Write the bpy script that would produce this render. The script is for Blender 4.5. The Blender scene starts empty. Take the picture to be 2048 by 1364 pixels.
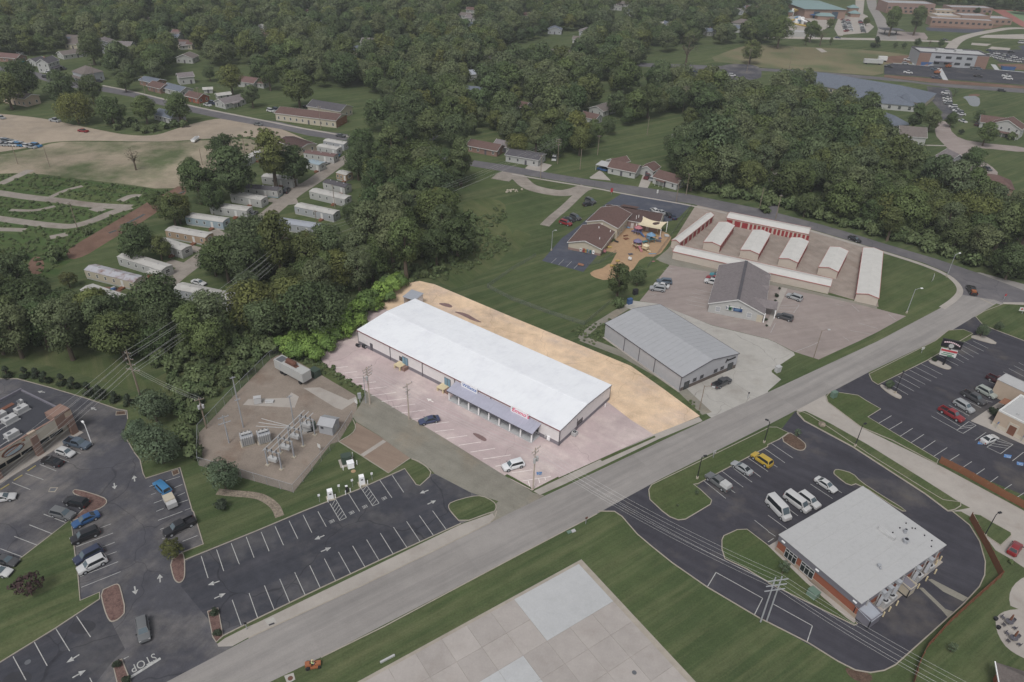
import bpy, bmesh, math, random, re
import numpy as np
from mathutils import Vector, Matrix
from mathutils.geometry import tessellate_polygon
random.seed(7)
rng = np.random.default_rng(11)
S = bpy.context.scene
COL = S.collection
R = math.radians
# ------------------------------------------------------------------ camera, sky, sun, exposure
FPX, PIT, ROL, CH = 1445.5, .57055, .03608, 104.145
FW = Vector((0, math.cos(PIT), -math.sin(PIT)))
_r = Vector((1, 0, 0)); _u = _r.cross(FW)
RT = _r*math.cos(ROL) + _u*math.sin(ROL)
UP = _u*math.cos(ROL) - _r*math.sin(ROL)
cam = bpy.data.cameras.new('camera'); camo = bpy.data.objects.new('camera', cam); COL.objects.link(camo)
cam.sensor_width = 36; cam.lens = 36*FPX/2048; cam.clip_start = .5; cam.clip_end = 9000
m = Matrix((RT, UP, -FW)).transposed().to_4x4(); m.translation = (0, 0, CH)
camo.matrix_world = m; S.camera = camo
W = bpy.data.worlds.new('World'); S.world = W; W.use_nodes = True
nt = W.node_tree; nt.nodes.clear()
sky = nt.nodes.new('ShaderNodeTexSky'); sky.sky_type = 'NISHITA'; sky.sun_disc = False
SUN_EL, SUN_AZ = R(56), R(200)
sky.sun_elevation = SUN_EL; sky.sun_rotation = SUN_AZ; sky.dust_density = 3; sky.air_density = 1.0
hs = nt.nodes.new('ShaderNodeHueSaturation'); hs.inputs['Saturation'].default_value = .22
bg = nt.nodes.new('ShaderNodeBackground'); bg.inputs[1].default_value = .125
ow = nt.nodes.new('ShaderNodeOutputWorld')
nt.links.new(sky.outputs[0], hs.inputs['Color']); nt.links.new(hs.outputs[0], bg.inputs[0]); nt.links.new(bg.outputs[0], ow.inputs[0])
sl = bpy.data.lights.new('sun', 'SUN'); sl.energy = 1.5; sl.angle = R(16); sl.color = (1, .975, .94)
slo = bpy.data.objects.new('sun', sl); COL.objects.link(slo)
# sun direction: same azimuth as the sky's
sd = Vector((math.sin(SUN_AZ)*math.cos(SUN_EL), math.cos(SUN_AZ)*math.cos(SUN_EL), math.sin(SUN_EL)))
slo.rotation_euler = sd.to_track_quat('Z', 'Y').to_euler(); slo.location = (0, 0, 400)
vs = S.view_settings; vs.view_transform = 'Standard'; vs.look = 'None'; vs.gamma = 1; vs.use_curve_mapping = False
vs.exposure = -.13
S.cycles.max_bounces = 6; S.cycles.diffuse_bounces = 3; S.cycles.glossy_bounces = 2; S.cycles.transmission_bounces = 4
S.cycles.transparent_max_bounces = 8; S.cycles.volume_bounces = 0; S.cycles.use_denoising = True

# ------------------------------------------------------------------ helpers
def P(x, y, z=0.0):
    d = FW*FPX + RT*(x-1024) + UP*(682-y)
    t = (z-CH)/d.z
    return Vector((d.x*t, d.y*t, z))
def px(s, ox=0, oy=0, k=1.0):
    o = []
    for a in s.replace(';', ' ').split():
        u, v = a.split(','); o.append((ox+float(u)/k, oy+float(v)/k))
    return o
def T(c, r, s): return px(s, 512*c, 341*r, 4)
def G(pts, z=0.0): return [P(a, b, z) for a, b in pts]
def prop(o, label=None, cat=None, group=None, kind=None):
    if label: o['label'] = label
    if cat: o['category'] = cat
    if group: o['group'] = group
    if kind: o['kind'] = kind
    return o
def empty(name, loc=(0, 0, 0), rz=0.0, label=None, cat=None, group=None):
    o = bpy.data.objects.new(name, None); COL.objects.link(o); o.empty_display_size = .5
    o.location = loc; o.rotation_euler = (0, 0, rz)
    return prop(o, label, cat, group)
def link(name, me, parent=None, loc=None, rz=None, color=None, scale=None):
    o = bpy.data.objects.new(name, me); COL.objects.link(o)
    if parent: o.parent = parent
    if loc is not None: o.location = loc
    if rz is not None: o.rotation_euler = (0, 0, rz) if not hasattr(rz, '__len__') else rz
    if color is not None: o.color = (*color[:3], 1)
    if scale is not None: o.scale = scale if hasattr(scale, '__len__') else (scale,)*3
    return o
class MB:
    def __init__(s): s.v = []; s.f = []; s.m = []
    def poly(s, pts, mi=0):
        n = len(s.v); s.v += [tuple(p) for p in pts]; s.f.append(tuple(range(n, n+len(pts)))); s.m.append(mi)
    def box(s, x0, x1, y0, y1, z0, z1, mi=0):
        n = len(s.v)
        s.v += [(x0,y0,z0),(x1,y0,z0),(x1,y1,z0),(x0,y1,z0),(x0,y0,z1),(x1,y0,z1),(x1,y1,z1),(x0,y1,z1)]
        for q in ((3,2,1,0),(4,5,6,7),(0,1,5,4),(1,2,6,5),(2,3,7,6),(3,0,4,7)):
            s.f.append(tuple(n+i for i in q)); s.m.append(mi)
        return s
    def hexa(s, b, t, mi=0):
        n = len(s.v); k = len(b); s.v += [tuple(p) for p in b]+[tuple(p) for p in t]
        s.f.append(tuple(n+i for i in reversed(range(k)))); s.m.append(mi)
        s.f.append(tuple(n+k+i for i in range(k))); s.m.append(mi)
        for i in range(k):
            j = (i+1) % k; s.f.append((n+i, n+j, n+k+j, n+k+i)); s.m.append(mi)
        return s
    def prism(s, p2, z0, z1, mi=0): return s.hexa([(a[0],a[1],z0) for a in p2], [(a[0],a[1],z1) for a in p2], mi)
    def beam(s, a, b, w, h=None, mi=0):
        a = Vector(a); b = Vector(b); d = (b-a).normalized(); h = h or w
        q = Vector((0,0,1)) if abs(d.z) < .95 else Vector((1,0,0))
        u = d.cross(q).normalized()*w/2; v = d.cross(u).normalized()*h/2
        s.hexa([a-u-v, a+u-v, a+u+v, a-u+v], [b-u-v, b+u-v, b+u+v, b-u+v], mi); return s
    def tube(s, pts, r, n=6, mi=0, cap=True):
        pts = [Vector(p) for p in pts]; k = len(pts); b = len(s.v)
        rr = r if hasattr(r, '__len__') else [r]*k
        for i, p in enumerate(pts):
            d = (pts[min(i+1, k-1)]-pts[max(i-1, 0)]).normalized()
            q = Vector((0,0,1)) if abs(d.z) < .9 else Vector((1,0,0))
            u = d.cross(q).normalized(); v = d.cross(u).normalized()
            for j in range(n):
                a = 2*math.pi*j/n; s.v.append(tuple(p+(u*math.cos(a)+v*math.sin(a))*rr[i]))
        for i in range(k-1):
            for j in range(n):
                c = (j+1) % n; s.f.append((b+i*n+j, b+i*n+c, b+(i+1)*n+c, b+(i+1)*n+j)); s.m.append(mi)
        if cap:
            s.f.append(tuple(b+j for j in reversed(range(n)))); s.m.append(mi)
            s.f.append(tuple(b+(k-1)*n+j for j in range(n))); s.m.append(mi)
        return s
    def ball(s, c, r, n=8, k=5, mi=0, flat=1.0):
        pts = []; rr = []
        for i in range(k+1):
            a = math.pi*i/k; pts.append((c[0], c[1], c[2]-math.cos(a)*r*flat)); rr.append(max(.001, math.sin(a)*r))
        return s.tube(pts, rr, n, mi, False)
    def mesh(s, name, mats, smooth=None):
        me = bpy.data.meshes.new(name); me.from_pydata(s.v, [], s.f)
        for q in (mats if isinstance(mats, (list, tuple)) else [mats]): me.materials.append(q)
        if any(s.m): me.polygons.foreach_set('material_index', s.m)
        if smooth:
            me.polygons.foreach_set('use_smooth', [True]*len(s.f)); me.set_sharp_from_angle(angle=R(smooth))
        me.update(); return me
    def obj(s, name, mats, parent=None, loc=None, rz=None, smooth=None):
        return link(name, s.mesh(name, mats, smooth), parent, loc, rz)
_cache = {}
def cached(key, fn):
    if key not in _cache: _cache[key] = fn()
    return _cache[key]
def clone(o, loc=None, rz=None, label=None):
    c = o.copy(); COL.objects.link(c)
    if loc is not None: c.location = loc
    if rz is not None: c.rotation_euler = (0, 0, rz)
    if label: c['label'] = label
    for ch in list(o.children):
        d = ch.copy(); COL.objects.link(d); d.parent = c
        for g in list(ch.children):
            e = g.copy(); COL.objects.link(e); e.parent = d
    return c

# ------------------------------------------------------------------ materials (colours are base colours)
def lin(c): c /= 255.; return c/12.92 if c <= .04045 else ((c+.055)/1.055)**2.4
KA = .84
def A(r, g, b): return tuple(min(.9, lin(c)/KA) for c in (r, g, b))
MAT = {}
def newmat(name, rough=.8, spec=.25, metal=0):
    m = bpy.data.materials.new(name); m.use_nodes = True; b = m.node_tree.nodes['Principled BSDF']
    b.inputs['Roughness'].default_value = rough; b.inputs['Specular IOR Level'].default_value = spec
    b.inputs['Metallic'].default_value = metal
    MAT[name] = m; return m, m.node_tree, b
def noise(t, vec, scale, detail=3, rough=.6, sx=None):
    n = t.nodes.new('ShaderNodeTexNoise'); n.inputs['Scale'].default_value = scale
    n.inputs['Detail'].default_value = detail; n.inputs['Roughness'].default_value = rough
    t.links.new(vec, n.inputs['Vector']); return n.outputs[0]
def mathn(t, op, a, b=None, c=None):
    n = t.nodes.new('ShaderNodeMath'); n.operation = op
    for i, q in enumerate((a, b, c)):
        if q is None: continue
        if isinstance(q, (int, float)): n.inputs[i].default_value = q
        else: t.links.new(q, n.inputs[i])
    return n.outputs[0]
def mapr(t, v, a, b, c=0, d=1):
    n = t.nodes.new('ShaderNodeMapRange'); n.inputs[1].default_value = a; n.inputs[2].default_value = b
    n.inputs[3].default_value = c; n.inputs[4].default_value = d; t.links.new(v, n.inputs[0]); return n.outputs[0]
def mixc(t, f, a, b):
    n = t.nodes.new('ShaderNodeMix'); n.data_type = 'RGBA'
    for i, q in ((0, f), (6, a), (7, b)):
        if isinstance(q, (int, float)): n.inputs[i].default_value = q
        elif isinstance(q, tuple): n.inputs[i].default_value = (*q[:3], 1)
        else: t.links.new(q, n.inputs[i])
    return n.outputs[2]
def scalec(t, c, f):
    n = t.nodes.new('ShaderNodeVectorMath'); n.operation = 'SCALE'
    if isinstance(c, tuple): n.inputs[0].default_value = c[:3]
    else: t.links.new(c, n.inputs[0])
    if isinstance(f, (int, float)): n.inputs['Scale'].default_value = f
    else: t.links.new(f, n.inputs['Scale'])
    return n.outputs[0]
def pos(t): return t.nodes.new('ShaderNodeNewGeometry').outputs['Position']
def mapv(t, v, sc=(1,1,1), rot=0.0):
    n = t.nodes.new('ShaderNodeMapping'); n.vector_type = 'TEXTURE'; n.inputs['Scale'].default_value = tuple(1/q for q in sc); n.inputs['Rotation'].default_value = (0, 0, -rot)
    t.links.new(v, n.inputs[0]); return n.outputs[0]
def pave(name, rgb, big=.18, sb=.06, mid=.12, sm=.5, fine=.10, sf=5, stain=None, ss=.12, sa=.55, sl=.5, crack=None, cs=.07, rough=.88, streak=None, rnd=0.0, cw=.006):
    m, t, b = newmat(name, rough, .04); p = pos(t); f = mathn(t, 'ADD', 1.0, 0.0)
    for amt, sc, de in ((big, sb, 3), (mid, sm, 4), (fine, sf, 2)):
        if amt: f = mathn(t, 'MULTIPLY_ADD', mathn(t, 'SUBTRACT', noise(t, p, sc, de), .5), amt*4, f)
    c = rgb
    if stain: c = mixc(t, mapr(t, noise(t, p, ss, 5, .65), sl, sl+.2, 0, sa), rgb, stain)
    if streak:
        ang, col, amt = streak; v = mapv(t, p, (.03, .55, 1), ang)
        c = mixc(t, mapr(t, noise(t, v, 1, 4, .65), .42, .68, 0, amt), c, col)
    if crack:
        d = t.nodes.new('ShaderNodeVectorMath'); d.operation = 'MULTIPLY_ADD'
        nn = t.nodes.new('ShaderNodeTexNoise'); nn.inputs['Scale'].default_value = .12; t.links.new(p, nn.inputs['Vector'])
        t.links.new(nn.outputs['Color'], d.inputs[0]); d.inputs[1].default_value = (9, 9, 0); t.links.new(p, d.inputs[2])
        v = t.nodes.new('ShaderNodeTexVoronoi'); v.feature = 'DISTANCE_TO_EDGE'; v.inputs['Scale'].default_value = cs
        t.links.new(d.outputs[0], v.inputs['Vector'])
        c = mixc(t, mapr(t, v.outputs[0], cw*.4, cw*1.5, .45, 0), c, crack)
    if rnd:
        oi = t.nodes.new('ShaderNodeObjectInfo'); f = mathn(t, 'MULTIPLY_ADD', mathn(t, 'SUBTRACT', oi.outputs['Random'], .5), rnd*2, f)
    t.links.new(scalec(t, c, f), b.inputs['Base Color']); return m
def plain(name, rgb, rough=.6, var=.08, sc=1.2, spec=.3, metal=0, dirt=None, da=.4, ds=.4, rnd=0.0):
    m, t, b = newmat(name, rough, spec, metal); p = pos(t)
    f = mathn(t, 'MULTIPLY_ADD', mathn(t, 'SUBTRACT', noise(t, p, sc, 4), .5), var*4, 1.0)
    if rnd:
        oi = t.nodes.new('ShaderNodeObjectInfo'); f = mathn(t, 'MULTIPLY_ADD', mathn(t, 'SUBTRACT', oi.outputs['Random'], .5), rnd*2, f)
    c = rgb
    if dirt: c = mixc(t, mapr(t, noise(t, p, ds, 5, .7), .48, .7, 0, da), rgb, dirt)
    t.links.new(scalec(t, c, f), b.inputs['Base Color']); return m
def grassm(name, c1, c2, c3, ang=-.62, mow=.05, dry=.6, wv=1.1, speck=.26):
    m, t, b = newmat(name, .9, .03); p = pos(t)
    k = noise(t, p, .035, 5, .62); c = mixc(t, mapr(t, k, .36, .64), c1, c2)
    v = mapv(t, p, (.05, .9, 1), ang)
    c = mixc(t, mapr(t, noise(t, v, .35, 5, .75), .44, .72, 0, dry), c, c3)
    f = mathn(t, 'MULTIPLY_ADD', mathn(t, 'SUBTRACT', noise(t, p, 3.2, 4, .75), .5), speck*4, 1.0)
    f = mathn(t, 'MULTIPLY_ADD', mathn(t, 'SUBTRACT', noise(t, p, .3, 4, .65), .5), .55, f)
    w = t.nodes.new('ShaderNodeTexWave'); w.inputs['Scale'].default_value = wv*.3; w.inputs['Distortion'].default_value = 2.5; w.inputs['Detail'].default_value = 2
    w.inputs['Detail Scale'].default_value = .25
    t.links.new(mapv(t, p, (1, 1, 1), ang+math.pi/2), w.inputs['Vector'])
    f = mathn(t, 'MULTIPLY_ADD', mathn(t, 'SUBTRACT', w.outputs[1], .5), mow, f)
    t.links.new(scalec(t, c, f), b.inputs['Base Color']); return m
pave('asphalt_dark', A(62,63,69), .2,.05,.16,.6,.08,4, A(100,98,97),.09,.6,.5, A(38,38,42),.045, streak=(-.62, A(82,80,84), .4), cw=.004)
pave('asphalt_worn', A(77,77,82), .3,.045,.16,.5,.08,4, A(118,114,111),.07,.85,.46, A(46,46,50),.05, streak=(-1.1, A(70,70,77), .5), cw=.004)
pave('asphalt_new', A(62,61,67), .16,.06,.12,.5,.07,4, A(112,106,98),.05,.7,.54, streak=(.62, A(76,76,82), .45))
pave('asphalt_road', A(98,96,99), .1,.05,.08,.4,.06,4, A(120,116,114),.1,.4,.5, A(70,70,74),.05, cw=.004)
pave('asphalt_blue', A(76,79,89), .14,.06,.12,.5,.06,3, A(110,108,108),.12,.5,.55)
pave('concrete_road', A(138,134,131), .08,.05,.06,.5,.05,4, streak=(-.62, A(122,119,117), .8), rnd=.05)
pave('concrete_walk', A(155,149,143), .1,.1,.06,.6,.05,4, A(132,122,114),.25,.4,.52)
pave('concrete_pale', A(160,157,152), .1,.06,.08,.5,.05,3, A(132,126,118),.1,.5,.52, A(100,96,92),.06, cw=.003)
pave('concrete_slab', A(156,150,146), .08,.1,.06,.5,.04,3, A(138,130,124),.15,.4,.5, rnd=.06)
pave('concrete_white', A(168,169,170), .06,.1,.05,.5,.04,3, A(160,160,160),.2,.4,.5)
pave('kerb_concrete', A(150,143,133), .1,.2,.08,.8,.04,4)
pave('pink_asphalt', A(176,161,160), .12,.05,.1,.35,.06,3, A(208,196,189),.07,.75,.5, A(135,118,118),.05, streak=(.62, A(172,154,155), .6), cw=.003)
pave('tan_gravel', A(206,182,155), .14,.05,.14,.4,.1,3, A(184,166,153),.07,.9,.46, A(150,124,100),.055, streak=(.62, A(202,174,146), .5), cw=.004)
pave('brown_lot', A(141,131,127), .1,.05,.07,.4,.05,3, A(158,150,143),.06,.6,.52, streak=(-.3, A(128,117,113), .5))
pave('storage_gravel', A(140,129,121), .14,.05,.12,.4,.1,2.5, A(118,106,97),.09,.6,.52, streak=(1.15, A(152,144,137), .5))
pave('gravel_drive', A(128,125,116), .12,.05,.10,.4,.1,3, A(140,126,108),.08,.55,.52, streak=(.62, A(112,108,100), .5))
pave('yard_gravel', A(131,121,112), .14,.06,.12,.4,.12,3, A(112,92,78),.09,.7,.54)
pave('dirt_road', A(138,131,124), .15,.05,.14,.4,.1,2, A(114,104,96),.08,.7,.5)
pave('dirt_lot', A(150,138,124), .15,.03,.12,.2,.08,1.5, A(130,122,112),.04,.7,.48)
pave('patchy_dirt', A(140,130,114), .2,.03,.14,.2,.1,1.5, A(84,92,66),.035,1,.43)
pave('patchy_field', A(114,108,86), .15,.02,.12,.12,.1,1, A(84,94,66),.03,1,.45)
pave('red_soil', A(112,90,79), .2,.06,.2,.4,.15,2, A(84,66,56),.2,.7,.5)
pave('brown_pad', A(132,117,105), .08,.1,.06,.5,.05,3, streak=(.42, A(116,100,90), .5))
pave('mulch', A(104,84,79), .15,.3,.25,1.5,.3,5, A(70,52,50),1.2,.6,.5)
pave('dark_mulch', A(92,76,66), .15,.3,.25,1.5,.3,5, A(62,50,46),1.2,.6,.5)
pave('play_mulch', A(158,132,106), .12,.1,.10,.6,.1,3, A(140,116,94),.2,.6,.5)
pave('creek_rock', A(128,118,106), .2,.5,.4,2.5,.3,6, A(70,64,58),2.2,.8,.52)
pave('tarmac_patch', A(60,60,64), .1,.2,.1,.6,.06,3)
pave('tarmac_stain', A(120,100,98), .2,.3,.15,1,.06,3)
plain('paint_white', A(166,166,164), .7, .1, 2, dirt=A(104,102,101), da=.6, ds=1.2)
plain('paint_lot', A(226,220,216), .7, .1, 2, dirt=A(190,176,172), da=.6, ds=.8)
plain('paint_yellow', A(160,148,100), .7, .1, 2)
plain('paint_blue', A(80,120,170), .7, .1, 2)
grassm('grass_lawn', A(75,86,57), A(63,75,50), A(108,108,80))
grassm('grass_weed', A(72,88,54), A(58,76,44), A(98,98,68), .2, .05, .6, .3, .35)
grassm('grass_tall', A(86,92,62), A(66,78,50), A(104,102,76), 1.0, .03, .55, .2, .32)
grassm('grass_olive', A(76,84,55), A(67,80,51), A(94,95,68), -.6, .07, .5)
# ------------------------------------------------------------------ materials of buildings, vehicles, plants
for nm, c, ro in (('metal_white', A(224,226,236), .45), ('metal_grey_roof', A(153,154,157), .45), ('metal_wall', A(205,201,201), .55), ('metal_wall_grey', A(160,160,164), .55),
    ('trim_dark', A(84,82,88), .5), ('trim_red', A(120,72,74), .5), ('base_grey', A(118,114,120), .8), ('base_brown', A(92,84,80), .8), ('canopy_grey', A(160,160,174), .5),
    ('white_trim', A(196,196,194), .5), ('post_white', A(236,236,238), .5), ('board_white', A(224,224,232), .4), ('roof_white_tpo', A(178,178,177), .6), ('fascia_grey', A(112,110,118), .5),
    ('brick_red', A(136,82,64), .85), ('stone_tan', A(150,134,120), .85), ('brick_brown', A(128,104,94), .85), ('stucco_cream', A(178,170,157), .85), ('stucco_tan', A(170,154,138), .85),
    ('siding_white', A(162,162,160), .7), ('siding_grey', A(150,152,156), .7), ('siding_cream', A(172,164,148), .7), ('siding_blue', A(138,152,160), .7), ('siding_peach', A(152,132,112), .7),
    ('shingle_grey', A(116,110,111), .9), ('shingle_brown', A(98,80,76), .9), ('shingle_dark_brown', A(80,66,64), .9), ('shingle_charcoal', A(84,82,86), .9), ('shingle_tan', A(108,101,98), .9), ('shingle_blue', A(100,106,116), .9),
    ('roof_black', A(60,61,67), .85), ('roof_trailer', A(186,184,180), .6), ('roof_rust', A(150,140,142), .6), ('roof_storage', A(186,184,180), .5), ('wall_storage', A(176,166,156), .6),
    ('door_red', A(134,54,57), .5), ('trim_pink', A(160,96,92), .6), ('steel', A(150,152,156), .4), ('steel_dark', A(92,94,98), .5), ('concrete_part', A(160,152,138), .85), ('cream_paint', A(196,182,150), .6),
    ('wood_pole', A(128,116,104), .9), ('wood_pole_pale', A(168,156,144), .9), ('fence_wood', A(120,80,58), .85), ('fence_wood_old', A(112,76,58), .85), ('rust', A(98,68,58), .9), ('green_box', A(96,116,104), .5), ('green_dark', A(62,74,66), .5),
    ('rubber', A(44,44,46), .9), ('black_trim', A(40,40,44), .6), ('black_sign', A(36,36,40), .5), ('orange', A(146,92,64), .5), ('red_paint', A(146,60,62), .5), ('teal_roof', A(116,136,136), .6), ('blue_paint', A(62,88,128), .5), ('sky_blue', A(104,134,160), .5),
    ('yellow_paint', A(170,148,84), .6), ('pink_paint', A(160,104,110), .6), ('purple_paint', A(108,102,130), .6), ('teal_paint', A(66,108,116), .6), ('cloth_cream', A(196,184,158), .9), ('red_roof', A(104,82,79), .6), ('sign_white', A(196,196,194), .5),
    ('sign_red', A(168,64,70), .5), ('sign_green', A(76,120,96), .5), ('letter_blue', A(24,82,160), .5), ('letter_magenta', A(214,24,96), .5), ('letter_navy', A(36,60,100), .5), ('letter_green', A(70,120,80), .5), ('letter_pale', A(214,190,196), .5), ('terracotta', A(134,96,76), .7),
    ('curtain_blue', A(112,142,160), .5), ('hvac', A(168,168,168), .5), ('lime', A(190,206,150), .8), ('skin', A(190,140,116), .7), ('jeans', A(70,80,104), .9), ('trunk', A(88,78,68), .95), ('copper_brown', A(110,74,60), .6), ('wire', A(176,176,174), .5), ('aluminium_blue', A(150,154,162), .4), ('brick_school', A(138,116,105), .85), ('glass_blue', A(70,84,98), .2), ('track_red', A(140,92,86), .9), ('turf', A(104,124,96), .9), ('pink_brick', A(134,112,105), .85)):
    plain(nm, c, ro, .05 if nm[:4] != 'roof' else .07, 1.0 if 'roof' not in nm else .5)
plain('roof_rust', A(160,160,166), .6, .08, 1, dirt=A(112,78,66), da=1, ds=.3)
plain('roof_trailer', A(172,170,166), .6, .06, .6, dirt=A(146,142,138), da=.6, ds=.25)
plain('roof_white_tpo', A(166,166,166), .6, .02, .4, dirt=A(146,146,146), da=.3, ds=1.2)
plain('roof_black', A(60,61,67), .85, .08, .5, dirt=A(86,86,90), da=.4, ds=.15)
plain('metal_white', A(220,222,231), .45, .02, .3, dirt=A(200,201,208), da=.45, ds=.2)
for nm in ('shingle_grey', 'shingle_brown', 'shingle_dark_brown', 'shingle_charcoal', 'shingle_tan', 'shingle_blue'):
    c = tuple(MAT[nm].node_tree.nodes['Vector Math'].inputs[0].default_value)
    pave(nm, c, .10, .3, .12, 1.2, .16, 4, tuple(q*.75 for q in c), .3, .5, .52, rough=.9)
m, t, b = newmat('glass', .08, .5); b.inputs['Base Color'].default_value = (.025, .03, .035, 1)
m, t, b = newmat('glass_house', .12, .5); b.inputs['Base Color'].default_value = (.05, .055, .06, 1)
m, t, b = newmat('windscreen', .08, .5); b.inputs['Base Color'].default_value = (.10, .13, .15, 1)
m, t, b = newmat('paint', .3, .5); oi = t.nodes.new('ShaderNodeObjectInfo'); t.links.new(oi.outputs['Color'], b.inputs['Base Color']); b.inputs['Coat Weight'].default_value = .35
m, t, b = newmat('tinted', .6, .3); oi = t.nodes.new('ShaderNodeObjectInfo')
t.links.new(scalec(t, oi.outputs['Color'], mathn(t, 'MULTIPLY_ADD', mathn(t, 'SUBTRACT', noise(t, pos(t), 1.2, 4), .5), .3, 1.0)), b.inputs['Base Color'])
m, t, b = newmat('water', .05, .5); b.inputs['Base Color'].default_value = (.05, .055, .05, 1)
m, t, b = newmat('pond', .06, .6); b.inputs['Base Color'].default_value = (.12, .13, .13, 1)
m, t, b = newmat('head_lens', .1, .6); b.inputs['Base Color'].default_value = (.6, .6, .6, 1)
m, t, b = newmat('tail_lens', .2, .6); b.inputs['Base Color'].default_value = (.30, .012, .015, 1)
m, t, b = newmat('chain_mesh', .6, .3); b.inputs['Base Color'].default_value = (.22, .23, .23, 1)
tr = t.nodes.new('ShaderNodeBsdfTransparent'); mx = t.nodes.new('ShaderNodeMixShader'); mx.inputs[0].default_value = .13
t.links.new(tr.outputs[0], mx.inputs[1]); t.links.new(b.outputs[0], mx.inputs[2]); t.links.new(mx.outputs[0], t.nodes['Material Output'].inputs[0])

def leafm(name, cols, trans=.25):
    m, t, b = newmat(name, .65, .2); oi = t.nodes.new('ShaderNodeObjectInfo'); p = pos(t)
    r = t.nodes.new('ShaderNodeValToRGB'); e = r.color_ramp.elements
    while len(e) < len(cols): e.new(.5)
    for i, c in enumerate(cols): e[i].position = i/(len(cols)-1); e[i].color = (*c, 1)
    t.links.new(oi.outputs['Random'], r.inputs[0])
    at = t.nodes.new('ShaderNodeAttribute'); at.attribute_name = 'leaf_tone'
    f = mathn(t, 'MULTIPLY_ADD', mathn(t, 'SUBTRACT', noise(t, p, .35, 3), .5), 1.0, 1.0)
    f = mathn(t, 'MULTIPLY_ADD', mathn(t, 'SUBTRACT', at.outputs['Fac'], .5), .9, f)
    c = scalec(t, r.outputs[0], f); t.links.new(c, b.inputs['Base Color'])
    tl = t.nodes.new('ShaderNodeBsdfTranslucent'); t.links.new(c, tl.inputs[0])
    mx = t.nodes.new('ShaderNodeMixShader'); mx.inputs[0].default_value = trans
    t.links.new(b.outputs[0], mx.inputs[1]); t.links.new(tl.outputs[0], mx.inputs[2]); t.links.new(mx.outputs[0], t.nodes['Material Output'].inputs[0])
leafm('leaf_wood', [(0.131, 0.181, 0.078), (0.181, 0.231, 0.09), (0.097, 0.147, 0.066), (0.205, 0.231, 0.086), (0.131, 0.181, 0.094), (0.174, 0.211, 0.094), (0.1, 0.14, 0.065), (0.217, 0.231, 0.078), (0.118, 0.174, 0.074), (0.162, 0.205, 0.105), (0.106, 0.155, 0.065)], .38)
leafm('leaf_pale', [(.19,.23,.12), (.22,.25,.125), (.17,.215,.12)], .38)
leafm('leaf_bright', [(.25,.38,.09), (.29,.42,.11), (.20,.31,.08), (.15,.23,.08)])
leafm('leaf_street', [(.13,.18,.11), (.145,.19,.11)])
leafm('leaf_fir', [(.045,.062,.036), (.05,.066,.042)], .1)
leafm('leaf_plum', [(.075,.045,.045), (.07,.042,.042)], .15)
leafm('leaf_lime', [(.135,.145,.05), (.13,.14,.055)])
leafm('leaf_shrub', [(.13,.18,.08), (.16,.20,.09), (.14,.18,.085)])
leafm('leaf_dry', [(.12,.11,.07), (.14,.125,.085)])

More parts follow.
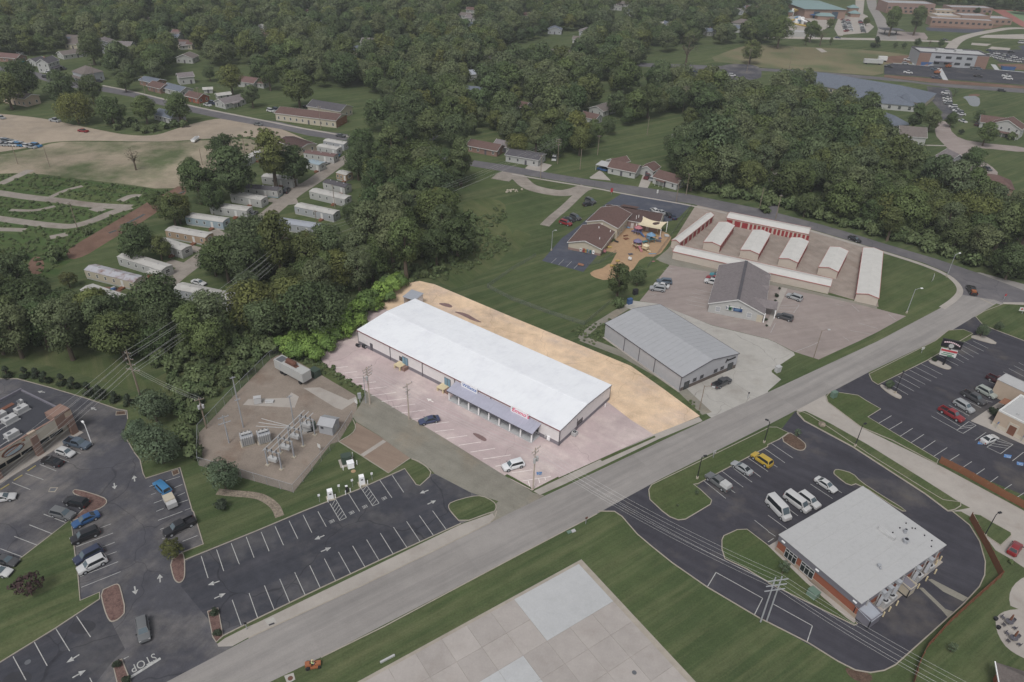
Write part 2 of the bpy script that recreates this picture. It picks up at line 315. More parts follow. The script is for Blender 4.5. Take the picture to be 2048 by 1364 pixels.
# ------------------------------------------------------------------ buildings
def framem(w, h, sill=.0):
    b = MB(); t = .09; b.box(-w/2-t, w/2+t, -.05, .02, h/2, h/2+t); b.box(-w/2-t, w/2+t, -.07, .02, -h/2-t, -h/2)
    b.box(-w/2-t, -w/2, -.05, .02, -h/2, h/2); b.box(w/2, w/2+t, -.05, .02, -h/2, h/2); b.box(-w/2, w/2, -.03, .02, -.03, .03)
    return b
class Bld:
    def __init__(s, name, label, cat, a, b, W, h, group=None):
        a = Vector((a[0], a[1])); b = Vector((b[0], b[1]))
        if W < 0: a, b, W = b, a, -W
        d = b-a; s.L = d.length; s.W = W; s.h = h
        s.ang = math.atan2(d.y, d.x); s.root = empty(name, (a.x, a.y, 0), s.ang, label, cat, group)
    def part(s, name, mb, mat, parent=None, smooth=None, label=None):
        o = mb.obj(name, MAT[mat] if isinstance(mat, str) else [MAT[q] for q in mat], parent or s.root, smooth=smooth)
        if label: o['label'] = label
        return o
    def at(s, side, u, z=0, out=0):
        L, W = s.L, s.W
        q = [(u, -out), (L+out, u), (L-u, W+out), (-out, W-u)][side]
        return (q[0], q[1], z), side*math.pi/2
    def put(s, name, me, side, u, z=0, out=0, parent=None, color=None):
        loc, rz = s.at(side, u, z, out); return link(name, me, parent or s.root, loc, rz, color)
    def window(s, side, u, z, w, h, frame='white_trim', glass='glass_house'):
        me = cached(('fr', w, h, frame), lambda: framem(w, h).mesh('window', MAT[frame]))
        o = s.put('window', me, side, u, z)
        pm = cached(('pn', w, h, glass), lambda: MB().box(-w/2, w/2, -.012, .01, -h/2, h/2).mesh('pane', MAT[glass]))
        link('pane', pm, o); return o
    def door(s, side, u, w, h, mat, name='door', frame=None, out=.0):
        me = cached(('dr', w, h, mat), lambda: MB().box(-w/2, w/2, -.05, .02, .02, h).mesh(name, MAT[mat]))
        return s.put(name, me, side, u, 0, out)
    def base(s, h, mat, name='wall_base', out=.03):
        b = MB(); b.box(-out, s.L+out, -out, s.W+out, 0, h); return s.part(name, b, mat)
    def gable(s, axis, rise, wall, roof, over=.4, th=.14, z0=0.0, trim=None, seam=0, peak=.5, ridge=None):
        L, W, h = s.L, s.W, s.h; b = MB()
        if axis == 'x':
            k = W*peak; pr = [(0, h), (W, h), (k, h+rise)]
            b.poly([(0,0,z0),(L,0,z0),(L,0,h),(0,0,h)]); b.poly([(L,W,z0),(0,W,z0),(0,W,h),(L,W,h)])
            b.poly([(L,0,z0),(L,W,z0),(L,W,h),(L,k,h+rise),(L,0,h)]); b.poly([(0,W,z0),(0,0,z0),(0,0,h),(0,k,h+rise),(0,W,h)])
            def sl(y0, z0_, y1, z1, d): return [(-over, y0, z0_+d), (L+over, y0, z0_+d), (L+over, y1, z1+d), (-over, y1, z1+d)]
            sA = rise/k; sB = rise/(W-k); A_ = (-over, h-over*sA, k, h+rise); B_ = (W+over, h-over*sB, k, h+rise)
        else:
            k = L*peak
            b.poly([(L,0,z0),(L,W,z0),(L,W,h),(L,0,h)]); b.poly([(0,W,z0),(0,0,z0),(0,0,h),(0,W,h)])
            b.poly([(0,0,z0),(L,0,z0),(L,0,h),(k,0,h+rise),(0,0,h)]); b.poly([(L,W,z0),(0,W,z0),(0,W,h),(k,W,h+rise),(L,W,h)])
            def sl(y0, z0_, y1, z1, d): return [(y0, -over, z0_+d), (y0, W+over, z0_+d), (y1, W+over, z1+d), (y1, -over, z1+d)]
            sA = rise/k; sB = rise/(L-k); A_ = (-over, h-over*sA, k, h+rise); B_ = (L+over, h-over*sB, k, h+rise)
        s.wall = s.part('wall', b, wall)
        r = MB()
        for q in (A_, B_): r.hexa(sl(*q, .01), sl(*q, .01+th))
        s.roof = s.part('roof', r, roof)
        n = (L if axis == 'x' else W)
        if trim:
            f = MB()
            for q in (A_, B_):
                if axis == 'x':
                    for e in (-over-.03, L+over+.03): f.beam((e, q[0], q[1]+th/2), (e, q[2], q[3]+th/2), .06, th+.12)
                    f.beam((-over, q[0], q[1]+.05), (L+over, q[0], q[1]+.05), .08, .2)
                else:
                    for e in (-over-.03, W+over+.03): f.beam((q[0], e, q[1]+th/2), (q[2], e, q[3]+th/2), .06, th+.12)
                    f.beam((q[0], -over, q[1]+.05), (q[0], W+over, q[1]+.05), .08, .2)
            s.part('fascia', f, trim)
        if seam:
            for si, q in enumerate((A_, B_)):
                def mk(q=q):
                    e = MB(); a_ = (0, q[0], q[1]+th+.03) if axis == 'x' else (q[0], 0, q[1]+th+.03); b_ = (0, q[2], q[3]+th+.03) if axis == 'x' else (q[2], 0, q[3]+th+.03)
                    return e.beam(a_, b_, .05, .05).mesh('roof_seam', MAT[roof])
                me = mk()
                for i in range(1, int(n/seam)): link('roof_seam', me, s.roof, (i*seam, 0, 0) if axis == 'x' else (0, i*seam, 0))
        if ridge:
            e = MB(); z = h+rise+th+.02
            e.beam((-over, k, z), (L+over, k, z), ridge[0], .04) if axis == 'x' else e.beam((k, -over, z), (k, W+over, z), ridge[0], .04)
            o = e.obj('ridge_cap', MAT[ridge[1]], s.roof)
    def hip(s, rise, wall, roof, over=.5, th=.12):
        L, W, h = s.L, s.W, s.h; s.wall = s.part('wall', MB().box(0, L, 0, W, 0, h), wall)
        o = over; i = min(L, W)/2
        if L >= W: r1, r2 = (i, W/2), (L-i, W/2)
        else: r1, r2 = (L/2, i), (L/2, W-i)
        c = [(-o,-o,h), (L+o,-o,h), (L+o,W+o,h), (-o,W+o,h)]; z = h+rise; b = MB(); R1 = (*r1, z); R2 = (*r2, z)
        if L >= W: fs = [(c[0],c[1],R2,R1), (c[1],c[2],R2), (c[2],c[3],R1,R2), (c[3],c[0],R1)]
        else: fs = [(c[0],c[1],R1), (c[1],c[2],R2,R1), (c[2],c[3],R2), (c[3],c[0],R1,R2)]
        for f in fs: b.poly(f)
        b.poly(list(reversed(c))); s.roof = s.part('roof', b, roof)
    def flat(s, wall, roof, par=.5, t=.25, cap=None):
        L, W, h = s.L, s.W, s.h
        s.wall = s.part('wall', MB().box(0, L, 0, W, 0, h), wall)
        s.roof = s.part('roof', MB().box(t, L-t, t, W-t, h, h+.02), roof)
        if par:
            b = MB(); b.box(0, L, 0, t, h, h+par); b.box(0, L, W-t, W, h, h+par); b.box(0, t, t, W-t, h, h+par); b.box(L-t, L, t, W-t, h, h+par)
            s.part('parapet', b, cap or wall)
def fromeaves(name, label, cat, A_, B_, C_, z, h=None, group=None):
    a, b, c = P(*A_, z), P(*B_, z), P(*C_, z); d = (b-a).xy.normalized(); n = Vector((-d.y, d.x))
    return Bld(name, label, cat, a, b, (c-b).xy.dot(n), h or z, group)
def centred(name, label, cat, c, dr, L, W, h, group=None, zc=None):
    zc = h if zc is None else zc
    q = P(*c, zc); e = P(*dr, zc); d = (e-q).xy.normalized(); n = Vector((-d.y, d.x))
    a = q.xy-d*L/2-n*W/2; return Bld(name, label, cat, a, a+d*L, W, h, group)
def house(label, c, dr, L, W, h=2.7, rise=1.7, wall='siding_white', roof='shingle_grey', axis='x', name='house', cat='house', group=None, chim=False, porch=None, hip=False, base=None, win=True):
    b = centred(name, label, cat, c, dr, L, W, h, group)
    if hip: b.hip(rise, wall, roof)
    else: b.gable(axis, rise, wall, roof, .4, .12, trim='white_trim')
    if base: b.base(.5, base)
    if win:
        for sd in range(4):
            n = L if sd % 2 == 0 else W; k = max(1, int(n/3.2))
            for i in range(k):
                u = (i+.5)*n/k
                for zz in ([1.5, 4.1] if h > 5 else [1.5]):
                    if sd == 0 and i == k//2 and zz < 2: b.door(0, u, .95, 2.05, 'trim_dark')
                    else: b.window(sd, u, zz, .9, 1.2)
    if chim: b.part('chimney', MB().box(L*.3, L*.3+.7, W*.5-.4, W*.5+.4, h+rise*.5, h+rise+.9), 'brick_brown', b.roof)
    if porch:
        sd, u, w, d = porch; loc, rz = b.at(sd, u, 0)
        q = MB(); q.hexa([(-w/2,-d,2.25),(w/2,-d,2.25),(w/2,0,2.55),(-w/2,0,2.55)], [(-w/2,-d,2.37),(w/2,-d,2.37),(w/2,0,2.67),(-w/2,0,2.67)])
        o = q.obj('porch_roof', MAT[roof], b.root, loc, rz)
        pm = cached(('porchpost',), lambda: MB().box(-.06,.06,-.06,.06,0,2.25).mesh('porch_post', MAT['white_trim']))
        for i in range(3): link('porch_post', pm, o, (-w/2+.1+i*(w-.2)/2, -d+.1, 0))
    return b

# ------------------------------------------------------------------ vehicles (front is +x)
KIND = {  # L, W, H, lower body stations (x, half width, top), greenhouse (base front, roof front, roof rear, base rear, belt, roof half width), wheel x front/rear, r
 'sedan': (4.8, 1.84, 1.45, [(2.4,.66,.60),(2.3,.80,.70),(1.9,.88,.79),(1.0,.92,.92),(-1.5,.92,.99),(-2.1,.89,.99),(-2.33,.80,.93),(-2.4,.70,.70)], (1.15,.30,-.85,-1.75,.93,.62), (1.42,-1.40), .33),
 'hatch': (4.2, 1.78, 1.52, [(2.1,.66,.62),(2.0,.80,.74),(1.6,.87,.86),(.95,.89,.97),(-1.7,.89,1.02),(-2.0,.84,1.0),(-2.1,.74,.75)], (1.15,.35,-1.35,-1.95,.98,.63), (1.28,-1.25), .32),
 'suv': (4.8, 1.94, 1.76, [(2.4,.74,.74),(2.32,.86,.92),(1.9,.93,1.03),(1.1,.96,1.10),(-2.0,.96,1.12),(-2.32,.92,1.10),(-2.4,.84,.8)], (1.25,.55,-1.95,-2.28,1.08,.70), (1.45,-1.45), .37),
 'pickup': (5.8, 2.0, 1.85, [(2.9,.78,.80),(2.8,.92,.98),(2.3,.97,1.08),(1.4,.99,1.14),(-.98,.99,1.16),(-1.0,.99,1.16)], (1.45,.75,-.75,-.95,1.12,.74), (1.85,-1.75), .40),
 'van': (5.6, 2.02, 2.1, [(2.8,.76,.80),(2.7,.90,1.0),(2.3,.98,1.12),(1.6,1.0,1.22),(-2.6,1.0,1.24),(-2.8,.96,1.1)], (2.0,1.35,-2.6,-2.74,1.2,.80), (1.75,-1.7), .36),
 'tallvan': (5.9, 2.06, 2.6, [(2.95,.78,.85),(2.85,.92,1.1),(2.5,1.0,1.22),(1.9,1.02,1.35),(-2.8,1.02,1.38),(-2.95,.98,1.1)], (2.25,1.4,-2.85,-2.92,1.33,.86), (1.95,-1.75), .37),
}
def carparts(kind):
    L, W, H, st, gh, wx, wr = KIND[kind]; bf, rf, rr, br, zb, rw = gh
    b = MB(); n0 = len(b.v); k = 13
    for x, w, zt in st:
        hf = [(w*.80,.22),(w*.97,.34),(w,.56),(w*.985,zt-.17),(w*.93,zt-.05),(w*.70,zt)]
        for y, z in [(-y, z) for y, z in hf]+[(0, zt+.02)]+[(y, z) for y, z in reversed(hf)]: b.v.append((x, y, z))
    for i in range(len(st)-1):
        for j in range(k-1): b.f.append((i*k+j, i*k+j+1, (i+1)*k+j+1, (i+1)*k+j)); b.m.append(0)
        b.f.append((i*k+k-1, i*k, (i+1)*k, (i+1)*k+k-1)); b.m.append(1)
    b.f.append(tuple(range(k-1, -1, -1))); b.m.append(0); b.f.append(tuple((len(st)-1)*k+j for j in range(k))); b.m.append(0)
    bw = W/2-.09
    base = [(bf, -bw*.9, zb), (bf, bw*.9, zb), (br, bw, zb), (br, -bw, zb)]; base = [base[3], base[0], base[1], base[2]]
    top = [(rr, -rw, H-.05), (rf, -rw*.95, H-.05), (rf, rw*.95, H-.05), (rr, rw, H-.05)]
    b.hexa(base, top, 0)
    b.hexa(top, [(rr+.15, -rw+.14, H), (rf-.15, -rw+.14, H), (rf-.15, rw-.14, H), (rr+.15, rw-.14, H)], 0)
    for x in wx:
        for sgn in (-1, 1): b.tube([(x, sgn*(W/2-.25), wr), (x, sgn*(W/2+.004), wr)], wr+.07, 12, 1)
    if kind == 'pickup':
        b.box(-2.85, -1.0, -.97, .97, .38, .66, 0); b.box(-2.85, -1.0, -.97, -.84, .66, 1.15, 0); b.box(-2.85, -1.0, .84, .97, .66, 1.15, 0)
        b.box(-2.9, -2.80, -.96, .96, .40, 1.14, 0); b.box(-2.79, -1.02, -.83, .83, .665, .68, 1); b.box(-1.03, -1.0, -.83, .83, .66, 1.16, 1)
    b.box(st[0][0]-.12, st[0][0]+.03, -st[0][1]*.95, st[0][1]*.95, .26, .42, 1)
    d = {'body': b.mesh('body', [MAT['paint'], MAT['black_trim']], 34)}
    def quad(p, i, mat, nm):
        c = sum((Vector(q) for q in p), Vector())/4; n = (Vector(p[1])-Vector(p[0])).cross(Vector(p[3])-Vector(p[0])).normalized()
        q = [c+(Vector(a)-c)*i+n*.012 for a in p]; e = MB(); e.hexa([a-n*.02 for a in q], q); return e.mesh(nm, MAT[mat])
    d['windscreen'] = quad([base[1], base[2], top[2], top[1]], .88, 'windscreen', 'windscreen')
    d['rear_window'] = quad([base[3], base[0], top[0], top[3]], .84, 'glass', 'rear_window')
    d['sl'] = quad([base[0], base[1], top[1], top[0]], .86, 'glass', 'side_window')
    d['sr'] = quad([base[2], base[3], top[3], top[2]], .86, 'glass', 'side_window')
    d['wheel'] = MB().tube([(0,-.11,0),(0,.11,0)], wr, 12).mesh('wheel', MAT['rubber'])
    d['rim'] = MB().tube([(0,-.118,0),(0,.118,0)], wr*.6, 8).mesh('rim', MAT['steel'])
    s0, s1 = st[1], st[-2]
    xr = -2.9 if kind == 'pickup' else st[-1][0]; zr = .95 if kind == 'pickup' else st[-1][2]+.02
    d['headlight'] = MB().box(-.10, .03, -.16, .16, -.06, .06).mesh('headlight', MAT['head_lens'])
    d['tail'] = MB().box(-.03, .10, -.11, .11, -.12, .12).mesh('tail_light', MAT['tail_lens'])
    d['mirror'] = MB().box(-.06, .06, -.11, .11, -.07, .07).mesh('mirror', MAT['black_trim'])
    d['pos'] = dict(h=(s0[0]+.02, s0[1]-.20, s0[2]-.12), t=(xr+.02, (.84 if kind == 'pickup' else st[-2][1]-.16), zr-.12), m=(bf-.25, W/2+.05, zb+.08), w=[(x, sg*(W/2-.10), wr) for x in wx for sg in (-1, 1)])
    # one-mesh version for cars too far away to show parts
    return d
def far_mesh(kind):
    L, W, H, st, gh, wx, wr = KIND[kind]; bf, rf, rr, br, zb, rw = gh; b = MB(); w = W/2
    b.hexa([(-L/2,-w,.25),(L/2,-w,.25),(L/2,w,.25),(-L/2,w,.25)], [(-L/2+.1,-w*.94,zb),(L/2-.15,-w*.9,zb*.88),(L/2-.15,w*.9,zb*.88),(-L/2+.1,w*.94,zb)], 0)
    b.hexa([(br,-w*.9,zb),(bf,-w*.88,zb*.9),(bf,w*.88,zb*.9),(br,w*.9,zb)], [(rr,-rw,H-.06),(rf,-rw,H-.06),(rf,rw,H-.06),(rr,rw,H-.06)], 1)
    b.hexa([(rr-.02,-rw-.02,H-.06),(rf,-rw-.02,H-.06),(rf,rw+.02,H-.06),(rr-.02,rw+.02,H-.06)], [(rr,-rw+.1,H),(rf-.1,-rw+.1,H),(rf-.1,rw-.1,H),(rr,rw-.1,H)], 0)
    for x in wx: b.box(x-wr, x+wr, -w-.01, w+.01, 0, wr*1.7, 2)
    return b.mesh('far_car', [MAT['paint'], MAT['glass'], MAT['rubber']])
CNAME = {'sedan': ('sedan', 'car'), 'hatch': ('hatchback', 'car'), 'suv': ('suv', 'suv'), 'pickup': ('pickup_truck', 'pickup truck'), 'van': ('passenger_van', 'van'), 'tallvan': ('passenger_van', 'van')}
CC = dict(white=(.55,.55,.55), offwhite=(.46,.46,.44), silver=(.34,.35,.36), grey=(.14,.145,.15), dgrey=(.07,.07,.075), black=(.022,.022,.026), navy=(.035,.045,.085), blue=(.03,.09,.22), sky=(.05,.19,.38), red=(.24,.025,.03), dred=(.11,.02,.028), maroon=(.07,.022,.028), yellow=(.48,.33,.05), teal=(.04,.24,.29), pale=(.34,.37,.34), bluegrey=(.10,.13,.17), orange=(.5,.16,.04), brightnavy=(.055,.07,.14), bsilver=(.75,.76,.78))
def car(kind, col, c, f, label, group=None, far=False, zc=.75):
    q = P(*c, zc); e = P(*f, zc); a = math.atan2(e.y-q.y, e.x-q.x); nm, cat = CNAME[kind]; color = CC[col]
    loc = (q.x, q.y, .03)
    if far:
        o = link(nm, cached(('far', kind), lambda: far_mesh(kind)), None, loc, a, color); return prop(o, label, cat, group)
    d = cached(('car', kind), lambda: carparts(kind)); r = empty(nm, loc, a, label, cat, group); p = d['pos']
    link('body', d['body'], r, color=color); link('windscreen', d['windscreen'], r); link('rear_window', d['rear_window'], r); link('side_window', d['sl'], r); link('side_window', d['sr'], r)
    for w in p['w']:
        o = link('wheel', d['wheel'], r, w); link('rim', d['rim'], o)
    for sg in (-1, 1):
        link('headlight', d['headlight'], r, (p['h'][0], sg*p['h'][1], p['h'][2])); link('tail_light', d['tail'], r, (p['t'][0], sg*p['t'][1], p['t'][2]))
        link('mirror', d['mirror'], r, (p['m'][0], sg*p['m'][1], p['m'][2]))
    return r
# ------------------------------------------------------------------ trees
def leafcloud(name, mat, blobs, per, size, flat=.75, up=.35):
    """blobs: array (x, y, z, r); leaf faces scattered over every blob"""
    B = np.array(blobs, float); n = len(B)*per
    bi = np.repeat(np.arange(len(B)), per)
    d = rng.normal(size=(n, 3)); d[:, 2] += up; d /= np.linalg.norm(d, axis=1)[:, None]
    rad = B[bi, 3]*(.72+.38*rng.random(n)); q = d*rad[:, None]; q[:, 2] *= flat; c = B[bi, :3]+q
    nrm = d*.75+rng.normal(size=(n, 3))*.42; nrm[:, 2] += .25; nrm /= np.linalg.norm(nrm, axis=1)[:, None]
    t = np.cross(nrm, rng.normal(size=(n, 3))); t /= np.linalg.norm(t, axis=1)[:, None]; u = np.cross(nrm, t)
    s = size*(.6+.8*rng.random(n))[:, None]
    v = np.stack([c-t*s*.55, c-u*s*.36+nrm*s*.06, c+t*s*.55, c+u*s*.36+nrm*s*.06], 1).reshape(-1, 3)
    me = bpy.data.meshes.new(name); me.vertices.add(4*n); me.vertices.foreach_set('co', v.ravel().astype('f4'))
    me.loops.add(4*n); me.loops.foreach_set('vertex_index', np.arange(4*n, dtype='i4'))
    me.polygons.add(n); me.polygons.foreach_set('loop_start', np.arange(0, 4*n, 4, dtype='i4')); me.polygons.foreach_set('loop_total', np.full(n, 4, dtype='i4'))
    a = me.attributes.new('leaf_tone', 'FLOAT', 'FACE'); tone = np.clip(.5+rng.normal(size=n)*.16+(rng.random(len(B))-.5)[bi]*.45, 0, 1); a.data.foreach_set('value', tone.astype('f4'))
    me.materials.append(MAT[mat]); me.update(calc_edges=True)
    cz = B[:, 2].mean(); cc = c-np.array([0, 0, cz-.5]); cc /= np.linalg.norm(cc, axis=1)[:, None]
    sn = d*.42+cc*.6+np.array([0, 0, .2])+rng.normal(size=(n, 3))*.15; sn /= np.linalg.norm(sn, axis=1)[:, None]
    me.polygons.foreach_set('use_smooth', [True]*n); me.normals_split_custom_set(np.repeat(sn, 4, 0).tolist()); return me
def crownblobs(Rr, h, z0, n, spread=.8, rb=(.26,.42), shape='round'):
    o = []
    for i in range(n):
        a = random.uniform(0, 2*math.pi); w = random.uniform(-.75, 1); ring = math.sqrt(max(0, 1-w*w))*random.uniform(.55, 1)*spread
        if shape == 'cone': w = random.uniform(-1, 1); ring = (1-(w+1)/2)**.8*random.uniform(.3, 1)*spread+.05
        if shape == 'vase': ring *= .65+.35*(w+1)/2
        r = random.uniform(*rb)*Rr*(1.0 if shape != 'cone' else .6+.5*(1-(w+1)/2))
        o.append((math.cos(a)*ring*Rr, math.sin(a)*ring*Rr, z0+h*(.5+.5*w*.82), r))
    return o
def trunkmesh(h, r, Rr, nl=5):
    b = MB(); top = (random.uniform(-.3,.3), random.uniform(-.3,.3), h*.8)
    b.tube([(0,0,-.1),(0.05,0,h*.3),(top[0]*.6, top[1]*.6, h*.55), top], [r*1.25, r*.9, r*.6, r*.15], 7)
    for i in range(nl):
        a = 2*math.pi*i/nl+random.uniform(-.4,.4); z = h*random.uniform(.32,.5); e = (math.cos(a)*Rr*.6, math.sin(a)*Rr*.6, z+h*random.uniform(.15,.3))
        b.tube([(0,0,z),(e[0]*.5,e[1]*.5,z+(e[2]-z)*.65), e], [r*.5, r*.32, r*.08], 5)
    return b.mesh('trunk', MAT['trunk'], 40)
PROTO = {}
def mkproto(key, n, mat, Rr, h, nb, per, size, shape='round', z0=.22, spread=.8, rb=(.26,.42), nl=5, flat=.78):
    L = []
    for i in range(n):
        bl = crownblobs(Rr, h*(1-z0), h*z0, nb, spread, rb, shape)
        if shape == 'round': bl += [(random.uniform(-.25,.25)*Rr, random.uniform(-.25,.25)*Rr, h*random.uniform(.45,.75), Rr*.5) for _ in range(4)]
        L.append((leafcloud('crown', mat, bl, per, size, flat), trunkmesh(h, .03*h, Rr, nl)))
    PROTO[key] = (L, Rr, h)
mkproto('wood', 7, 'leaf_wood', 5.0, 11.5, 36, 150, .46, z0=.14)
mkproto('tall', 3, 'leaf_wood', 4.2, 15, 36, 140, .46, 'vase')
mkproto('pale', 3, 'leaf_pale', 4.8, 12.5, 36, 130, .44, 'vase', z0=.16)
mkproto('wide', 2, 'leaf_wood', 6.2, 9.5, 40, 130, .46, z0=.12)
mkproto('farpale', 3, 'leaf_pale', 4.8, 12, 30, 100, .55, z0=.1)
mkproto('bright', 3, 'leaf_bright', 2.6, 4.2, 22, 70, .42, z0=.05)
mkproto('street', 3, 'leaf_street', 3.0, 6.0, 34, 110, .28, z0=.15)
mkproto('airy', 2, 'leaf_street', 2.3, 4.8, 26, 34, .26, 'vase', rb=(.16,.28))
mkproto('fir', 3, 'leaf_fir', 1.9, 4.2, 30, 50, .34, 'cone', z0=.02)
mkproto('plum', 1, 'leaf_plum', 2.6, 4.2, 26, 26, .34, z0=.2, rb=(.14,.26))
mkproto('lime', 1, 'leaf_lime', 3.0, 4.8, 34, 55, .30, z0=.2, rb=(.16,.28))
mkproto('shrub', 4, 'leaf_shrub', 1.3, 1.8, 9, 40, .34, z0=0.0, nl=2)
mkproto('bush', 2, 'leaf_fir', 1.0, 1.5, 14, 60, .2, z0=0.1, nl=2)
mkproto('bare', 2, 'leaf_dry', 3.2, 8.5, 24, 9, .3, 'vase', nl=9)
mkproto('weed', 3, 'leaf_shrub', .9, .7, 7, 24, .32, z0=-.15, nl=0)
mkproto('farwood', 7, 'leaf_wood', 5.0, 11.5, 30, 110, .58, z0=.1)
def tree(key, loc, s, label, cat='tree', group=None, name=None, sz=None):
    L, Rr, h = PROTO[key]; cr, tk = random.choice(L)
    nm = name or {'wood': 'leafy_tree', 'pale': 'leafy_tree', 'wide': 'leafy_tree', 'tall': 'tall_tree', 'fir': 'fir_tree', 'plum': 'plum_tree', 'bare': 'bare_tree', 'shrub': 'shrub', 'bush': 'clipped_bush', 'street': 'street_tree', 'airy': 'young_tree', 'lime': 'yellow_green_tree', 'bright': 'bright_green_bush'}[key]
    r = empty(nm, (loc[0], loc[1], 0), random.uniform(0, 6.28), label, cat, group)
    r.scale = (s, s, s*(sz or random.uniform(.88, 1.15)))
    link('crown', cr, r)
    if key not in ('weed',): link('trunk', tk, r)
    return r
def tree_px(key, c, dpx, label, cat='tree', group=None, name=None, sz=1.0):
    """tree whose crown centre shows at pixel c with a crown dpx pixels wide"""
    L, Rr, h = PROTO[key]; s = 1.0
    for _ in range(6):
        z = h*s*sz*.58; q = P(*c, z); dep = (q-Vector((0,0,CH))).dot(FW); s = dpx*dep/FPX/(2*Rr*1.08)
    return tree(key, q, s, label, cat, group, name, sz)
# ------------------------------------------------------------------ the ground and its surfaces
def chaikin(p, n=1, closed=True):
    for _ in range(n):
        o = []; k = len(p)
        for i in range(k if closed else k-1):
            a, b = p[i], p[(i+1) % k]; o += [(a[0]*.75+b[0]*.25, a[1]*.75+b[1]*.25), (a[0]*.25+b[0]*.75, a[1]*.25+b[1]*.75)]
        p = o if closed else [p[0]]+o+[p[-1]]
    return p
def wpts(pts): return [P(a, b).xy for a, b in pts]
def ccw(w):
    a = sum(w[i-1][0]*w[i][1]-w[i][0]*w[i-1][1] for i in range(len(w)))
    return w if a > 0 else list(reversed(w))
_zc = [0]
def zoff(layer):
    _zc[0] += 1; return .004*layer+(_zc[0] % 12)*.0003
def sheet(name, pts, mat, layer, smooth=0, kind='structure', parent=None, world=False):
    w = ccw([Vector(q) for q in (pts if world else wpts(pts))])
    if smooth: w = chaikin(w, smooth)
    b = MB(); z = zoff(layer); v = [(q[0], q[1], z) for q in w]; n = len(v); b.v = v
    for t in tessellate_polygon([[Vector(q) for q in v]]):
        a, c, d = (Vector(v[i]) for i in t)
        if (c-a).cross(d-a).z < 0: t = (t[0], t[2], t[1])
        b.f.append(tuple(t)); b.m.append(0)
    o = b.obj(name, MAT[mat], parent)
    if kind and not parent: o['kind'] = kind
    return o
def strip(pl, w):
    """ribbon outline of half width w round an open world polyline"""
    L = []; Rr = []; k = len(pl)
    for i, p in enumerate(pl):
        d = (Vector(pl[min(i+1, k-1)])-Vector(pl[max(i-1, 0)])).normalized(); n = Vector((-d.y, d.x))
        hw = w[i] if hasattr(w, '__len__') else w
        L.append(Vector(p)+n*hw); Rr.append(Vector(p)-n*hw)
    return L, Rr
def ribbon(name, pts, w, mat, layer, smooth=2, kind='structure', parent=None, h=0.0, z0=0.0):
    pl = [Vector(q) for q in chaikin([tuple(q) for q in wpts(pts)], smooth, False)]
    a, c = strip(pl, w); b = MB(); z = zoff(layer)
    for i in range(len(pl)-1):
        if h: b.hexa([(*c[i], 0), (*c[i+1], 0), (*a[i+1], 0), (*a[i], 0)], [(*c[i], h), (*c[i+1], h), (*a[i+1], h), (*a[i], h)])
        else: b.poly([(*c[i], z), (*c[i+1], z), (*a[i+1], z), (*a[i], z)])
    o = b.obj(name, MAT[mat], parent)
    if kind and not parent: o['kind'] = kind
    return o
def kerb(pts, smooth=1): return ribbon('kerb', pts, .09, 'kerb_concrete', 0, smooth, h=.13)
def island(name, pts, mat, smooth=2, h=.12, kw=.17):
    w = [Vector(q) for q in chaikin([tuple(q) for q in ccw(wpts(pts))], smooth)]; k = len(w); inn = []
    for i in range(k):
        d1 = (w[i]-w[i-1]).normalized(); d2 = (w[(i+1) % k]-w[i]).normalized(); n = Vector((-(d1+d2).y, (d1+d2).x))
        n = n.normalized() if n.length > 1e-6 else Vector((-d1.y, d1.x)); inn.append(w[i]+n*kw)
    o = sheet(name, inn, mat, h/.004, world=True)
    b = MB()
    for i in range(k):
        j = (i+1) % k
        b.hexa([(*w[i], 0), (*w[j], 0), (*inn[j], 0), (*inn[i], 0)], [(*w[i], h+.02), (*w[j], h+.02), (*inn[j], h+.02), (*inn[i], h+.02)])
    b.obj('kerb', MAT['kerb_concrete'], o); return o
def lines(parent, segs, w=.12, mat='paint_white', name='parking_line', layer=9):
    for a, c in segs:
        p, q = P(*a).xy, P(*c).xy; d = (q-p).normalized(); n = Vector((-d.y, d.x))*w/2; z = .004*layer
        b = MB(); b.poly([(*(p-n), z), (*(q-n), z), (*(q+n), z), (*(p+n), z)]); b.obj(name, MAT[mat], parent)
def segs(c, r, s):
    o = []
    for q in s.split():
        a, b = re.match(r'(-?[\d.]+,-?[\d.]+)-(.+)', q).groups(); o.append((T(c, r, a)[0], T(c, r, b)[0]))
    return o
def arrow(parent, a, b, L=1.9, mat='paint_white', layer=9):
    p, q = P(*a).xy, P(*b).xy; d = (q-p).normalized(); n = Vector((-d.y, d.x)); z = .004*layer
    p = (p+q)/2-d*L/2; e = MB()
    def v(u, s): w = p+d*u+n*s; return (w.x, w.y, z)
    e.poly([v(0,-.12*L/2), v(L*.55,-.12*L/2), v(L*.55,.12*L/2), v(0,.12*L/2)]); e.poly([v(L*.5,-.26*L), v(L,0), v(L*.5,.26*L)])
    return e.obj('arrow_marking', MAT[mat], parent)
def glyphs(txt, size, ext=0.0, shear=0.0, off=0.0):
    cu = bpy.data.curves.new('txt', 'FONT'); cu.body = txt; cu.size = size; cu.extrude = ext; cu.shear = shear; cu.offset = off; cu.align_x = 'CENTER'; cu.align_y = 'CENTER'; cu.resolution_u = 3
    o = bpy.data.objects.new('txt', cu); COL.objects.link(o); bpy.context.view_layer.update()
    me = bpy.data.meshes.new_from_object(o.evaluated_get(bpy.context.evaluated_depsgraph_get())); bpy.data.objects.remove(o); return me
b = MB(); b.poly([(-2400,-260,0),(2400,-260,0),(2400,3000,0),(-2400,3000,0)]); b.obj('ground', MAT['grass_lawn'])['kind'] = 'structure'

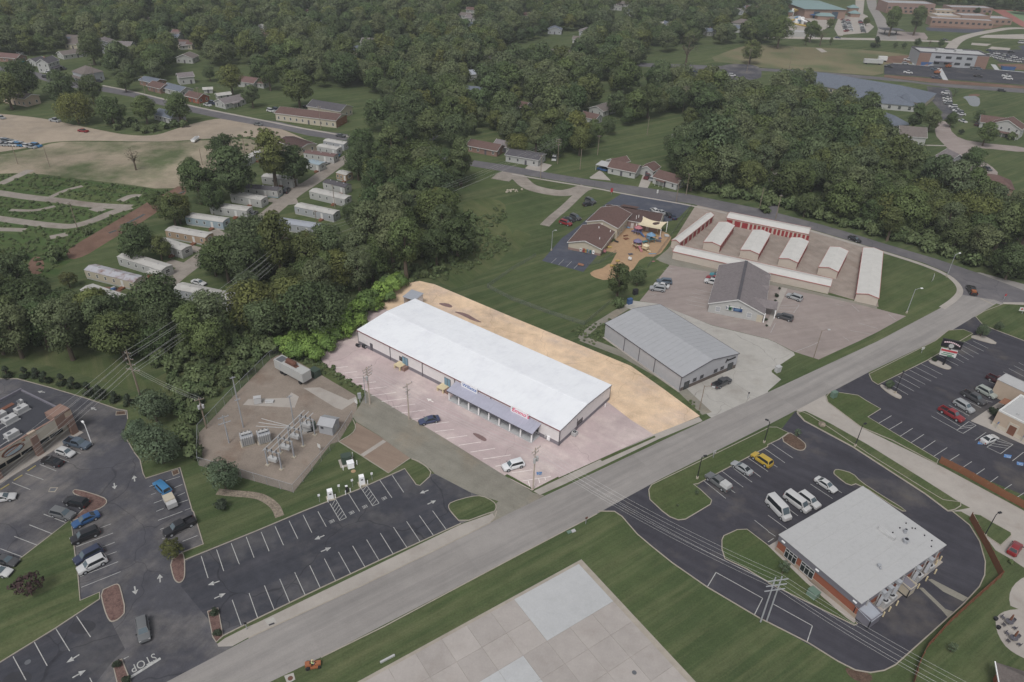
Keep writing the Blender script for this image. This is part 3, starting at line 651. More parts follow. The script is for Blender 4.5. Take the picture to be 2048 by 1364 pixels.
# fields and rough ground
sheet('dirt_lot', px('-60,222 50,232 105,240 140,248 200,260 250,270 310,272 350,258 400,243 450,235 520,243 590,268 650,300 600,312 540,296 520,272 430,276 340,283 275,283 175,281 100,283 57,296 -60,312'), 'dirt_lot', 1, 2)
sheet('patchy_field', px('-60,318 60,300 110,284 170,283 280,285 420,280 515,276 545,290 500,330 420,365 330,380 250,368 160,358 60,345 -60,350'), 'patchy_dirt', 1, 1)
sheet('overgrown_lot', px('-60,352 60,348 160,360 250,372 340,382 375,378 330,415 250,462 190,505 130,525 110,560 40,545 -60,560'), 'grass_weed', 1, 1)
ov = [('-60,376;0,386;60,395;120,401;170,409;225,413;262,414', 2.2), ('-60,430;0,437;60,446;125,453;150,452;190,440;225,424;262,414', 2.0), ('0,368;40,350;60,340', 1.8), ('95,397;130,380;165,372', 1.0), ('20,420;70,422;110,412', 1.0), ('240,402;262,391;280,392', 1.6), ('185,416;205,422', 1.6), ('100,475;135,468', 1.6), ('-20,458;50,460', 1.4)]
for s, w in ov: ribbon('gravel_path', px(s), w, 'dirt_road', 2)
sheet('red_ditch_bank', T(0,1,'1450,110 1510,170 1400,240 1260,330 1110,430 1000,490 880,560 800,610 690,680 560,720 520,650 640,570 760,500 880,430 1000,360 1120,290 1200,240 1330,180'), 'red_soil', 2, 1)
sheet('red_soil_heap', T(0,1,'215,770 260,690 330,690 360,760 330,830 250,830'), 'red_soil', 2, 1)
for s in ('1430,185;1480,165', '1380,225;1410,210', '1040,410;1090,385;1155,350', '960,455;1035,412', '870,500;930,480'):
    ribbon('ditch_water', T(0,1,s), .55, 'water', 3)
sheet('tall_grass', T(1,1,'1500,690 1590,620 1680,560 1720,440 1640,300 1700,230 1850,215 1980,250 2010,330 1900,400 2048,460 2048,600 1960,720 1700,900 1590,950 1430,880 1340,800')+[], 'grass_tall', 1, 1)
sheet('tall_grass', T(2,1,'0,460 120,500 160,520 60,640 0,690'), 'grass_tall', 1, 1)
sheet('marsh_grass', T(0,2,'-60,30 300,40 640,40 720,120 950,140 1050,260 1180,330 1350,240 1700,120 1900,180 1800,420 1560,470 1250,420 1050,400 700,280 400,200 150,150 -60,120'), 'grass_tall', 1, 1)
sheet('field', T(3,0,'-130,350 200,372 420,380 800,400 1180,440 1180,520 930,520 920,610 600,585 250,560 -40,540 -200,520 -500,480 -300,400'), 'patchy_field', 1, 1)
sheet('bare_soil', T(3,0,'920,450 1190,440 1190,500 1000,505 930,500'), 'red_soil', 3, 1)
# far right streets, car parks and yards
def asph(name, c, r, s, mat='asphalt_road', ly=3, sm=0): return sheet(name, T(c, r, s), mat, ly, sm)
asph('access_road', 3,0,'-1100,500 -200,535 0,548 240,560 600,590 920,618 1250,660 2200,720 2200,755 1400,695 1150,660 900,640 560,610 200,580 -200,560 -1100,530')
asph('paved_drive', 3,0,'-60,285 500,300 860,305 1430,328 1470,328 1470,345 1430,338 860,322 500,316 -60,305', 'concrete_walk', 3)
asph('street', 3,0,'760,-120 860,-120 870,60 940,150 960,210 1030,262 1030,320 860,318 880,230 850,150 800,60', 'concrete_road', 4)
asph('public_car_park', 3,0,'530,140 760,120 780,-80 700,-120 700,120 560,150 530,230 560,285 600,285 600,278 800,262 850,215 800,175 790,150 800,130 760,110 560,130', 'concrete_walk', 4)
asph('concrete_slab', 3,0,'1020,250 1250,262 1280,300 1270,318 1010,315', 'brown_lot', 3)
asph('asphalt_yard', 3,0,'1260,220 1420,212 1740,232 1690,262 1560,262 1270,245', 'asphalt_blue', 3)
ribbon('curved_drive', T(3,0,'1440,420;1500,330;1600,285;1800,245;1950,222;2150,232'), 4, 'concrete_walk', 4)
asph('construction_car_park', 3,0,'930,520 1000,505 1190,518 1300,520 1500,540 2200,580 2200,690 1500,640 1200,612 930,595', 'asphalt_dark', 4)
asph('side_car_park', 3,0,'1760,400 2200,395 2200,510 1860,500 1780,450', 'asphalt_dark', 4)
asph('east_car_park', 3,0,'2000,370 2200,340 2200,440 2090,440', 'asphalt_blue', 4)
for s in ('1160,455;1175,515', '1370,545;1420,640', '1800,515;1835,560'): ribbon('footpath', T(3,0,s), 1.6, 'concrete_white', 6, 0)
ribbon('kerb_strip', T(3,0,'1000,505;1190,520;1290,530'), .8, 'concrete_white', 6, 0)
ribbon('kerb_strip', T(3,0,'1850,560;2200,590'), .9, 'concrete_white', 6, 0)
asph('soil_strip', 3,0,'930,600 1200,618 1500,648 2200,700 2200,718 1400,668 1100,638 930,618', 'red_soil', 5)
asph('soil_bank', 3,0,'1830,512 2200,512 2200,568 1870,550', 'red_soil', 5)
for s in ('1630,342 1790,352 1750,368 1625,360', '1790,372 1940,385 1930,402 1760,392', '1740,280 2200,270 2200,320 1690,300'): asph('concrete_pad', 3,0,s, 'concrete_walk', 5)
asph('bald_patch', 3,0,'380,385 430,388 475,415 430,420', 'concrete_walk', 5)
asph('running_track', 3,0,'1790,75 2200,90 2200,300 2010,200', 'track_red', 4)
asph('sports_turf', 3,0,'1900,85 2200,100 2200,235 2040,170', 'turf', 5)
asph('care_home_car_park', 3,0,'1270,690 1440,705 1470,740 1480,840 1570,900 1550,940 1400,960 1380,990 1330,990 1400,900 1330,830 1290,780', 'asphalt_worn', 4)
asph('cul_de_sac', 3,0,'1350,960 1440,975 1480,1080 1620,1135 2100,1180 2100,1225 1680,1180 1620,1195 1610,1225 1780,1320 1860,1400 1760,1400 1500,1245 1400,1150 1330,1070', 'brown_lot', 4, 1)
asph('pond', 3,0,'1550,770 1690,765 1700,850 1620,852 1590,800', 'pond', 4, 1)
asph('pond_bank', 3,0,'1600,755 1690,750 1700,770 1610,772', 'red_soil', 3, 1)
for s in ('1180,1160;1420,1166', '1140,1245;1250,1215'): ribbon('footpath', T(3,0,s), .8, 'concrete_walk', 5, 0)
asph('driveway', 3,1,'-30,0 20,0 260,15 300,60 120,60 70,40', 'concrete_walk', 3)
asph('roundabout_lot', 2,0,'1330,560 1420,545 1560,550 1660,545 1690,520 1800,510 1950,520 2000,560 1990,640 1740,640 1640,600 1400,612', 'asphalt_worn', 4, 1)
# roads
U = [Vector(q) for q in wpts(px('120,1475 335,1364 512,1269 869.5,1100.5 1089,992 1424,834.5 1536,784.5 1756,682 1886,613.5'))]
Lw = [Vector(q) for q in wpts(px('300,1475 534,1367 637,1317 1024,1117 1174,1039 1301,968 1536,850 1590,822 1658.5,786 1737,744.5 1868.5,682 1993,607'))]
rd = sheet('main_road', [tuple(q) for q in U]+[tuple(q) for q in reversed(Lw)], 'concrete_road', 4, world=True)
def along(pl, s):
    for i in range(len(pl)-1):
        l = (pl[i+1]-pl[i]).length
        if s <= l or i == len(pl)-2: return pl[i]+(pl[i+1]-pl[i])*(s/l)
        s -= l
def nearest(pl, p):
    best = None
    for i in range(len(pl)-1):
        d = pl[i+1]-pl[i]; t = max(0, min(1, (p-pl[i]).dot(d)/d.length_squared)); q = pl[i]+d*t
        if best is None or (q-p).length < best[0]: best = ((q-p).length, q)
    return best[1]
tot = sum((U[i+1]-U[i]).length for i in range(len(U)-1)); s = 6.0
cuts = [0]+[6.0+14.8*i for i in range(int((tot-8)/14.8)+1)]+[tot]
for i in range(len(cuts)-1):
    a, c = along(U, cuts[i]+.03), along(U, cuts[i+1]-.03); a2, c2 = nearest(Lw, a), nearest(Lw, c)
    for f0, f1 in ((.0, .494), (.506, 1.0)):
        v = [a.lerp(a2, f0), a.lerp(a2, f1), c.lerp(c2, f1), c.lerp(c2, f0)]
        q = MB(); q.hexa([(*k, .010) for k in v], [(*k, .024) for k in v]); q.obj('road_slab', MAT['concrete_road'], rd)
sheet('road_junction', px('1860,628 1886,613.5 1915,597 1926,580 1918,563 1896,546 1960,545 2130,590 2130,618 2048,614 2009,612 1993,607 1950,632 1900,660'), 'concrete_road', 3)
ribbon('road_crossing_joint', px('1961,597;1988,610'), .25, 'kerb_concrete', 7, 0)
br = px('-80,118 0,132 40,137 80,146 120,158 160,166 205,173 260,182 325,199 390,214 440,225 512,238 560,244 620,259 690,268 760,283 850,303 930,318 1024,332 1069,341 1184,360 1374,388 1536,421 1631,446 1691,463 1761,485 1873,518 1961,548 2048,581 2140,616 2140,660 1990,600 1926,590 1896,546 1848,526 1773,503 1698,481 1621,458 1536,441 1454,424 1384,408 1249,386 1184,373 1084,356 1024,346 930,330 850,315 760,296 690,281 620,272 560,258 512,250 440,237 390,226 325,211 260,193 205,183 150,176 100,165 60,152 0,141 -80,130')
sheet('back_road', br, 'asphalt_road', 5)
ribbon('sidewalk', px('205,171;262,182;330,199;400,216;512,238;600,256;660,266;740,282'), .8, 'concrete_walk', 7)
ribbon('sidewalk', px('1024,348;1084,359;1184,375;1249,388;1384,411;1454,427'), .6, 'concrete_walk', 7)
ribbon('kerb_walk', px('1620,461;1698,484;1773,506;1846,529;1894,549;1916,568;1922,584;1908,600;1884,616'), .9, 'concrete_walk', 8)
ribbon('sidewalk', px('1374,366;1450,385;1536,402'), .5, 'concrete_walk', 6)
asph('side_road', 1,0,'1280,1190 1440,1075 1460,1085 1330,1200 1280,1240', 'asphalt_road', 6)
sheet('side_road', px('1539,425 1535,400 1530,360 1532,350 1545,350 1553,375 1556,400 1556,430'), 'asphalt_road', 4)
# sidewalk between the car park and the main road
sw = wpts(T(1,3,'-310,1060 -250,1015 -60,920 0,895 1640,103 1893,15')); sw2 = wpts(T(1,3,'1908,42 1870,92 1430,312 850,592 0,980 -60,1008 -190,1078 -300,1082'))
sheet('sidewalk', [tuple(q) for q in sw+sw2], 'concrete_walk', 6, world=True)
ribbon('kerb', T(1,3,'-60,1012;0,983;850,592;1430,312;1870,92;1910,50;1925,-5'), .12, 'kerb_concrete', 0, 0, h=.06)
ribbon('kerb', T(1,3,'520,1168;1024,920;2048,376')+T(2,3,'600,62;680,18'), .1, 'kerb_concrete', 0, 0, h=.06)
sheet('apron', px('1024,965 1064,985 1089,991 1040,1018 985,1045 978,1020 1000,1000'), 'gravel_drive', 5)
sheet('sidewalk', px('1066,982 1120,957 1310,868 1398,834 1405,842 1318,878 1130,968 1080,990'), 'concrete_walk', 8)
# left and centre car parks
lot = sheet('car_park', T(0,2,'-300,300 0,303 140,303 400,373 700,463 940,546 1015,558 1020,625 985,740 1080,900 1120,950 1145,1060 1165,1102 1440,1015 1540,1364')+T(0,3,'1545,0 1625,262 1450,330 1480,390 2048,160')+T(1,3,'0,150 380,0')+T(1,2,'820,1190 1190,1025 1280,1152 1310,1157 1400,1062 1430,1062 1720,1213 1880,1270 1930,1330')+T(1,3,'1895,0 1640,97 1520,148 985,392 515,612 0,860')+T(0,3,'2048,868 1780,998 1725,1045 1760,1075 1870,1075 1690,1180 1340,1364 900,1600 -400,1600')+T(0,2,'-300,2000'), 'asphalt_worn', 2)
sheet('dark_asphalt', T(1,3,'380,0 0,150 -420,318 -560,400 -600,600 -300,960 0,860 515,612 985,392 1520,148 1640,97 1555,0')+T(1,2,'1535,1320 1560,1290 1720,1240 1720,1215 1430,1065 1395,1090 1310,1160 1280,1152 1190,1027 820,1192'), 'asphalt_dark', 3)
sheet('dark_asphalt', T(0,3,'800,705 440,945 0,1215 -100,1290 100,1600 500,1600 760,1380 900,1200 1000,1100 900,900'), 'asphalt_dark', 3, 0)
sheet('tarmac_seal', T(0,3,'590,140 880,0 1380,-200 1200,-60 960,480 830,580 660,690'), 'asphalt_worn', 3)
island('grass_island', T(0,3,'570,62 604,330 630,520 645,712 800,645 802,702 440,942 0,1213 -300,1400 -300,690 0,500 300,270'), 'grass_lawn', 0)
island('mulch_bed', T(0,3,'798,640 905,588 948,578 968,610 1012,800 960,862 900,888 868,876 832,790'), 'mulch', 1)
island('mulch_bed', T(0,2,'575,1205 612,1183 830,1248 866,1285 830,1330 720,1378 620,1430 565,1440 650,1364 742,1280 600,1235'), 'mulch', 1)
island('mulch_bed', T(0,3,'1355,400 1445,328 1478,345 1485,500 1472,552 1440,575 1408,568 1383,530'), 'mulch', 1)
island('mulch_bed', T(0,3,'1658,800 1748,770 1788,998 1730,1050 1700,1010'), 'mulch', 0)
island('mulch_bed', T(0,3,'898,1215 978,1180 1052,1364 1075,1440 950,1440'), 'mulch', 0)
island('grass_island', T(1,2,'1532,1325 1555,1290 1720,1243 1810,1238 1905,1285 1928,1325 1912,1368')+T(1,3,'1888,8 1640,98 1555,5'), 'grass_lawn', 1)
island('planting_box', T(0,2,'930,565 1005,560 1008,590 925,597'), 'dark_mulch', 0); island('planting_box', T(0,2,'1372,1045 1425,1025 1438,1060 1385,1082'), 'dark_mulch', 0)
kerb(T(0,2,'0,303;140,303;400,373;700,463;940,546;1015,558;1022,625'), 0)
kerb(T(0,2,'985,740;1080,900;1120,950;1145,1060;1165,1100;1440,1013;1540,1364')+T(0,3,'1548,0;1627,262;1450,332'), 0)
kerb(T(0,3,'1480,388;2048,158')+T(1,3,'380,-2')+T(1,2,'820,1188;1190,1022;1282,1150;1312,1157;1388,1088;1400,1050;1365,1008;1300,962;1245,945'), 0)
kerb(T(1,3,'1638,97;1520,150;985,394;515,614;0,862')+T(0,3,'1782,997'), 0)
cl = empty('parking_marking', (0,0,0)); bpy.data.objects.remove(cl)
SG = []
b_ = px('145,785 270,730 393,668 515,612 637,553 757,498 872,445 985,392 1098,341 1208,290 1312,240 1418,190 1522,145 15,855'); t_ = px('68,593 190,540 310,487 430,432 547,378 660,325 773,275 885,226 995,175 1100,126 1205,80 1307,33 1413,-5 -55,655')
lines(lot, [((512+a[0]/4,1023+a[1]/4), (512+c[0]/4,1023+c[1]/4)) for a, c in zip(b_, t_)])
lines(lot, segs(1,3,'105,318-42,165 220,270-153,120 335,220-265,75 447,170-377,28 562,122-495,0')+segs(0,3,'1930,910-1858,708 1665,533-1610,357 1790,477-1733,305 1915,423-1850,255 2033,370-1970,203')+segs(1,2,'830,1364-740,1220 1088,1255-990,1113 1182,1212-1090,1075'))
lines(lot, segs(0,3,'350,22-523,88 235,107-415,178 115,200-298,270 0,297-175,362 800,133-888,100 590,137-790,60 610,283-905,173 800,293-918,247 850,352-933,322 642,522-945,402 650,608-965,482 1265,72-1460,0 1280,145-1310,133 1297,220-1550,120 1460,240-1580,193 105,1160-208,1350 275,1045-378,1235 447,937-558,1117 612,837-725,1005 718,1330-745,1385')+segs(0,2,'1195,1165-1240,1148 1325,1120-1440,1085 1395,1175-1460,1147 1210,1230-1250,1215 1420,1240-1480,1213 1230,1298-1310,1268 1420,1300-1505,1272 1250,1364-1310,1340 1480,1355-1530,1335 590,880-645,900 480,940-550,968 318,988-450,1040 205,1060-348,1110 97,1133-243,1190 -20,1205-135,1270'))
Z7 = lambda s: px(s, 590, 900, 9.095)
for o4 in ('635,975;815,1285;935,1230;740,895', '1200,690;1415,1020;1530,970;1310,650'):
    a, c, d, e = Z7(o4); lines(lot, [(a, c), (c, d), (d, e)])
    for i in range(1, 7):
        f = i/6.3; g = max(0, f-.16); lines(lot, [((e[0]+(d[0]-e[0])*g, e[1]+(d[1]-e[1])*g), (a[0]+(c[0]-a[0])*f, a[1]+(c[1]-a[1])*f))], .1, name='hatch_line')
for c in Z7('668,1300 1028,1142 1268,1035 1620,882'):   # painted charging symbols: a car outline with bars
    q = P(*c); d = (P(c[0]+10, c[1]-4.6)-q).xy.normalized(); b = MB()
    for x0, x1, y0, y1 in ((.05,.5,.28,.36),(.05,.5,-.36,-.28),(.05,.13,-.28,.28),(.42,.5,-.28,.28),(.13,.42,-.06,.05),(-.1,-.02,-.36,.36),(-.45,-.1,.26,.36),(-.45,-.1,-.05,.05),(-.45,-.1,-.36,-.26)):
        b.poly([(x0,y0,0),(x1,y0,0),(x1,y1,0),(x0,y1,0)])
    b.obj('charging_symbol', MAT['paint_white'], lot, (q.x, q.y, .036), math.atan2(d.y, d.x))
for a in ('1735,565 1685,582', '1730,690 1790,662', '1078,610 1085,655', '1281,555 1278,515', '620,1155 548,1200', '590,1325 678,1275'):
    q = T(0,3,a); arrow(lot, q[0], q[1])
for c, r, a in ((1,3,'540,195 475,222'), (1,3,'528,318 592,292'), (1,2,'1372,1197 1318,1217'), (1,2,'1380,1303 1432,1280'), (0,2,'914,1145 918,1178'), (0,2,'1077,1115 1073,1085'), (0,2,'770,552 728,533'), (0,2,'350,410 312,405')):
    q = T(c,r,a); arrow(lot, q[0], q[1])
me = glyphs('STOP', 1.55); me.materials.append(MAT['paint_white']); a, c = (P(*q) for q in T(0,3,'1205,1178 1092,1240')); d = (c-a).xy
link('stop_lettering', me, lot, ((a.x+c.x)/2, (a.y+c.y)/2, .037), math.atan2(d.y, d.x), scale=(1, 1.35, 1))
lines(lot, segs(0,3,'1040,1330-1285,1175'), .45, name='stop_line'); lines(lot, segs(0,3,'990,1180-1030,1160'), .15)
for c in T(0,3,'225,1200'): pass
def wheelmark(p4, parent):
    q = P(sum(p[0] for p in p4)/4, sum(p[1] for p in p4)/4); b = MB(); n = 14
    for i in range(9):
        a, e = 2*math.pi*(i+6)/n, 2*math.pi*(i+7)/n; b.poly([(math.cos(a)*r, math.sin(a)*r-.15, 0) for r in (.32, .44)]+[(math.cos(e)*r, math.sin(e)*r-.15, 0) for r in (.44, .32)])
    b.poly([(-.08,-.1,0),(.06,-.1,0),(.06,.35,0),(-.08,.35,0)]); b.poly([(.06,-.1,0),(.4,-.1,0),(.4,.0,0),(.06,.0,0)]); b.poly([(-.1,.42,0),(.08,.42,0),(.08,.6,0),(-.1,.6,0)])
    b.obj('symbol_mark', MAT['paint_white'], parent, (q.x, q.y, .047), .5)
def disc(name, c, r, mat, layer, parent=None, n=16, sx=1.0):
    q = P(*c); b = MB(); b.poly([(math.cos(2*math.pi*i/n)*r*sx, math.sin(2*math.pi*i/n)*r, 0) for i in range(n)])
    o = b.obj(name, MAT[mat], parent, (q.x, q.y, .004*layer))
    if not parent: o['kind'] = 'structure'
    return o
disc('manhole_cover', T(0,3,'222,1205')[0], .45, 'steel_dark', 6, lot)
for c in ('660,925', '140,1340'): disc('oil_stain', T(0,3,c)[0], 1.3, 'tarmac_patch', 5, lot, 18, 1.6)
sheet('drain_grate', T(0,2,'400,1172 468,1170 440,1210 385,1208'), 'kerb_concrete', 6, parent=lot); sheet('drain_grate', T(0,2,'405,1178 455,1176 436,1203 393,1202'), 'steel_dark', 7, parent=lot)
disc('manhole_cover', T(1,3,'115,873')[0], .35, 'rust', 8, rd); disc('manhole_cover', T(1,3,'275,1335')[0], .4, 'rust', 9, rd)
sheet('storm_inlet', T(1,3,'70,870 140,845 165,885 95,915'), 'concrete_pale', 9); sheet('storm_inlet', T(1,3,'225,1315 300,1290 315,1345 250,1380'), 'concrete_pale', 8)
sheet('inlet_mouth', T(1,3,'100,905 145,888 150,900 105,915'), 'tarmac_patch', 11)
# substation surroundings
Z6 = lambda s: px(s, 400, 690, 4.547)
yard = sheet('substation_yard', Z6('640,130 740,70 1100,270 1420,460 1430,570 1385,675 1260,880 1190,900 850,1340 380,1205 -10,1095 -10,800 300,470'), 'yard_gravel', 2)
sheet('concrete_footing', Z6('940,390 1090,385 1350,500 1420,470 1430,500 1290,590 1230,570'), 'concrete_walk', 3); sheet('concrete_footing', Z6('390,545 440,490 800,480 830,430 900,470 860,570'), 'concrete_walk', 3)
drive = sheet('gravel_drive', T(1,2,'830,515 770,600 800,645 990,760 1040,800 1230,935 1390,1020 1430,1062 1720,1213 2000,1300')+T(2,2,'60,1250 165,1212')+T(1,2,'2048,1090 1500,750 900,375'), 'gravel_drive', 3)
sheet('brown_pad', T(1,2,'663,805 770,745 795,690 800,650 990,762 1040,800 1232,937 1060,1055 850,920'), 'brown_pad', 4); ribbon('pad_joint', T(1,2,'850,915;1030,798'), .5, 'concrete_walk', 5, 0)
kerb(T(1,2,'663,805;770,745;803,690;775,630'), 1); kerb(T(1,2,'663,805;850,922;1060,1057;1235,937'), 0)
ribbon('rock_creek', T(0,2,'1780,1210;1850,1215;2048,1230;2200,1290;2260,1364')+T(1,3,'150,-20;190,60'), [1.0]*4+[1.0]*60, 'creek_rock', 3, 0) if False else ribbon('rock_creek', T(0,2,'1740,1205;1850,1218;2048,1232;2140,1270;2210,1330')+T(1,3,'190,40'), .85, 'creek_rock', 3)
# the large white building's lots
wl = sheet('striped_car_park', px('655,685 690,650 758,610 805,567 840,565 870,600 810,640 1100,850 1195,790 1310,868 1118,955 1064,981 1024,960 888,876 737,785 640,724'), 'pink_asphalt', 4)
sheet('gravel_yard', px('755,612 790,575 806,567 840,562 870,569 1024,634 1141,682 1262,732 1330,780 1400,832 1309,870 1262,840 1218,806 1060,740 850,622 800,630'), 'tan_gravel', 5)
sheet('grass_verge', T(2,2,'700,945 1140,758 1150,770 720,962'), 'grass_olive', 9); sheet('grass_verge', T(2,2,'175,1185 300,1120 370,1085 378,1100 165,1205'), 'grass_olive', 9); sheet('grass_verge', T(2,2,'-40,1065 0,1085 150,1170 160,1190 0,1108 -60,1080'), 'grass_olive', 9)
wls = segs(1,2,'565,222-735,205 632,265-810,245 708,305-880,287 785,347-960,327 850,390-1045,367 925,438-1120,412 1005,485-1200,460 1085,530-1275,505 1165,578-1355,552 1250,628-1310,618 1350,672-1545,648 1435,725-1585,707 1525,780-1690,757 1620,835-1800,808 1715,890-1910,860 1815,945-2040,912 1915,1003-1970,993')+segs(2,2,'0,1055-160,1032 85,1120-310,1085 130,1118-142,1165 172,1110-180,1158 213,1102-222,1138 262,1093-270,1115')
lines(wl, wls, .13, 'paint_lot')
q = T(1,2,'1415,487 1372,462'); arrow(wl, q[0], q[1], 2.2, 'paint_lot')
sheet('accessible_symbol', T(2,2,'195,1050 240,1047 240,1070 200,1073'), 'paint_blue', 10, parent=wl); wheelmark(T(2,2,'195,1050 240,1047 240,1070 200,1073'), wl)
sheet('dark_patch', T(1,2,'1725,735 1770,740 1830,770 1850,795 1825,805 1770,775'), 'tarmac_stain', 7, 1, parent=wl)
sheet('wet_stain', T(1,1,'1450,1062 1530,1060 1575,1085 1560,1100 1500,1085'), 'tarmac_stain', 8, 1); sheet('wet_stain', T(1,1,'1570,1125 1680,1140 1760,1190 1820,1220 1740,1205 1650,1160'), 'tarmac_stain', 8, 1)
sheet('weedy_strip', px('556,692 600,690 648,716 740,780 738,802 690,778 640,748 590,722'), 'grass_tall', 1)
sheet('gravel_strip', T(3,1,'0,880 500,1000 870,1085 872,1108 500,1020 0,912'), 'gravel_drive', 5)
# grey metal building's lot, office lot, storage yard
sheet('concrete_lot', T(2,1,'900,1085 960,1040 1180,1068 1600,1240 2048,1350')+T(3,2,'60,12 205,90 215,112 30,235 30,250 105,308 0,400')+T(2,2,'2048,420 1600,615 1580,605 1350,395 1785,215'), 'concrete_pale', 3)
ol = sheet('office_car_park', T(2,1,'1262,755 1020,1045 1170,1068 1600,1238 2048,1348')+T(3,2,'55,8 205,85 405,148 730,0')+T(3,1,'880,1290 1105,1165 1000,1140 870,1105 150,930 0,905')+T(2,1,'1700,830'), 'brown_lot', 4)
sheet('gravel_strip', T(2,1,'880,1085 960,1045 1010,1060 820,1180 700,1240 560,1364 520,1330 640,1230 800,1130'), 'gravel_drive', 2)
ribbon('gravel_strip', T(2,2,'560,-20;900,110;1180,270;1370,400;1560,580'), 1.4, 'gravel_drive', 4, 0)
sheet('storage_yard', px('1390,413 1400,409 1455,424 1536,441 1621,459 1698,482 1737,500 1745,500 1757,614 1640,580 1345,532 1318,522 1330,508'), 'storage_gravel', 3)
sheet('gravel_strip', T(2,1,'1150,710 1270,610 1300,700 1700,810 1690,830 1262,757'), 'gravel_drive', 4)
lines(ol, segs(2,1,'1100,985-1155,1003 1390,1065-1540,1095 1400,1035-1560,1070 1420,1005-1575,1040 1440,980-1590,1010 1460,950-1600,980 1210,800-1280,815 1230,775-1300,790 1165,850-1220,865')+segs(3,1,'100,1080-250,1075 95,1100-235,1100 85,1120-215,1135 250,1075-205,1140 60,1220-20,1300 670,1075-730,1130 960,1145-1020,1195 720,1220-880,1265 600,1330-650,1364 660,1280-820,1310 550,1070-610,1085')+segs(3,2,'220,85-350,35 350,35-420,0'), .1)
# day nursery
dl = sheet('nursery_car_park', T(2,1,'880,183 1200,225 1432,275 1340,372 1280,400 1150,430 720,430 625,480 480,640 690,672 570,812 240,722 400,540 540,440 640,350 760,260'), 'asphalt_blue', 3)
sheet('play_area', T(2,1,'840,500 940,440 1050,450 1170,470 1280,520 1260,570 1170,690 1040,688 950,820 760,885 640,850 620,810 760,770 840,660 720,640 700,660 760,590 830,560'), 'play_mulch', 4, 1)
sheet('grass_patch', T(2,1,'700,690 840,655 790,745 690,760 600,800'), 'grass_lawn', 5)
lines(dl, segs(2,1,'355,702-315,740 415,713-372,755 478,727-435,770 540,742-495,785'), .12)
for s, w in (('0,10;60,60;130,130;260,165;400,185;500,165;600,130', 3.2), ('600,135;520,200;420,300;330,370;260,440', 1.8)): ribbon('dirt_track', T(2,1,s), w, 'dirt_road', 2)
ribbon('dirt_track', px('1000,360;1012,350;1024,345'), 4, 'dirt_road', 2, 0)
for s in ('630,65 790,80 640,140 560,110'.replace('640,140 560,110', '720,10 700,0 620,55'), '1060,0 1150,0 1110,90 1085,140 1010,135'): sheet('driveway', T(2,1,s), 'concrete_walk', 4)
sheet('driveway', T(2,0,'105,1345 170,1285 320,1320 270,1364 180,1400'), 'concrete_walk', 4)
# mobile home park road
ribbon('park_road', T(0,1,'1330,910;1450,810;1650,670;1860,545;2048,430')+T(1,1,'290,190;470,80;590,-10')+T(1,0,'650,1310;760,1250;840,1180;900,1130'), 3.1, 'dirt_road', 3)
for s in ('1920,500;2010,440', '1700,480;1780,520;1830,530', '1480,610;1600,640;1690,640', '1340,730;1480,770', '1880,400;1990,425'): ribbon('parking_pad', T(0,1,s), 1.9, 'dirt_road', 4, 1)
for s in ('100,230;190,250;260,200', '300,150;370,110', '260,180;300,270'): ribbon('parking_pad', T(1,1,s), 1.9, 'dirt_road', 4, 1)
sheet('red_soil', T(0,1,'740,930 920,930 990,960 930,985 800,960'), 'red_soil', 3, 1)
# right-hand lots
bl = sheet('rear_car_park', T(2,2,'690,1358 1110,1147 1090,1190 1090,1240 1200,1364')+T(2,3,'1200,0 1260,45 1330,72 1400,60 1500,0')+T(2,2,'1600,1290 1590,1270 1480,1160 1530,1120 2048,845')+T(3,2,'220,560 235,580 290,640 680,850 1250,1220 1440,1364')+T(3,3,'1470,0 1610,110 1690,240 1735,400 1730,510 1690,600 1560,740 1020,1225 930,1270 820,1288 700,1270 0,885')+T(2,3,'1560,605 1280,410 1130,290 1000,180 880,40 820,0 700,0'), 'asphalt_new', 3)
kerb(T(2,3,'690,-2;820,0;880,40;1000,180;1130,290;1280,410;1560,605;1990,860')+T(3,3,'0,887;320,1050;560,1200;700,1270;820,1290;930,1272;1020,1227;1560,742;1690,602;1732,510;1737,400;1692,240;1612,110;1470,-5')+T(3,2,'1440,1364;1250,1222;680,852;290,642;236,585;232,570;245,562'), 0)
def gi(c, r, s, name='grass_island', mat='grass_olive', sm=1): return island(name, T(c, r, s), mat, sm)
island('grass_island', T(2,2,'1090,1190 1115,1150 2048,697')+T(3,2,'0,690 70,690 165,735 90,790 0,832')+T(2,2,'2048,848 1490,1145 1455,1150 1510,1190 1600,1275 1590,1310 1500,1364')+T(2,3,'1390,65 1330,72 1260,45 1200,0')+T(2,2,'1100,1270'), 'grass_olive', 0)
gi(3,2,'95,788 165,735 190,740 290,810 308,845 290,875 250,880 200,860', 'mulch_bed', 'dark_mulch')
island('grass_island', T(2,3,'1675,230 1690,195 1800,145 1880,142 2048,270')+T(3,3,'30,285 300,560 720,900 690,915 0,575')+T(2,3,'2048,570 1870,460 1700,380 1675,300'), 'grass_olive', 0)
gi(3,2,'520,1060 530,1030 570,1028 680,1060 740,1125 900,1230 1120,1364 1060,1364 720,1140 650,1165 540,1080')
gi(3,2,'235,575 270,566 330,590 500,700 800,900 1250,1180 1400,1270 1540,1290 1545,1320 1500,1350 1440,1362 1250,1220 680,850 290,640', sm=0)
drv = sheet('shared_drive', T(3,2,'225,556 470,412 460,440 475,490 740,690 1400,1010 2200,1440 2200,1600 1900,1480 1540,1295 1250,1110 800,830 500,660 300,560 250,565'), 'concrete_walk', 4)
gi(3,2,'462,445 490,415 540,408 720,435 790,480 903,545 800,610 1100,790 1365,950 1350,985 1000,800 740,690 475,490', sm=0)
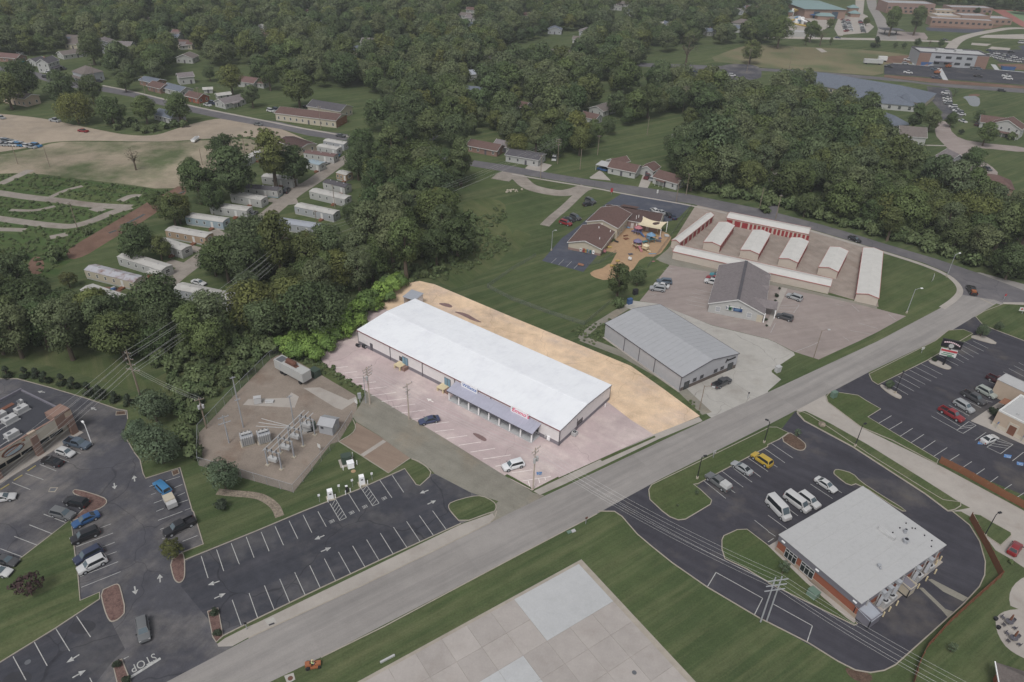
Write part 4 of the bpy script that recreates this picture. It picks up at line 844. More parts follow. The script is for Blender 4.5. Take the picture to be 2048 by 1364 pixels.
rl = sheet('restaurant_car_park', T(3,2,'500,412 805,250 810,290 880,350 2200,-300 2200,1300 1365,945 1100,790 800,610 903,545 790,480 720,430'), 'asphalt_new', 3)
sheet('restaurant_car_park', T(3,1,'1450,1275 1640,1175 1670,1165 1690,1200 2200,1600 2200,1700 1640,1364 1640,1310'), 'asphalt_new', 5)
gi(3,1,'1190,1400 1440,1280 1560,1272 1640,1300 1640,1320 1560,1364 1310,1500', sm=0) if False else island('grass_island', T(3,2,'805,265 1335,0')+T(3,1,'1440,1280 1560,1272 1640,1305')+T(3,2,'1540,0 1270,160 880,352 830,320'), 'grass_olive', 0)
island('grass_island', T(3,1,'1658,1170 1720,1130 1880,1068 2300,1090 2300,1500 2048,1364 1720,1240'), 'grass_lawn', 0)
gi(3,2,'885,355 920,350 1060,435 1072,455 1050,468 960,420', 'mulch_bed', 'concrete_walk'); gi(3,2,'1270,165 1320,140 1460,205 1468,222 1440,232 1380,215', 'mulch_bed', 'concrete_walk'); gi(3,1,'1600,1330 1700,1310 1830,1375 1820,1395 1700,1364', 'mulch_bed', 'concrete_walk')
sheet('sidewalk', T(3,1,'1890,1075 2060,1085 2200,1100 2200,1060 2000,1055 1880,1055'), 'concrete_walk', 6)
sheet('sidewalk', T(3,2,'1620,640 1680,600 1860,480 1900,500 1760,620 2200,870 2200,900 1740,690'), 'concrete_walk', 8)
lines(rl, segs(3,2,'1000,360-1120,430 1015,318-1168,402 1042,283-1215,376 1090,260-1258,348 1133,233-1305,322 1178,208-1350,297 1222,182-1395,270 1350,110-1522,197 1400,80-1565,174 1440,55-1605,152 1480,32-1645,130 1520,20-1685,105 1560,0-1725,82 1640,0-1762,60 988,598-880,662 1073,648-965,712 1158,698-1053,765 1247,747-1143,815 1338,798-1233,868 1433,853-1328,922 1530,908-1440,965 1630,965-1530,1030 1733,1022-1640,1085 1840,1085-1750,1150 1950,1147-1870,1200 2048,1215-1970,1265 1305,600-1510,712 1350,572-1550,690 1447,513-1610,600 1540,455-1705,535 1665,455-1795,490 1720,350-1885,425 1765,322-1920,385 1880,247-2048,325 1925,220-2048,285 1968,198-2048,240 2005,173-2048,195 1745,730-1655,795 2045,890-1955,960 1510,715-1560,740 1560,740-1665,675 1665,675-1605,645 1605,645-1510,715 1535,700-1630,690 1560,685-1645,672 1750,850-1860,903 1860,903-1960,828 1960,828-1850,785 1850,785-1750,850 1775,835-1915,860 1800,820-1935,843 1830,800-1955,830'), .12)
for s in ('1685,800 1730,805 1720,830 1675,825', '1890,905 1950,915 1940,940 1885,930', '1990,965 2045,975 2040,1000 1990,990'): sheet('accessible_symbol', T(3,2,s), 'paint_blue', 10, parent=rl); wheelmark(T(3,2,s), rl)
lines(bl, segs(2,2,'1535,1120-1710,1260 1740,1185-1785,1215 1680,1043-1850,1170 1745,998-1920,1130 1925,1040-1990,1090 1880,930-2048,1045 2010,855-2048,880')+segs(3,2,'0,880-135,975 25,820-200,938 35,985-75,1010 340,1145-515,1260 560,1195-590,1215 100,1295-240,1400')+segs(3,3,'0,30-150,140 0,160-60,200 45,215-0,245')+segs(2,3,'1940,70-2048,155'), .12)
lines(bl, segs(2,3,'1565,600-1632,488 1632,488-2005,695 2005,695-1940,825')+segs(3,3,'0,835-60,680 40,740-355,915 355,915-310,1050'), .14)
sheet('equipment_pad', T(3,3,'860,850 1100,650 1400,405 1345,365 760,830 790,860'), 'concrete_walk', 6)
sheet('sidewalk', T(3,3,'0,280 75,235 330,560 700,860 690,900 620,850 300,570'), 'concrete_walk', 40)
sheet('dusty_track', T(3,3,'1280,545 1310,540 1600,690 1560,720 1400,640'), 'gravel_drive', 5); sheet('dusty_track', T(3,3,'1205,610 1240,610 1420,780 1480,800 1440,850 1390,790'), 'gravel_drive', 5)
# big concrete pad, slab by slab
K = P(*T(2,3,'555,405')[0]).xy; e1 = (P(*T(2,3,'0,710')[0]).xy-K).normalized(); e2 = Vector((-e1.y, e1.x))
if (P(*T(2,3,'850,710')[0]).xy-K).dot(e2) < 0: e2 = -e2
def kp(u, v): return K+e1*u+e2*v
pad = sheet('concrete_pad', [kp(-.4,-.5), kp(52,-.5), kp(52,34), kp(-.4,34)], 'kerb_concrete', 4, world=True)
for i in range(11):
    for j in range(7):
        u0, v0 = .7+4.72*i, .1+4.78*j
        if i < 3 and j < 2 and (i or j): continue
        u1, v1 = (u0+14.1, v0+9.5) if (i == 0 and j == 0) else (u0+4.68, v0+4.74)
        white = (i == 0 and j == 0) or (i >= 4 and j >= 2 and i < 8)
        vv = [kp(u0, v0), kp(u1, v0), kp(u1, v1), kp(u0, v1)]; vv = ccw(vv)
        q = MB(); q.hexa([(*k, .0) for k in vv], [(*k, .06+random.uniform(0,.006)) for k in vv]); q.obj('concrete_slab', MAT['concrete_white' if white else 'concrete_slab'], pad)
disc('manhole_cover', T(2,3,'978,1290')[0], .38, 'steel_dark', 17, pad)
sheet('mulch_bed', T(3,3,'610,1240 700,1275 825,1295 840,1364 720,1364 640,1310'), 'dark_mulch', 3, 1)
sheet('patio', T(3,3,'2200,780 1960,780 1860,810 1820,860 1825,950 1880,1060 1960,1130 2060,1180 2200,1260'), 'concrete_walk', 4, 1); sheet('footpath', T(3,3,'2200,480 2048,520 1960,590 1925,680 1945,780 2200,790'), 'concrete_walk', 3, 1)
sheet('neighbour_lot', T(3,3,'1450,0 1680,-40 2200,120 2200,520 2048,450 1960,390 1820,310 1740,200 1650,60 1545,0')+[], 'concrete_walk', 4)
gi(3,3,'1640,20 1700,30 1800,90 1945,170 1950,195 1860,275 1720,180', 'grass_island', 'grass_lawn', 0)
# ------------------------------------------------------------------ buildings near the middle
def local(b, c, z):
    q = P(*c, z)-Vector((b.root.location.x, b.root.location.y, 0)); ca, sa = math.cos(-b.ang), math.sin(-b.ang)
    return q.x*ca-q.y*sa, q.x*sa+q.y*ca
Z1 = lambda s: px(s, 880, 740, 7.877)
def board(b, x0, x1, y, z0, z1, name='sign_board', mat='board_white', parent=None):
    q = MB(); q.box(0, x1-x0, -.12, .12, 0, z1-z0); return q.obj(name, MAT[mat], parent or b.root, (x0, y, z0))
def lettering(o, txt, size, loc, mat, rz=0.0, shear=.25, sx=1.0, name='lettering', ext=.015):
    me = glyphs(txt, size, ext, shear, .006*size); me.materials.append(MAT[mat]); q = link(name, me, o, loc, (math.pi/2, 0, rz)); q.scale = (sx, 1, 1); return q
w = fromeaves('warehouse', 'long white-roofed metal commercial building with a grey front canopy and two shop signs', 'commercial building', (715,660), (1120,861), (1219.5,769.5), 4.3)
w.gable('x', .75, 'metal_wall', 'metal_white', .15, .10, seam=1.55, ridge=(.5, 'metal_white')); w.base(1.0, 'base_grey')
q = MB(); q.box(-.15, w.L+.15, -.30, -.17, 4.22, 4.38); w.part('gutter', q, 'trim_red')
for c in T(1,2,'1068,100;1333,225;1607,345;1920,470;2170,610'):
    u, _ = local(w, c, 2.2); w.put('downspout', cached('ds', lambda: MB().box(-.07,.07,-.14,0,0,4.25).mesh('downspout', MAT['trim_dark'])), 0, u)
for u in (0, w.L): w.part('corner_trim', MB().box(u-.1, u+.1, -.035, .12, 0, 4.3), 'trim_dark')
w.part('corner_trim', MB().box(w.L-.1, w.L+.035, w.W-.15, w.W+.03, 0, 4.3), 'trim_dark')
q = MB(); q.beam((w.L+.17, -.1, 4.3), (w.L+.17, w.W/2, 5.05), .06, .22); q.beam((w.L+.17, w.W+.1, 4.3), (w.L+.17, w.W/2, 5.05), .06, .22); w.part('fascia', q, 'trim_dark')
for c in T(1,2,'1188,165;1535,330'):
    u, _ = local(w, c, 2.0); o = w.door(0, u, 2.0, 3.2, 'steel_dark', 'loading_door')
    cm = cached('curt', lambda: MB().box(-.38,.38,-.12,-.06,.05,3.1).mesh('door_curtain', MAT['curtain_blue']))
    for k in (-.5, .5): link('door_curtain', cm, o, (k, 0, 0))
u, _ = local(w, T(1,2,'1150,145')[0], 2.2); w.window(0, u, 2.1, 1.0, 1.1, 'trim_dark'); u, _ = local(w, T(1,2,'925,45')[0], 1.2); w.door(0, u, 1.0, 2.2, 'trim_dark')
w.window(1, local(w, T(2,2,'545,650')[0], 1.5)[1], 1.6, 2.2, 1.1, 'trim_dark')
u0, v0 = local(w, Z1('150,465')[0], .1); u1, _ = local(w, Z1('1440,1135')[0], .1); dep = -v0+.1
q = MB(); q.box(u0-.2, u1+.2, -dep-.2, -.04, 0, .16); w.part('porch_floor', q, 'concrete_white')
q = MB(); q.hexa([(u0-.4,-dep-.5,2.75),(u1+.4,-dep-.5,2.75),(u1+.4,-.03,3.55),(u0-.4,-.03,3.55)], [(u0-.4,-dep-.5,2.85),(u1+.4,-dep-.5,2.85),(u1+.4,-.03,3.65),(u0-.4,-.03,3.65)]); cp = w.part('canopy', q, 'canopy_grey')
sm = cached('cseam', lambda: MB().beam((0,-dep-.5,2.87),(0,-.03,3.67),.04,.05).mesh('roof_seam', MAT['canopy_grey']))
for i in range(1, 30): link('roof_seam', sm, cp, (u0+(u1-u0)*i/30, 0, 0))
q = MB(); q.box(u0-.4, u1+.4, -dep-.53, -dep-.45, 2.68, 2.9); w.part('canopy_fascia', q, 'trim_dark')
pm = cached('cpost', lambda: MB().box(-.13,.13,-.13,.13,.16,2.78).mesh('canopy_post', MAT['post_white']))
for i in range(9): link('canopy_post', pm, w.root, (u0+(u1-u0)*i/8, -dep+.05, 0))
for i in range(8):
    u = u0+(u1-u0)*(i+.5)/8
    (w.door(0, u, 1.9, 2.3, 'glass_house', 'glass_door') if i in (2, 6) else w.window(0, u, 1.6, 2.6, 1.9, 'white_trim'))
for cs, txt, mat, sz, pre in (('345,255;590,380;345,165', 'Willette', 'letter_blue', 1.3, None), ('1120,645;1395,785;1125,545', "Emmo's", 'letter_magenta', 1.5, 'to')):
    a, c, d = Z1(cs); ua, ya = local(w, a, 3.42); uc, yc = local(w, c, 3.42)
    o = board(w, ua, uc, min(-.5, (ya+yc)/2), 3.42, 5.15)
    lettering(o, txt, sz, ((uc-ua)/2+(.25 if pre else 0), -.14, .85), mat)
    if pre: lettering(o, 'b', .6, (.42, -.14, 1.15), 'letter_green')
    q = MB(); q.box(-.03, uc-ua+.03, -.1, .14, -.05, 0); q.obj('sign_frame', MAT['trim_dark'], o)
u, v = local(w, Z1('530,540')[0], 2.3); q = MB(); q.box(0, 2.7, -.02, .02, 0, .6); o = q.obj('banner', MAT['board_white'], w.root, (u-1.2, -dep+.3, 1.9))
q = MB(); q.box(w.L-3.0, w.L-2.3, -.35, -.04, .3, 1.4); w.part('meter_box', q, 'board_white')
q = MB(); q.box(w.L-3.7, w.L-3.4, -.25, -.04, .6, 1.3); w.part('meter_box', q, 'hvac')
q = MB(); q.tube([(w.L+.12, 7.0, 0), (w.L+.12, 7.0, 3.2)], .06); w.part('pipe', q, 'trim_dark')
def acunit(c, label, s=1.0, rz=0.0, group=None, mat='hvac', z=0.0):
    q = P(*c, .4); o = empty('air_conditioner', (q.x, q.y, z), rz, label, 'air conditioner', group)
    link('casing', cached(('acc', s, mat), lambda: MB().box(-.5*s,.5*s,-.5*s,.5*s,.08,.95*s).mesh('casing', MAT[mat])), o)
    link('fan_guard', cached(('acf', s), lambda: MB().tube([(0,0,.95*s),(0,0,.99*s)], .36*s, 14).mesh('fan_guard', MAT['black_trim'])), o)
    h_ = link('fan_hub', cached(('ach', s), lambda: MB().tube([(0,0,.99*s),(0,0,1.03*s)], .12*s, 8).mesh('fan_hub', MAT['steel'])), o)
    return o
acunit(T(2,2,'500,742')[0], 'grey air conditioner by the end wall of the long white building', 1.1, w.ang)
for c, lb in ((T(1,2,'1165,205')[0], 'cream concrete loading dock nearer the far end of the white building'), (T(1,2,'1510,385')[0], 'cream concrete loading dock just left of the shop canopy')):
    q = P(*c, .6); o = empty('loading_dock', (q.x, q.y, 0), w.ang, lb, 'loading dock')
    MB().box(-1.7, .5, -1.1, 1.1, .95, 1.12).obj('platform', MAT['cream_paint'], o); MB().box(.55, 1.5, -.6, 1.0, 0, 1.0).obj('step_block', MAT['brick_brown'], o)
    for x, y in ((-1.5,-.9), (.3,-.9), (-1.5,.9), (.3,.9)): MB().box(x-.16, x+.16, y-.16, y+.16, 0, .95).obj('leg', MAT['cream_paint'], o)
q = P(*T(2,2,'745,518')[0], .4); o = empty('bollard', (q.x, q.y, 0), 0, 'white bollard behind the far corner of the long white building', 'bollard'); MB().tube([(0,0,0),(0,0,1.0),(0,0,1.08)], [.1,.1,.05], 8).obj('post', MAT['post_white'], o)
sh = fromeaves('lean_to_shed', 'small grey-roofed shed behind the far end of the long white building', 'shed', T(1,1,'1180,1010')[0], T(1,1,'1268,1040')[0], T(1,1,'1310,987')[0], 3.0)
q = MB(); q.hexa([(-.2,-.2,3.0),(sh.L+.2,-.2,3.0),(sh.L+.2,sh.W+.2,3.4),(-.2,sh.W+.2,3.4)], [(-.2,-.2,3.1),(sh.L+.2,-.2,3.1),(sh.L+.2,sh.W+.2,3.5),(-.2,sh.W+.2,3.5)]); sh.part('roof', q, 'aluminium_blue'); q = MB(); q.box(0, sh.L, sh.W-.1, sh.W, 0, 3.2); q.box(0,.1,0,sh.W,0,3.0); q.box(sh.L-.1,sh.L,0,sh.W,0,3.0); sh.part('wall', q, 'metal_wall')
# tyres / drum by the far corner
for c, r_, lb in (('868,45', .55, 'larger dark barrel lying by the far corner of the long white building'), ('815,35', .42, 'smaller dark barrel lying beside the larger one by the white building')):
    q = P(*T(1,2,c)[0], .4); o = empty('barrel', (q.x, q.y, r_), w.ang, lb, 'barrel'); MB().tube([(-.5,0,0),(.5,0,0)], r_, 14).obj('drum', MAT['black_trim'], o); MB().tube([(.5,0,0),(.54,0,0)], r_*.55, 12).obj('cap', MAT['steel'], o)

g = fromeaves('metal_hall', 'grey metal hall with a shallow gable roof and dark lettering over the front door', 'commercial building', T(2,1,'750,1225')[0], T(2,2,'1362,288')[0], T(2,2,'1808,97')[0], 4.3)
g.gable('x', 1.6, 'metal_wall_grey', 'metal_grey_roof', .2, .10, trim='trim_dark', seam=1.6)
q = MB(); q.box(g.L-.0, g.L+.05, .1, g.W-.1, 0, 1.0); g.part('wall_base', q, 'base_brown')
for i in range(1, 5): g.put('downspout', cached('ds2', lambda: MB().box(-.07,.07,-.12,0,0,4.25).mesh('downspout', MAT['trim_dark'])), 0, g.L*i/5+2.2 if i < 4 else g.L-.1)
q = MB(); q.box(-.1, g.L+.1, -.5, -.02, 0, .12); g.part('footing', q, 'concrete_walk')
def vv(b, c, z): return local(b, c, z)[1]
Z3 = lambda s: px(s, 1360, 690, 14.63)
for c, z in zip(Z3('465,1045;665,950;1060,770;1245,685'), (1.7,)*4): g.window(1, vv(g, c, z), 1.75, 1.1, .85, 'trim_dark')
for c in Z3('180,1215;260,1190;1420,650;1490,620'): g.door(1, vv(g, c, 1.1), .95, 2.3, 'glass_house', 'glass_door', out=.06)
v = vv(g, Z3('1565,640')[0], 1.2); g.window(1, v, 1.25, 1.1, 1.3, 'trim_dark', 'base_brown')
va, vb = vv(g, Z3('1350,500')[0], 3.4), vv(g, Z3('1640,370')[0], 3.4)
so = empty('wall_sign'); so.parent = g.root; so.location = (g.L+.06, va, 3.35); so.rotation_euler = (0, 0, math.pi/2)
x = .0; q = MB(); q.beam((.1,-.05,-.25),(.5,-.05,.8),.12,.22); q.beam((.15,-.05,.4),(.8,-.05,.45),.1,.18)     # illegible script: brush strokes
for i in range(9):
    x = .65+i*(vb-va-.8)/9; q.beam((x,-.05,0),(x+.22,-.05,.42),.1,.14); q.beam((x+.22,-.05,.42),(x+.36,-.05,.02),.1,.13)
q.obj('sign_lettering', MAT['black_sign'], so)

Z2 = lambda s: px(s, 1410, 520, 10.24)
h = fromeaves('office_building', 'white gabled office with a grey shingle roof and a blue and green sign', 'office', Z2('90,885')[0], Z2('1200,1100')[0], Z2('1560,340')[0], 2.9)
h.gable('y', 2.9, 'siding_white', 'shingle_grey', .35, .14, trim='white_trim', ridge=(.9, 'shingle_charcoal'))
for c in Z2('265,1000;900,1150'): h.window(0, local(h, c, 1.5)[0], 1.55, 1.2, 1.4, 'white_trim', 'siding_grey')
h.door(0, local(h, Z2('1115,1200')[0], 1.1)[0], 1.6, 2.3, 'siding_cream')
a, c = Z2('425,1030;760,1085'); ua, ub = local(h, a, 2.7)[0], local(h, c, 2.7)[0]
o = board(h, ua, ub, -.16, 2.05, 3.25, mat='sign_white'); n = ub-ua
MB().box(n*.44, n*.99, -.16, -.12, .06, 1.14).obj('sign_panel', MAT['letter_navy'], o); MB().box(n*.16, n*.33, -.16, -.12, .06, 1.14).obj('sign_panel', MAT['letter_green'], o)
lettering(o, 'H', 1.25, (n*.085, -.14, .6), 'letter_navy', shear=0); lettering(o, 'P', 1.25, (n*.40, -.18, .6), 'letter_navy', shear=0)
q = MB()
for i in range(5):
    a_ = 2*math.pi*i/5; q.beam((n*.245,-.175,.6),(n*.245+math.sin(a_)*.38,-.175,.6+math.cos(a_)*.38),.03,.16)
q.obj('leaf_emblem', MAT['black_sign'], o)
q = MB()
for i, z in enumerate((.86, .62, .38)): q.box(n*.5, n*(.94-.08*i), -.175, -.161, z-.06, z+.06)
q.obj('sign_line', MAT['sky_blue'], o)
for u in (ua+.7, ub-.7): q = MB(); q.beam((u,0,3.7),(u,-.5,3.6),.07); q.box(u-.14,u+.14,-.65,-.4,3.48,3.6); h.part('sign_lamp', q, 'trim_dark')
for c, wd, dp, po in (('1500,960', 4.2, 3.0, True), ('1470,620', 2.4, .5, False), ('1560,420', 2.4, .5, False)):
    v = max(2.2, min(h.W-1.5, vv(h, Z2(c)[0], 2.9))); q = MB(); rz = wd*.36; x1 = h.L+.4+(dp if po else 0); x0 = h.L-rz/(2.9/(h.L/2))-.2
    zz = 2.9 if po else 2.85
    q.hexa([(x0,v,zz+rz-.06),(x1,v,zz+rz-.06),(x1,v-wd/2,zz-.06),(h.L-.1,v-wd/2,zz-.06)], [(x0,v,zz+rz+.09),(x1,v,zz+rz+.09),(x1,v-wd/2,zz+.09),(h.L-.1,v-wd/2,zz+.09)])
    q.hexa([(x0,v,zz+rz-.06),(h.L-.1,v+wd/2,zz-.06),(x1,v+wd/2,zz-.06),(x1,v,zz+rz-.06)], [(x0,v,zz+rz+.09),(h.L-.1,v+wd/2,zz+.09),(x1,v+wd/2,zz+.09),(x1,v,zz+rz+.09)])
    o = h.part('porch_roof' if po else 'dormer_roof', q, 'shingle_grey')
    if po:
        for y in (v-wd/2+.2, v+wd/2-.2): MB().box(x1-.3, x1-.06, y-.12, y+.12, 0, 2.85).obj('porch_post', MAT['post_white'], o)
for i in range(4): h.window(1, h.W*(i+.6)/4.4, 1.5, 1.1, 1.4)
h.put('porch_column', cached('pc', lambda: MB().box(-.15,.15,-.6,-.3,0,2.9).mesh('porch_column', MAT['post_white'])), 1, .3)

sheet('footpath', Z2('1575,560 1690,585 1340,1370 1245,1345 1390,1000 1490,720'), 'concrete_walk', 8)
# self storage
def storage(lb, A_, B_, C_, ax, doors=(), z=2.6, rise=.65, big=(), parts=0):
    b = fromeaves('storage_building', lb, 'storage building', A_, B_, C_, z, group='storage buildings in the gravel yard')
    b.gable(ax, rise, 'wall_storage', 'roof_storage', .15, .08, trim='trim_pink', seam=3.0)
    for sd, n in doors:
        ln = b.L if sd % 2 == 0 else b.W
        for i in range(n):
            b.door(sd, ln*(i+.6)/(n+.2), min(2.4, ln/n*.7), 2.1, 'door_red', 'roll_up_door')
    return b
storage('narrow cream storage row along the lawn beside the nursery car park', *T(2,1,'1278,560;1340,578;1492,325'), 'y', [(1, 8)])
storage('long plain cream storage building behind the white gabled office', T(2,1,'1290,648')[0], T(3,1,'497,928')[0], T(3,1,'532,872')[0], 'x')
storage('first short cream storage unit, nearest the nursery', *T(2,1,'1535,572;1665,602;1780,440'), 'y', [(1, 6)])
storage('second short cream storage unit, in front of the red doors', *T(2,1,'1830,635;1975,668;2065,505'), 'y', [(1, 6)])
storage('third short cream storage unit, by the end of the red-doored row', *T(3,1,'90,702;237,737;310,565'), 'y', [(1, 6)])
storage('fourth short cream storage unit, next to the longest end row', *T(3,1,'408,772;560,810;618,640'), 'y', [(1, 6)])
storage('stepped cream storage row beside the corner lawn', *T(3,1,'710,984;885,1022;950,655'), 'y', [(3, 8)])
b = storage('storage building with a long row of red roll-up doors facing the yard', T(2,1,'1720,380')[0], T(3,1,'322,510')[0], T(3,1,'357,463')[0], 'x')
for c in T(2,1,'1745,405;1805,424;1865,435'): b.door(0, local(b, c, 1.2)[0], 2.1, 2.1, 'door_red', 'roll_up_door')
for c in T(2,1,'1913,445;1945,452;1977,458;2010,464;2040,470')+T(3,1,'20,478;55,487;87,492;120,498;150,504;183,510;217,516;250,522;285,529;317,537'): b.door(0, local(b, c, 1.2)[0], .85, 2.1, 'door_red', 'roll_up_door')

# nursery: three brown roofs, one building
Z8 = lambda s: px(s, 1130, 380, 7.578)
n1 = fromeaves('nursery_building', 'low brown-roofed nursery wing with bright letters along its gable end', 'nursery', *Z8('55,790;545,890;795,640'), 2.6)
n1.gable('y', 1.7, 'siding_cream', 'shingle_brown', .4, .12, trim='white_trim'); n1.base(.8, 'pink_brick')
x = 0
for i, (mt, u) in enumerate((('sign_white', .40), ('red_paint', .50), ('yellow_paint', .56), ('sky_blue', .60), ('teal_paint', .70), ('post_white', .79))):
    q = MB(); q.box(-.35,.35,-.2,-.1,.3,1.5+.1*(i % 2)); q.box(-.14,.14,-.22,-.19,.75,1.15, 1); o = q.obj('play_letter', [MAT[mt], MAT['black_trim']], n1.root, (n1.L*u, -.15, 0))
for c in Z8('510,600;558,545;690,610;525,735'):
    u, v = local(n1, c, 3.6); k = 1-abs(u-n1.L/2)/(n1.L/2); MB().tube([(u,v,2.6+1.7*k-.1),(u,v,3.3+1.7*k)], .14, 8).obj('vent_pipe', MAT['post_white'], n1.roof)
for i in range(3): n1.window(1, n1.W*(i+.5)/3, 1.4, 1.0, 1.1)
n2 = fromeaves('nursery_building', 'taller brown-roofed nursery wing in the middle, its gable rising above the low wing', 'nursery', *Z8('335,475;795,575;1012,365'), 4.1)
n2.gable('y', 1.7, 'siding_cream', 'shingle_brown', .4, .12, trim='white_trim')
for i in range(4): n2.window(1, n2.W*(i+.5)/4, 1.4, .9, 1.1)
n3 = fromeaves('nursery_building', 'long dark brown nursery wing lying crosswise at the back', 'nursery', *Z8('570,388;1410,535;1600,380'), 2.8)
n3.gable('x', 1.9, 'siding_cream', 'shingle_dark_brown', .4, .12, trim='white_trim'); q = MB(); q.box(.0, n3.L, -.05, 0, 0, 2.3); n3.part('brick_wall', q, 'pink_brick')
for c in Z8('1085,395;1120,385'): u, v = local(n3, c, 4.4); MB().tube([(u,v,3.2),(u,v,4.6)], .1, 8).obj('vent_pipe', MAT['post_white'], n3.roof)
for u in (.55, .68, .82): n3.door(0, n3.L*u, 1.0, 2.05, 'post_white')
for i in range(3): n3.window(1, n3.W*(i+.5)/3, 1.4, .9, 1.1)
u, _ = local(n3, Z8('1000,240')[0], 3); q = MB(); q.hexa([(u-3,n3.W+3,2.6),(u+3,n3.W+3,2.6),(u+3,n3.W-3,4.2),(u-3,n3.W-3,4.2)], [(u-3,n3.W+3,2.7),(u+3,n3.W+3,2.7),(u+3,n3.W-3,4.3),(u-3,n3.W-3,4.3)]); n3.part('porch_roof', q, 'shingle_brown')

# white membrane-roofed brick building, bottom right
k = fromeaves('clinic_building', 'flat white-roofed brick building with grey fascia and rooftop fans beside the loop drive', 'commercial building', (1557,1069), (1723.5,1208), (1882,1082.5), 4.2)
L, Wd = k.L, k.W
k.wall = k.part('wall', MB().box(.25, L-.25, .25, Wd-.25, 0, 4.1), 'brick_red'); q = MB(); q.hexa([(0,0,4.1),(L,0,4.1),(L,Wd,4.1),(0,Wd,4.1)], [(0,0,4.22),(L,0,4.22),(L,Wd,4.3),(0,Wd,4.3)]); k.roof = k.part('roof', q, 'roof_white_tpo')
q = MB(); q.box(.12, L-.12, .12, Wd-.12, 2.75, 4.09); k.part('fascia', q, 'fascia_grey'); q = MB(); q.box(.16, L-.16, .16, Wd-.16, 0, 1.0); k.part('wall_base', q, 'stone_tan')
Z9 = lambda s: px(s, 1540, 1040, 5.683)
for c, wd in (('205,430', 4.0), ('405,580', 4.4)):
    u = local(k, Z9(c)[0], 1.7)[0]; wd = wd*.62; o = empty('window'); o.parent = k.root; o.location = (u, .12, 1.7)
    MB().box(-wd/2, wd/2, -.03, .03, -1.1, 1.1).obj('pane', MAT['glass'], o)
    q = MB()
    for i in range(4): q.box(-wd/2+wd*i/3-.05, -wd/2+wd*i/3+.05, -.08, .02, -1.1, 1.1)
    for z in (-1.1, .45, 1.05): q.box(-wd/2, wd/2, -.09, .02, z-.05, z+.05)
    q.obj('frame', MAT['hvac'], o)
for c in ('140,258', '530,577', '960,935'):
    u = local(k, Z9(c)[0], 3.4)[0]; k.part('wall_lamp', MB().box(u-.35, u+.35, -.05, .12, 3.35, 3.6), 'board_white')
for c in ('1330,150',):
    u, v = local(k, Z9(c)[0], 4.6); q = MB(); q.hexa([(u-1.6,v-.4,4.3),(u+1.6,v-.4,4.3),(u+1.6,v+.4,4.3),(u-1.6,v+.4,4.3)], [(u-1.6,v-.05,5.2),(u+1.6,v-.4,5.0),(u+1.6,v+.4,5.0),(u-1.6,v+.05,5.2)]); q.obj('roof_hood', MAT['hvac'], k.roof)
for c, r_ in (('1545,240', .55), ('1540,130', .35)):
    u, v = local(k, Z9(c)[0], 4.7); o = MB().tube([(u,v,4.28),(u,v,5.0),(u,v,5.05),(u,v,5.25)], [r_*.7,r_*.75,r_,r_*.9], 14).obj('roof_fan', MAT['steel'], k.roof); MB().tube([(u,v,5.25),(u,v,5.28)], r_*.6, 12).obj('fan_opening', MAT['black_trim'], o)
u, v = local(k, Z9('1240,520')[0], 4.4); MB().tube([(u,v,4.27),(u,v,4.75)], .35, 8).tube([(u+.5,v-.3,4.27),(u+.5,v-.3,4.6)], .2, 8).obj('roof_vent', MAT['steel'], k.roof)
sm = cached('tposeam', lambda: MB().box(0,.07,.1,Wd-.1,0,.025).mesh('roof_seam', MAT['hvac']))
for i in range(1, 7): o = link('roof_seam', sm, k.roof, (L*i/7, 0, 4.235)); o.rotation_euler = (.08/Wd, 0, 0)
rp = cached('rdrain', lambda: MB().tube([(0,0,4.24),(0,0,4.5)], .12, 6).mesh('roof_post', MAT['black_trim']))
for c in Z9('1545,40;1475,92;1650,100;1615,95;1755,178;1838,237;1832,303;1395,145'): u, v = local(k, c, 4.3); link('roof_post', rp, k.roof, (u, v, 0))
for c in Z9('1780,420;1650,530;1460,710;1360,770;1290,830'):    # ducts coming down the rear wall
    v = vv(k, c, 3.4); q = MB(); q.box(L-.2, L+.7, v-.45, v+.45, 3.3, 3.9); q.beam((L+.45, v, 3.4), (L+.6, v-.9, 1.0), .5); k.part('air_duct', q, 'steel')
for i in range(7):
    v = Wd*(i+.6)/7.3; k.part('pipe', MB().box(L-.1, L+.1, v-.06, v+.06, .2, 3.9), 'hvac')
for c, lb in (('1795,545', 'white air conditioner at the far end of the pad behind the white-roofed building'), ('1665,650', 'white air conditioner beside the taller tan enclosure'), ('1365,885', 'white air conditioner, the upper of two close together on the pad'), ('1290,945', 'white air conditioner, the lower of two close together on the pad')):
    acunit(Z9(c)[0], lb, 1.45, k.ang, 'air conditioners on the concrete pad', 'board_white' if False else 'hvac')
for i, c in enumerate(Z9('1940,440;1890,490;1880,590;1780,670;1685,755;1445,950;1360,1015;1290,1075')):
    q = P(*c, .5); o = empty('bollard', (q.x, q.y, 0), 0, 'cream steel bollard along the pad edge behind the white-roofed building', 'bollard', 'bollards along the equipment pad'); MB().tube([(0,0,0),(0,0,1.15),(0,0,1.25)], [.13,.13,.06], 8).obj('post', MAT['cream_paint'], o)
